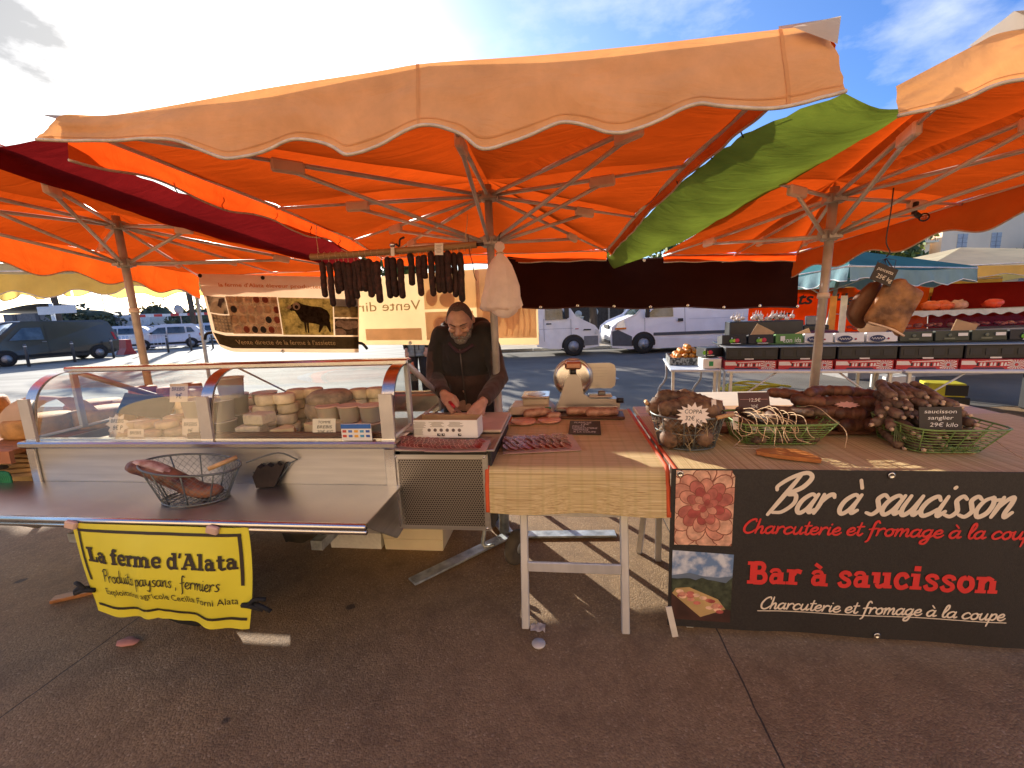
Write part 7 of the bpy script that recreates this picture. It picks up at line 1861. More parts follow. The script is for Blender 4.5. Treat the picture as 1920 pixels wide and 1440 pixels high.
T = thing('white_box', 'white box with green square under the tilted black fruit box', 'box', (-.12, .22, .752)); b = MB(); b.box((-.13, .30, .815), (.22, .26, .125), CARD_W, rotm(0, 0, .1), .004); bb = b.build('box', T); b = MB(); b.box((-.13, .166, .815), (.05, .002, .06), mat('green_square', (.03, .30, .10), .5)); b.build('print', bb)
# goods and cardboard behind
for (x, y, z, s, rz, lab) in ((.62, .95, 1.10, .26, .5, 'brown cardboard flap standing up behind the black fruit boxes'), (1.15, .95, 1.08, .18, -.4, 'small cardboard flap behind the green fruit box'), (1.95, 1.0, 1.16, .27, .78, 'square cardboard sheet standing on its corner behind the white boxes'), (2.9, 1.0, 1.10, .26, .3, 'cardboard flap behind the olive boxes')):
    b = MB(); b.box((x, y, z), (s, .006, s), CARDB, rotm(0, rz, .15)); b.build('cardboard_sheet', label=lab, cat='cardboard')
gGar = 'garlic plaits heaped at the back of the fruit stall'
b = MB(); b.blob((0, 0, 0), (.035, .035, .030), mat('garlic', (.60, .50, .42), .6, var=.2), .1, 3, 1, 8, 6); b.tube([(0, 0, .02), (.004, 0, .09)], [.008, .002], MATS['garlic'], 5); g0 = b.build('garlic_bulb', label='garlic bulb heaped at the back of the fruit stall', cat='garlic', at=(0, 0, 0), group=gGar)
for i in range(34):
    r = g0 if i == 0 else g0.copy()
    if i: COL.objects.link(r)
    r.matrix_world = FRM @ Matrix.Translation((.42 + rnd.uniform(0, .85), 1.75 + rnd.uniform(-.1, .15), 1.30 + rnd.uniform(0, .06))) @ Matrix.Rotation(rnd.uniform(-.5, .5), 4, 'X')
T = folding_table('table with dark cloth at the back of the fruit stall', .2, 4.6, 1.5, 2.1, .95, [(.3, 1.55, 0), (4.5, 1.55, 0), (.3, 2.05, 0), (4.5, 2.05, 0)], BLACKPL, name='back_table')
b = MB(); b.box((.86, 1.8, 1.12), (1.0, .36, .32), BLACKPL, bev=.01); b.build('black_crate', label='long black crate under the garlic bulbs', cat='crate')
b = MB(); b.box((1.55, 1.7, 1.06), (.5, .3, .12), mat('purple_bags', (.10, .02, .03), .35, var=.4), bev=.02); b.build('fruit_tray', label='tray of dark red packed fruit beside the stall scale', cat='tray')
T = thing('shop_scale', 'dark stall scale with screen at the back of the fruit stall', 'scale', (1.6, 1.9, .97)); b = MB(); b.box((1.6, 1.95, 1.12), (.34, .25, .14), BLACKPL, bev=.01); b.build('body', T); b = MB(); b.box((1.6, 1.92, 1.26), (.24, .04, .14), mat('scale_screen', (.12, .12, .13), .2), rotm(-.2), .01); b.build('display', T)
# under the tables
b = MB()
for i in range(5): b.tube([(.62 + .26 * cos(a) * (1 + .2 * i) + .12 * i, 2.62 + .2 * sin(a), .035 + i * .022 + .03 * sin(a * 2 + i)) for a in [2 * pi * q / 26 for q in range(27)]], .017, mat('yellow_hose', (.62, .46, .02), .4, var=.08), 7)
b.build('yellow_hose', label='coil of yellow hose under the fruit stall table', cat='hose')
T = thing('juice_carton', 'white and yellow carton on a black crate under the fruit stall', 'carton', (2.4, 1.75, .24)); b = MB(); b.box((2.62, 1.8, .33), (.40, .3, .20), CARD_W, rotm(0, 0, .2), .004); bb = b.build('box', T); b = MB(); b.box((2.62, 1.645, .275), (.39, .004, .07), mat('carton_yellow', (.70, .52, .04), .5), rotm(0, 0, .2)); b.build('print', bb)
b = MB(); b.box((2.62, 1.8, .115), (.46, .32, .22), BLACKPL, rotm(0, 0, .2), .01); b.build('plastic_crate', label='black crate under the white and yellow carton', cat='crate')
T = thing('yellow_carton', 'big yellow and black carton under the fruit stall', 'carton', (3.4, 1.7, .02)); b = MB(); b.box((3.20, 1.75, .245), (.40, .30, .19), mat('carton_bright_yellow', (.55, .48, .02), .5), rotm(0, 0, -.15), .004); bb = b.build('box', T); b = MB(); b.box((3.28, 1.585, .245), (.24, .004, .15), BK2, rotm(0, 0, -.15)); b.build('print', bb)
b = MB(); b.box((3.20, 1.75, .075), (.50, .36, .15), BLACKPL, rotm(0, 0, -.15), .01); b.build('plastic_crate', label='black crate under the big yellow carton', cat='crate')
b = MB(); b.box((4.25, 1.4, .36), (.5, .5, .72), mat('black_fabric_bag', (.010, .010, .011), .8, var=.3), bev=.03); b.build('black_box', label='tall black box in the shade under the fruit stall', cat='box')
T = thing('umbrella_stand', 'steel three-legged stand of a stall umbrella at the far right', 'umbrella base', (4.75, .9, 0))
b = MB(); b.tube([(4.75, .9, .0), (4.75, .9, 1.7)], .034, ALU_DULL, 10); b.build('post', T)
for a in (.2, 2.2, 4.2):
    b = MB(); b.tube([(4.75, .9, .40), (4.75 + .42 * cos(a), .9 + .42 * sin(a), .02)], .020, ALU_DULL, 8); b.build('leg', T)
# orange back wall, butcher counter
Ctx.M = WORLD_M
ORW = canvas('orange_back_wall', (.60, .10, .012), (.90, .16, .015), .35, .4); RDW = canvas('red_back_wall', (.26, .014, .010), (.36, .02, .012), .3, .4)
for x0, x1, m_, lab, words in ((5.0, 6.5, ORW, 'orange canvas panel with black letters at the back of the fruit stall', (('nts', 5.75, 6.3, 1.50, .34), ('cer', 5.45, 5.85, 1.22, .24))), (6.62, 8.75, ORW, 'orange canvas panel behind the hanging pork slab', (('He', 6.72, 7.15, 1.45, .34),)), (8.8, 12.2, RDW, 'red canvas panel behind the butcher counter', ())):
    T = thing('canvas_panel', lab, 'canvas panel', ((x0 + x1) / 2, 9.0, .7)); b = MB()
    b.slab([[V(lerp(x0, x1, i / 16), 9.0 + .03 * sin(i * 1.1 + j), lerp(.85, 1.80, j / 4)) for j in range(5)] for i in range(17)], (0, .003, 0), m_); b.build('cloth', T)
    for w_, a, c, z, h_ in words:
        b = MB(); text(b, w_, lambda x, y, z2: V(x, 8.955 - z2, y), BAN_INK, a, c, z, h_, .002, .25, .02); b.build('lettering', T)
T = thing('butcher_counter', 'long glass-fronted butcher counter with white scalloped edge behind the fruit stall', 'counter', (9.0, 8.3, 0))
b = MB(); b.box((9.2, 8.6, .45), (5.2, .7, .9), mat('counter_front', (.30, .28, .26), .5), bev=.01); b.build('body', T)
b = MB(); b.add([(6.7, 8.2, .92), (11.8, 8.2, .92), (11.8, 8.3, 1.26), (6.7, 8.3, 1.26)], [(0, 1, 2, 3)], GLASS); b.build('pane', T)
b = MB(); b.box((9.2, 8.5, 1.275), (5.2, .5, .02), ALU, bev=.004); b.grid([[V(lerp(6.7, 11.8, s / 120), 8.19, 1.28 - t * (.085 + .022 * cos(s * .9))) for s in range(121)] for t in (0, 1)], mat('white_cloth_edge', (.62, .60, .56), .7)); b.build('scalloped_edge', T)
b = MB()
for i in range(60): b.blob((6.9 + i * .08 + rnd.uniform(-.02, .02), 8.6 + rnd.uniform(-.12, .12), .96 + rnd.uniform(0, .05)), (.05, .06, .03), HAM[rnd.choice((1, 2, 4))], .2, 3, i, 8, 6)
b.build('meat', T, kind='stuff')
gMt = 'orange and red plastic bags heaped on the butcher counter'
for i, (x, c) in enumerate(((8.35, (.75, .12, .02)), (8.6, (.70, .10, .02)), (8.9, (.62, .30, .22)), (9.6, (.75, .06, .02)))):
    b = MB(); b.blob((x, 8.55, 1.37), (.17, .12, .10), mat('bag_%d' % i, c, .4, var=.2, bump=.6, bscale=18), .35, 3, i); b.build('plastic_bag', label=('bright orange bag heap on the counter, left of two' if i == 0 else 'bright orange bag heap on the counter, right of two' if i == 1 else 'pale pink bag on the butcher counter' if i == 2 else 'red bag hanging low over the butcher counter'), cat='bag')
T = thing('letter_valance', 'yellow strip lettered A l’Antica over the butcher counter', 'valance', (9.2, 8.95, 1.4)); b = MB()
b.slab([[V(lerp(7.1, 11.2, s / 90), 9.18, 1.64 - t * (.20 + .03 * cos(s * .55))) for t in (0, .5, 1)] for s in range(91)], (0, .003, 0), canvas('amber_canvas', (.70, .36, .10), (.9, .45, .1), .4, .3)); b.build('cloth', T)
b = MB(); text(b, "A l'Antica chè", lambda x, y, z: V(x, 9.17 - z, y), BAN_INK, 8.35, 9.9, 1.475, .19, .003, 0, .01); b.build('lettering', T)
for i in range(3):
    x = 4.95 + i * .17; b = MB(); b.slab([[V(x + s * .05, 6.9 + .02 * sin(s * 2), z) for s in range(3)] for z in (.55, 1.1, 1.62)], (0, .002, 0), mat('striped_cloth_%d' % (i % 2), ((.72, .66, .55), (.70, .30, .06))[i % 2], .8)); b.build('striped_curtain', label=('white strip of the folded striped curtain beside the white van', 'orange strip of the folded striped curtain', 'white strip of the folded striped curtain nearest the stall')[i], cat='curtain')
# ------------------------------------------------------------------ vehicles
Ctx.M = WORLD_M
DGLASS = mat('car_glass', (.025, .035, .04), .08, var=.5, scale=2.5, col2=(.10, .13, .14), spec=.8)
LAMP_C = mat('lamp_clear', (.62, .66, .68), .12, .2, .1); LAMP_O = mat('lamp_orange', (.65, .16, .015), .2); LAMP_R = mat('lamp_red', (.45, .015, .015), .2)
HUBM = mat('hub_grey', (.50, .50, .51), .5, .1, .2, 20); TRIM = mat('grey_trim', (.075, .085, .10), .55, var=.1)
def vehicle(label, cat, M, outline, width, paint, wheels, wr, glass_=(), parts=(), belt=1.05, tumble=.16, rnd_=.07, name='van', group=None, zs=1.0):
    """outline (x, z) ccw seen from the side, x forward; windows and fittings are outlines laid on the sides"""
    T = thing(name, label, cat, (0, 0, 0), group, M)
    outline = [(x, z * zs) for x, z in outline]; belt *= zs; glass_ = [[(x, z * zs) for x, z in q] for q in glass_]; parts = [(a, [(x, z * zs) for x, z in q], m, o) for a, q, m, o in parts]
    hw = lambda z: width / 2 - max(0, z - belt) * tumble - max(0, .45 - z) * .12
    P = [Vector((p[0], 0, p[1])) for p in outline]; n = len(P)
    cx = sum(p.x for p in P) / n; cz = sum(p.z for p in P) / n
    def inset(d):
        out = []
        for i in range(n):
            a, c = P[i - 1], P[(i + 1) % n]; t = (c - a).normalized(); nn = V(-t.z, 0, t.x); out.append(P[i] + nn * d)
        return out
    rings = []
    for s, d, w_ in ((-1, rnd_, 0), (-1, rnd_ * .3, .35), (-1, 0, 1.0), (1, 0, 1.0), (1, rnd_ * .3, .35), (1, rnd_, 0)):
        rings.append([V(q.x, s * (hw(q.z) - rnd_ * .8 * w_), q.z) for q in inset(d)])
    b = MB(); vs = [v for r in rings for v in r]; fs = []
    for i in range(len(rings) - 1):
        for k in range(n): fs.append((i * n + k, i * n + (k + 1) % n, (i + 1) * n + (k + 1) % n, (i + 1) * n + k))
    b.add(vs, fs, paint, True); b.add(rings[0], [tuple(range(n))], paint); b.add(rings[-1], [tuple(range(n - 1, -1, -1))], paint)
    body = b.build('body', T)
    def lay(nm, poly, m, off):
        for s in (-1, 1):
            pts = [V(x, s * (hw(z) + off), z) for x, z in poly]
            b = MB(); b.add(pts if s < 0 else pts[::-1], [tuple(range(len(pts)))], m); b.build(nm, T)
    for poly in glass_: lay('window', poly, DGLASS, .004)
    for nm, poly, m, off in parts: lay(nm, poly, m, off)
    for x in wheels:
        lay('wheel_arch', [(x + wr * 1.18 * cos(a), max(.28, wr + wr * 1.18 * sin(a))) for a in [2 * pi * q / 24 for q in range(24)]], BLACKPL, .003)
        for s in (-1, 1):
            y = s * (hw(wr) - .07)
            w = MB(); w.lathe([(wr * .55, -.11), (wr * .92, -.115), (wr, -.08), (wr, .08), (wr * .92, .115), (wr * .55, .11)], (x, y, wr), RUBBER, 26, rotm(pi / 2), caps=False); ww = w.build('wheel', T)
            w = MB(); w.lathe([(0, .09), (wr * .2, .10), (wr * .45, .075), (wr * .60, .10)], (x, y, wr), HUBM, 20, rotm(pi / 2 if s < 0 else -pi / 2))
            for q in range(6):
                a = 2 * pi * q / 6; w.lathe([(wr * .09, .0), (0, .004)], (x + wr * .38 * cos(a), y + s * .092, wr + wr * .38 * sin(a)), BLACKPL, 8, rotm(pi / 2 if s < 0 else -pi / 2))
            w.build('rim', ww)
    return T
def ends(T, M_, x, w, items):
    """fittings on a front or rear face: (name, y0, y1, z0, z1, material, depth)"""
    for nm, y0, y1, z0, z1, m, d in items:
        b = MB(); b.box((x, (y0 + y1) / 2, (z0 + z1) / 2), (d, y1 - y0, z1 - z0), m, bev=.01); b.build(nm, T)
VW = mat('van_white', (.82, .83, .85), .35, var=.08, scale=1.6, coat=.2)
VW2 = mat('truck_white', (.80, .80, .79), .45, var=.10, scale=2.2)
# white panel van, nose towards the left
Mv = Matrix.Translation((6.55, 15.45, 0)) @ Matrix.Rotation(pi - .01, 4, 'Z')
t = vehicle('white panel van with dark side stripe facing the flatbed truck', 'van', Mv,
    [(-2.35, .42), (-2.4, 1.2), (-2.36, 2.2), (-2.25, 2.42), (1.25, 2.44), (1.55, 2.36), (2.25, 1.50), (2.85, 1.22), (3.04, 1.05), (3.10, .72), (3.06, .36), (2.5, .28), (-1.6, .28)], 1.98, VW, (2.03, -1.55), .345, zs=.86,
    glass_=[[(1.02, 1.42), (1.04, 2.02), (1.42, 2.0), (1.98, 1.44)]],
    parts=[('side_stripe', [(-2.3, .70), (1.7, .70), (1.7, .82), (-2.3, .82)], TRIM, .012), ('bumper', [(2.42, .32), (3.08, .36), (3.10, .92), (2.9, .98), (2.42, .70)], TRIM, .008), ('headlight', [(2.62, 1.02), (2.98, 1.02), (2.92, 1.24), (2.70, 1.38)], LAMP_C, .014), ('indicator', [(2.62, .99), (3.0, .99), (3.0, 1.06), (2.62, 1.06)], LAMP_O, .016),
           ('door_gap', [(.62, .70), (.632, .70), (.632, 2.1), (.62, 2.1)], TRIM, .003), ('door_gap', [(1.98, .72), (1.99, .72), (1.99, 1.4), (1.98, 1.4)], TRIM, .003), ('door_handle', [(.70, 1.22), (.88, 1.22), (.88, 1.34), (.70, 1.34)], BLACKPL, .02), ('side_moulding', [(-2.2, 1.70), (.5, 1.70), (.5, 1.715), (-2.2, 1.715)], mat('van_crease', (.45, .47, .5), .5), .004), ('side_moulding', [(-2.2, 1.30), (.5, 1.30), (.5, 1.31), (-2.2, 1.31)], MATS['van_crease'], .004)])
ends(t, Mv, 3.075, 2, [('grille', -.40, .40, .86, 1.0, BLACKPL, .05), ('number_plate', -.26, .26, .50, .61, CARD_W, .05), ('grille', -.6, .6, .36, .46, BLACKPL, .05)])
for s in (-1, 1):
    b = MB(); b.box((1.95, s * 1.12, 1.40), (.14, .12, .36), BLACKPL, bev=.03); b.build('wing_mirror', t)
b = MB(); b.prism([(2.235, 1.30), (2.25, 1.315), (1.575, 2.02), (1.56, 2.005)], (0, -.80, 0), (1, 0, 0), (0, 0, 1), (0, 1.6, 0), DGLASS); b.build('windscreen', t)
# white flatbed truck, nose towards the right
Mt = Matrix.Translation((.55, 15.55, 0))
t = vehicle('white flatbed truck cab with grey bumper, nose towards the panel van', 'truck', Mt,
    [(.42, .46), (.42, 1.2), (.44, 2.16), (.55, 2.24), (1.05, 2.24), (1.30, 2.14), (1.66, 1.50), (2.30, 1.12), (2.42, .95), (2.44, .42), (1.9, .34), (.8, .40)], 1.95, VW2, (1.60, -1.9), .34, zs=.86,
    glass_=[[(.66, 1.46), (.66, 2.08), (1.14, 2.08), (1.42, 1.47)]],
    parts=[('bumper', [(1.96, .40), (2.44, .42), (2.44, .78), (1.96, .78)], mat('bumper_grey', (.17, .18, .19), .6), .010), ('air_vent', [(1.92, 1.0), (2.20, 1.0), (2.20, 1.05), (1.96, 1.06)], BLACKPL, .006), ('headlight', [(2.32, .84), (2.43, .84), (2.42, 1.0), (2.34, 1.04)], LAMP_C, .012), ('door_gap', [(.60, .62), (.612, .62), (.612, 1.5), (.60, 1.5)], TRIM, .003), ('door_gap', [(1.52, .8), (1.532, .8), (1.532, 1.46), (1.52, 1.46)], TRIM, .003), ('door_handle', [(.68, 1.28), (.86, 1.28), (.86, 1.33), (.68, 1.33)], BLACKPL, .02), ('side_light', [(1.66, 1.06), (1.78, 1.06), (1.78, 1.09), (1.66, 1.09)], LAMP_R, .012), ('door_gap', [(.45, 1.10), (1.6, 1.10), (1.6, 1.108), (.45, 1.108)], TRIM, .003)], name='truck')
b = MB(); b.box((-1.55, 0, .62), (3.9, 1.0, .2), mat('chassis_brown', (.05, .028, .02), .8, var=.4)); b.box((-1.55, 0, .80), (3.95, 2.0, .12), mat('bed_wood', (.42, .33, .18), .8, var=.2), bev=.01); b.box((-1.6, -1.0, 1.06), (3.9, .04, .42), VW2); b.build('flatbed', t)
for s in (-1, 1):
    b = MB(); b.box((1.36, s * 1.1, 1.48), (.16, .10, .36), BLACKPL, bev=.02); b.build('wing_mirror', t)
# dark van on the left, tail towards the stall
DKV = mat('van_dark_bronze', (.075, .068, .058), .22, .35, .12, 1.2, coat=.6)
Mk = Matrix.Translation((-22.55, 21.0, 0)) @ Matrix.Rotation(radians(180 + 66), 4, 'Z')
t = vehicle('dark bronze delivery van with tinted cab window passing the bollards', 'van', Mk,
    [(-2.25, .40), (-2.32, .9), (-2.28, 1.2), (-2.05, 1.82), (-1.9, 1.90), (1.0, 1.91), (1.25, 1.84), (1.85, 1.22), (2.35, 1.02), (2.5, .8), (2.5, .34), (-2.0, .30)], 1.92, DKV, (1.75, -1.5), .335,
    glass_=[[(.42, 1.12), (.44, 1.68), (1.05, 1.68), (1.55, 1.14)]],
    parts=[('door_gap', [(.30, .45), (.31, .45), (.31, 1.75), (.30, 1.75)], BLACKPL, .003), ('door_handle', [(.36, 1.0), (.52, 1.0), (.52, 1.04), (.36, 1.04)], mat('handle_grey', (.2, .2, .2), .3), .02), ('tail_light', [(-2.30, .95), (-2.20, .95), (-2.12, 1.35), (-2.22, 1.32)], LAMP_R, .012), ('sill', [(-2.2, .34), (2.4, .34), (2.4, .46), (-2.2, .46)], BLACKPL, .008)])
ends(t, Mk, -2.29, 2, [('rear_bumper', -.9, .9, .38, .62, BLACKPL, .12)])
b = MB(); b.blob((1.0, .55, 1.36), (.12, .2, .2), mat('driver_white_shirt', (.55, .58, .6), .8), .2, 3, 1); b.build('seat', t)
# pale car with black wheel arches, and parked cars behind it
CARW = mat('car_white', (.66, .68, .70), .25, var=.04, coat=.6)
CAR_OUT = [(-1.95, .34), (-2.02, .72), (-1.92, .98), (-1.55, 1.42), (-1.2, 1.54), (.2, 1.56), (.55, 1.46), (1.10, 1.04), (1.75, .92), (2.0, .74), (2.04, .42), (1.9, .30), (-1.7, .28)]
def car(label, x, y, rz, paint, group=None, arch=True):
    M_ = Matrix.Translation((x, y, 0)) @ Matrix.Rotation(radians(rz), 4, 'Z')
    T = vehicle(label, 'car', M_, CAR_OUT, 1.76, paint, (1.28, -1.3), .32, belt=.95, tumble=.30, rnd_=.09, name='car', group=group,
        glass_=[[(.02, 1.02), (.02, 1.44), (.42, 1.42), (.92, 1.03)], [(-1.02, 1.02), (-.98, 1.44), (-.06, 1.45), (-.06, 1.02)], [(-1.55, 1.08), (-1.36, 1.38), (-1.10, 1.42), (-1.12, 1.06)]],
        parts=[('sill', [(-1.9, .30), (1.95, .32), (1.98, .44), (-1.95, .44)], BLACKPL, .007), ('headlight', [(1.62, .74), (1.95, .70), (1.9, .84), (1.66, .86)], LAMP_C, .014), ('tail_light', [(-1.98, .78), (-1.80, .80), (-1.78, .98), (-1.90, .98)], LAMP_R, .012), ('door_gap', [(-.06, .46), (-.05, .46), (-.05, 1.0), (-.06, 1.0)], TRIM, .003), ('door_handle', [(.02, .88), (.16, .88), (.16, .91), (.02, .91)], TRIM, .014)])
    ends(T, M_, 2.0, 1.7, [('grille', -.45, .45, .60, .76, BLACKPL, .05), ('number_plate', -.25, .25, .46, .56, CARD_W, .06), ('lower_grille', -.6, .6, .34, .44, BLACKPL, .05)])
    b = MB(); b.prism([(1.075, 1.075), (1.085, 1.09), (.585, 1.455), (.575, 1.44)], (0, -.60, 0), (1, 0, 0), (0, 0, 1), (0, 1.2, 0), DGLASS); b.build('windscreen', T)
    for s in (-1, 1):
        b = MB(); b.box((.78, s * .95, 1.08), (.12, .14, .12), BLACKPL, bev=.03); b.build('wing_mirror', T)
    return T
car('white hatchback with black lower trim driving between the bollards', -23.2, 29.4, 207, CARW)
for i, (x, y, rz, c, lab) in enumerate(((-25.5, 36.5, 195, (.55, .57, .6), 'silver parked car behind the white hatchback'), (-31.8, 37.5, 12, (.12, .12, .13), 'dark grey parked car under the height barrier'), (-36.5, 36, 20, (.6, .62, .64), 'silver parked car right of the dark van'), (-40.5, 40, 20, (.5, .52, .55), 'grey parked car far behind the dark van'), (-28.6, 42, 190, (.62, .64, .66), 'pale parked car half behind the height barrier'))):
    car(lab, x, y, rz, mat('car_paint_%d' % i, c, .25, .2, .05, coat=.6), 'parked cars on the car park')
for x, y, rz, lab in ((-29.6, 33.0, 200, 'silver parked car left of the white hatchback'), (-26.6, 38.5, 195, 'silver parked car third in the row behind the white hatchback'), (-36.0, 41.5, 12, 'silver parked car between the signpost and the height barrier'), (-33.5, 41.0, 10, 'silver parked car in the second row behind the barrier blocks'), (-22.3, 36.0, 190, 'silver parked car right behind the white hatchback, near the farm banner'), (-38.0, 45.0, 15, 'silver parked car in the farthest row left of the umbrella pole')):
    src = [q for q in bpy.data.objects if q.name.startswith('car') and q.parent is None][1]
    r = clone(src, (0, 0, 0), label=lab); r.matrix_world = Matrix.Translation((x, y, 0)) @ Matrix.Rotation(radians(rz), 4, 'Z')
# ------------------------------------------------------------------ left background: bollards, barriers, hedges, masts
BOL = mat('bollard_grey', (.085, .085, .09), .5, .2, .15)
gBo = 'slim grey bollards along the car park'
T0 = None
for (x, y) in ((-21.0, 18.6), (-20.6, 20.2), (-20.5, 22.1), (-20.0, 23.3), (-19.8, 24.8), (-19.2, 25.8), (-19.0, 27.4)):
    if T0 is None:
        T0 = thing('bollard', 'slim dark grey bollard with pale band standing along the car park', 'bollard', (x, y, 0), gBo)
        b = MB(); b.lathe([(.055, 0), (.055, .95), (.04, .98), (0, 1.0)], (x, y, 0), BOL, 12); b.build('post', T0)
        b = MB(); b.lathe([(.057, .86), (.057, .90)], (x, y, 0), CARD_W, 12); b.build('band', T0)
        first_b = (x, y)
    else: clone(T0, (x - first_b[0], y - first_b[1], 0))
b = MB(); b.prism([(-.30, 0), (.30, 0), (.12, .35), (.10, .85), (-.10, .85), (-.12, .35)], (-24.6, 26.0, 0), (.5, .86, 0), (0, 0, 1), (2.0, -1.1, 0), mat('concrete_barrier', (.5, .49, .47), .8)); b.build('barrier', label='white concrete barrier block behind the tail of the dark van', cat='barrier')
b = MB(); b.prism([(-.32, 0), (.32, 0), (.14, .35), (.12, .85), (-.12, .85), (-.14, .35)], (-22.5, 24.9, 0), (.5, .86, 0), (0, 0, 1), (.8, -.45, 0), mat('barrier_red', (.55, .06, .05), .6)); b.build('barrier', label='red plastic barrier block next to the white one', cat='barrier')
T = thing('railing', 'white railing of thin upright bars behind the bollards', 'railing', (-24.5, 28, 0)); b = MB()
for i in range(16): b.tube([(-26.3 + i * .24, 28 + i * .02, .1), (-26.3 + i * .24, 28 + i * .02, 1.0)], .014, WHITEPAINT, 5)
b.build('bars', T); b = MB()
for z in (.1, 1.0): b.tube([(-26.3, 28, z), (-22.7, 28.3, z)], .02, WHITEPAINT, 6)
b.build('rails', T)
T = thing('height_barrier', 'red and white striped height barrier over the car park entry', 'height barrier', (-28, 38, 0))
for x in (-32.5, -25.2):
    b = MB(); b.box((x, 38, 1.25), (.14, .14, 2.5), mat('barrier_white', (.7, .7, .7), .5)); b.build('post', T)
b = MB()
for i in range(10): b.box((-32.14 + i * .73, 38, 2.45), (.73, .1, .22), MATS['barrier_red'] if i % 2 == 0 else MATS['barrier_white'])
b.build('striped_bar', T)
b = MB(); b.lathe([(.42, -.02), (.42, .02), (0, .02)], (-29.0, 38.2, 2.9), mat('sign_back_grey', (.42, .43, .44), .5), 20, rotm(pi / 2)); b.tube([(-29, 38.3, 0), (-29, 38.3, 2.9)], .04, ALU_DULL, 6); b.build('road_sign', label='round grey road sign above the height barrier', cat='sign')
SGN = mat('sign_white', (.68, .70, .70), .5, var=.05)
T = thing('signpost', 'white signpost with two boards above the dark van', 'sign', (-32.5, 31, 0)); b = MB(); b.tube([(-32.5, 31, 0), (-32.5, 31, 3.4)], .11, SGN, 8); b.build('post', T)
for x0, x1, z, y in ((-33.3, -32.3, 2.9, 30.8), (-32.3, -30.6, 2.95, 30.8)):
    b = MB(); b.box(((x0 + x1) / 2, y, z), (x1 - x0, .06, .55), SGN); b.build('board', T)
b = MB(); b.box((-34.6, 30, 1.95), (1.5, .08, .55), SGN); b.tube([(-34.6, 30.05, 0), (-34.6, 30.05, 1.8)], .04, ALU_DULL, 6); b.build('information_board', label='low white information board left of the signpost', cat='sign')
T = thing('site_cabin', 'white container kiosk with awning behind the tail of the dark van', 'kiosk', (-41, 43, 0)); b = MB(); b.box((-39.5, 44, 1.5), (8.0, 2.4, 2.5), mat('cabin_white', (.60, .62, .62), .5), bev=.03); b.build('walls', T)
for i in range(5):
    b = MB(); b.box((-42.6 + i * 1.4, 42.78, 2.3), (.9, .05, .35), mat('cabin_window', (.16, .18, .2), .2)); b.build('window', T)
b = MB(); b.box((-41, 42.4, 1.75), (4.6, .9, .12), mat('cabin_awning', (.05, .05, .05), .7)); b.build('awning', T)
LEAF = [mat('hedge_leaf_%d' % i, c, .7, var=.35, scale=3) for i, c in enumerate(((.055, .068, .034), (.09, .10, .05), (.13, .14, .07)))]
LEAFG = [mat('tree_leaf_%d' % i, c, .6, var=.3, scale=3) for i, c in enumerate(((.035, .07, .012), (.09, .14, .02), (.20, .24, .03)))]
BARK = mat('bark', (.09, .065, .045), .9, var=.35, scale=8, stretch=(1, 1, .2), bump=.6)
def leaves(b, c, r, n, size, mats_, seed):
    rnd = random.Random(seed); c = V(*c); clumps = []
    for i in range(max(6, n // 45)):
        d = V(rnd.gauss(0, 1), rnd.gauss(0, 1), rnd.gauss(0, 1)).normalized() * rnd.uniform(.35, 1.0)
        clumps.append((V(d.x * r[0], d.y * r[1], d.z * r[2]), rnd.uniform(.18, .36), rnd.choice((0, 0, 1, 1, 1, 2))))
    for i in range(n):
        q, s, mi_ = rnd.choice(clumps)
        p = c + q + V(rnd.gauss(0, 1) * r[0] * s * .6, rnd.gauss(0, 1) * r[1] * s * .6, rnd.gauss(0, 1) * r[2] * s * .55)
        a = V(rnd.gauss(0, 1), rnd.gauss(0, 1), rnd.gauss(0, .7)).normalized(); t_ = a.orthogonal().normalized(); t_ = (Matrix.Rotation(rnd.uniform(0, 6.28), 3, a) @ t_); u_ = a.cross(t_)
        k = size * rnd.uniform(.6, 1.3)
        b.add([p - t_ * k, p + u_ * k * .55, p + t_ * k, p - u_ * k * .55], [(0, 1, 2, 3)], mats_[min(2, max(0, mi_ + rnd.choice((-1, 0, 0, 1))))])
def tree(label, at, h, r, n, size, mats_, seed, group=None, tr=.16, name='tree', cat='tree'):
    T = thing(name, label, cat, at, group); o = V(*at); rnd = random.Random(seed)
    b = MB(); top = o + V(rnd.uniform(-.2, .2), 0, h)
    b.tube(smooth_path([o, o + V(.05, 0, h * .35), o + V(-.04, 0, h * .7), top], 9), [tr * (1.15 - .07 * i) for i in range(9)], BARK, 9)
    for i in range(7):
        a = rnd.uniform(0, 6.28); z = h * rnd.uniform(.55, .85); b.tube(smooth_path([o + V(0, 0, z), o + V(cos(a) * r[0] * .35, sin(a) * r[1] * .35, z + r[2] * .35), o + V(cos(a) * r[0] * .7, sin(a) * r[1] * .7, z + r[2] * .8)], 6), [tr * .42, tr * .36, tr * .3, tr * .22, tr * .16, tr * .1], BARK, 6)
    b.build('trunk', T)
    b = MB(); leaves(b, o + V(0, 0, h + r[2] * .25), r, n, size, mats_, seed); b.build('crown', T)
    return T
gTr = 'plane trees along the verge behind the vans'
tree('leafy tree whose trunk stands between the truck and the panel van', (4.05, 21.0, 0), 3.0, (2.4, 2.4, 1.5), 1900, .16, LEAFG, 3, gTr, .20)
tree('leafy tree with slim trunk just right of the truck', (2.9, 23.0, 0), 2.7, (2.2, 2.2, 1.4), 1500, .16, LEAFG, 5, gTr, .13)
tree('leafy tree hidden behind the white panel van', (8.5, 22.0, 0), 3.2, (2.6, 2.4, 1.7), 1500, .18, LEAFG, 8, gTr)
tree('leafy tree behind the reversed banner at the road', (-4.5, 19.0, 0), 3.4, (2.8, 2.6, 2.0), 1800, .18, LEAFG, 9, gTr)
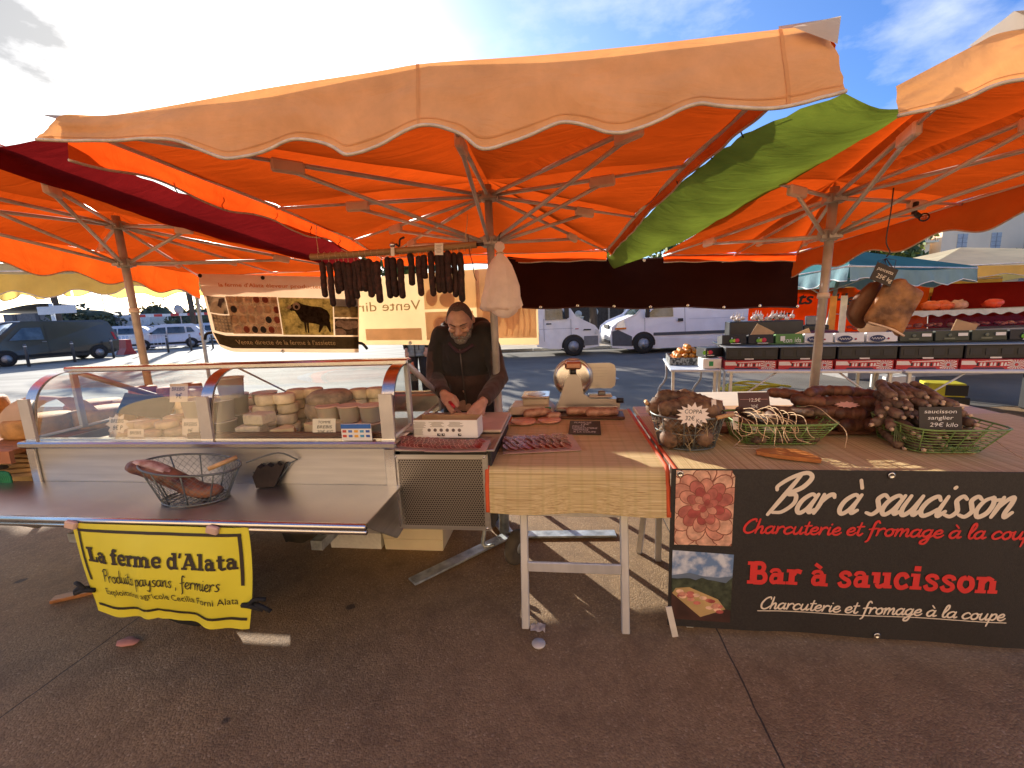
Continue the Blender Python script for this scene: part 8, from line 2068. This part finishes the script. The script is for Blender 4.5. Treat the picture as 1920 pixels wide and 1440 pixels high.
tree('tree showing above the teal umbrella before the pink building', (22.6, 26.0, 0), 4.0, (2.0, 2.2, 1.4), 1800, .20, LEAFG, 11)
tree('small green treetop above the cream umbrella at the far right', (44.6, 36.0, 0), 4.0, (2.4, 2.4, 1.5), 1200, .22, LEAFG, 13)
T = thing('site_fence', 'dark fence with pale posters behind the gap between the vans', 'fence', (4.0, 27, 0)); b = MB(); b.box((6.0, 27, 1.25), (16, .08, 2.4), mat('fence_dark', (.075, .062, .055), .8, var=.25)); b.build('panels', T)
for x, z, s in ((3.1, 1.5, .7), (5.3, 1.4, .55), (4.3, 1.3, .5), (7.4, 1.4, .6)):
    b = MB(); b.lathe([(s * .45, 0), (s * .45, .01), (0, .01)], (x, 26.94, z), SGN, 14, rotm(pi / 2)); b.build('poster', T)
for x in (-1.9, 2.2, 6.2, 10, 13.9):
    b = MB(); b.box((x, 26.92, 1.3), (.1, .08, 2.6), ALU_DULL); b.build('post', T)
T = thing('litter_bin', 'pale litter bin on the verge between the two vans', 'litter bin', (3.75, 23.4, 0)); b = MB(); b.lathe([(.20, .55), (.26, 1.15), (.30, 1.2), (.24, 1.2), (.2, .8)], (3.75, 23.4, 0), SGN, 14); b.build('bucket', T); b = MB(); b.tube([(3.75, 23.5, 0), (3.75, 23.5, 1.0)], .04, ALU_DULL, 6); b.build('post', T)
# hedges and shrubs at the far left
def shrub(label, c, r, n, size, seed):
    T = thing('shrub', label, 'shrub', (c[0], c[1], 0)); b = MB(); leaves(b, c, r, n, size, LEAF, seed); b.blob(c, (r[0] * .8, r[1] * .8, r[2] * .8), LEAF[0], .3, 2, seed, 16, 10); b.build('foliage', T)
    b = MB(); b.tube([(c[0], c[1], 0), (c[0], c[1], c[2])], .12, BARK, 6); b.build('stem', T)
shrub('dark bushy shrub above the roof of the dark van', (-42.0, 43.0, 2.0), (4.2, 2.2, 1.7), 2200, .26, 3)
shrub('rounded shrub right of the signpost', (-37.2, 46.0, 2.3), (2.1, 1.6, 1.5), 1100, .22, 6)
shrub('dark shrub left of the leftmost umbrella pole', (-31.5, 44.0, 1.7), (3.6, 1.8, 1.5), 1700, .24, 8)
shrub('long dark hedge behind the height barrier', (-23.5, 47.0, 1.9), (5.2, 1.8, 1.7), 2400, .26, 10)
shrub('tall shrub right of the umbrella pole', (-30.2, 50.0, 2.2), (1.6, 1.4, 1.8), 800, .22, 12)
def palm(label, x, y, h):
    T = thing('palm_tree', label, 'palm tree', (x, y, 0), 'palm trees of the car park'); b = MB()
    P = [(x + .1 * sin(i * .5), y, h * i / 14) for i in range(15)]; b.tube(P, [.20 + .02 * (i % 2) for i in range(15)], BARK, 10); b.build('trunk', T)
    b = MB()
    for i in range(26):
        a = 2.4 * i; el = .9 - .07 * i; Q = [V(x, y, h) + V(cos(a) * s * 2.2, sin(a) * s * 2.2, s * 2.2 * el - 1.3 * s * s) for s in (0, .25, .5, .75, 1)]
        side = V(-sin(a), cos(a), 0)
        for j in range(4): b.add([Q[j] - side * .18, Q[j] + side * .18, Q[j + 1] + side * .16 * (1 - j / 4), Q[j + 1] - side * .16 * (1 - j / 4)], [(0, 1, 2, 3)], LEAF[i % 3])
    b.build('crown', T)
palm('palm tree whose trunk shows left of the yellow valance patch', -36.9, 35.5, 11)
palm('palm tree whose trunk shows right of the left umbrella pole', -27.8, 38.0, 11)
gM = 'boat masts and light poles on the skyline'
for i, (x, y, h, r, lean) in enumerate(((-52, 56, 7.2, .06, .0), (-49.5, 55, 5.6, .05, .3), (-39.3, 52, 5.8, .06, -.6), (-37.6, 56, 4.8, .05, 0), (-36.3, 58, 5.6, .05, 0), (-32.2, 55, 6.4, .07, -.9), (-45.5, 58, 5.2, .05, -.3))):
    b = MB(); b.tube([(x, y, 0), (x + lean, y, h)], r, mat('mast_grey', (.2, .2, .21), .5), 6); b.box((x + lean, y, h - .2), (.5, .08, .12), MATS['mast_grey']); b.build('mast', label='thin grey mast or light pole on the skyline beyond the shrubs', cat='mast', group=gM)
T = thing('harbour_building', 'low grey harbour building with curved roof at the left edge', 'building', (-52, 48, 0)); b = MB(); b.box((-51, 50, 1.7), (8.5, 5, 3.4), mat('harbour_wall', (.20, .18, .17), .8, var=.2)); b.build('walls', T)
b = MB(); b.grid([[V(lerp(-56, -45.5, i / 10), y, 3.5 + .9 * sin(pi * (i / 10) * .9)) for i in range(11)] for y in (47, 53)], mat('harbour_roof', (.36, .36, .37), .5, .3)); b.build('roof', T)
for x in (-54, -51.5, -49):
    b = MB(); b.box((x, 47.47, 1.7), (.4, .06, 3.3), mat('harbour_post', (.1, .09, .09), .7)); b.build('column', T)
# ------------------------------------------------------------------ buildings on the right
def facade(label, x0, x1, y, d, h, wallm, rows, cols, ww, wh, z0, dz, shutter, name='apartment_building', cornice=True):
    T = thing(name, label, 'building', (x0, y, 0)); b = MB(); b.box(((x0 + x1) / 2, y + d / 2, h / 2), (x1 - x0, d, h), wallm); b.build('wall', T)
    if cornice: b = MB(); b.box(((x0 + x1) / 2, y - .15, h - .25), (x1 - x0 + .5, .5, .3), mat('cornice', (.55, .48, .36), .8)); b.box(((x0 + x1) / 2, y + d / 2, h + .05), (x1 - x0 + .6, d + .6, .2), mat('roof_tile', (.30, .14, .09), .85)); b.build('roof', T)
    for r in range(rows):
        for c in range(cols):
            x = lerp(x0, x1, (c + .6) / (cols + .2)); z = z0 + r * dz
            b = MB(); b.box((x, y - .02, z), (ww, .06, wh), shutter, bev=.01); b.box((x, y - .055, z), (.04, .03, wh), mat('window_gap', (.25, .24, .23), .6))
            for k in range(1, 4): b.box((x, y - .055, z - wh / 2 + wh * k / 4), (ww, .02, .03), MATS['window_gap'])
            f = b.build('window', T); b = MB(); b.box((x, y - .08, z - wh / 2 - .06), (ww + .2, .18, .08), MATS['cornice'] if 'cornice' in MATS else wallm); b.build('sill', f)
    return T
PINKW = mat('pink_render', (.92, .70, .46), .9, var=.06, scale=.5); CREW = mat('cream_render', (.88, .76, .52), .9, var=.07, scale=.5)
facade('pale pink apartment building with shuttered windows in the top right corner', 37.4, 70, 38, 12, 10.4, PINKW, 3, 11, .85, 1.45, 3.1, 2.95, mat('shutter_grey', (.46, .46, .44), .6))
facade('cream terraced house with balcony left of the pink building', 31.2, 36.9, 38.5, 9, 6.9, CREW, 2, 3, .8, 1.3, 1.7, 2.7, MATS['shutter_grey'], cornice=False)
T = thing('balcony', 'balcony with thin railing on the cream terraced house', 'balcony', (34, 37.6, 5)); b = MB(); b.box((34.6, 38.0, 6.2), (4.2, 1.0, .15), CREW); b.build('slab', T); b = MB()
for i in range(22): b.tube([(32.6 + i * .19, 37.55, 6.25), (32.6 + i * .19, 37.55, 7.15)], .02, ALU_DULL, 4)
b.tube([(32.5, 37.55, 7.18), (36.7, 37.55, 7.18)], .03, ALU_DULL, 5); b.build('railing', T)
# the street front across the square, behind the viewer: sunlit, it throws warm light back on the stall
facade('ochre street front across the square, behind the viewer', -26, 26, -13.5, -9, 11.5, mat('ochre_render', (.66, .47, .28), .9, var=.08, scale=.5), 0, 0, .95, 1.6, 5.4, 3.1, mat('shutter_brown', (.10, .075, .05), .6), cornice=False)
# ------------------------------------------------------------------ litter on the ground
Ctx.M = STALL_M
b = MB(); b.lathe([(0, 0), (.030, 0), (.033, .006), (.030, .011), (0, .012)], (.10, -.16, .004), mat('clear_lid', (.52, .48, .44), .25, var=.1), 20); b.build('drink_lid', label='round translucent plastic lid on the ground before the middle table', cat='lid')
b = MB(); b.grid([[V(.055 + .012 * i + .006 * noise.noise(V(i, j, 2)), -.085 + .011 * j, .012 + .014 * noise.noise(V(i * .9, j * .9, 5))) for i in range(7)] for j in range(6)], mat('tissue', (.60, .50, .40), .9)); b.build('tissue', label='crumpled paper tissue on the ground behind the round lid', cat='tissue')
b = MB(); b.blob((-1.93, -.30, .012), (.055, .03, .012), mat('pink_rag', (.50, .22, .18), .9), .3, 3, 2); b.build('rag', label='flattened pink rag on the ground left of the trailer wheel', cat='rag')
b = MB(); b.blob((2.205, -.22, .02), (.035, .05, .02), mat('white_scrap', (.6, .56, .52), .8), .2, 3, 1); b.build('paper_scrap', label='white scrap on the ground at the right picture edge', cat='paper')
b = MB(); b.box((-2.45, .12, .013), (.62, .06, .02), WOOD, rotm(0, 0, .55), .003); b.build('plank', label='wooden plank lying under the left end of the case', cat='plank')
b = MB(); b.tube([(-3.6, .55, .55), (-2.1, 1.1, .62)], .025, BLACKPL, 6); b.tube([(-3.4, 1.0, .62), (-2.2, .5, .56)], .02, BLACKPL, 6); b.build('folded_frame', label='black folded metal frame under the left table', cat='frame')
bpy.context.view_layer.update()
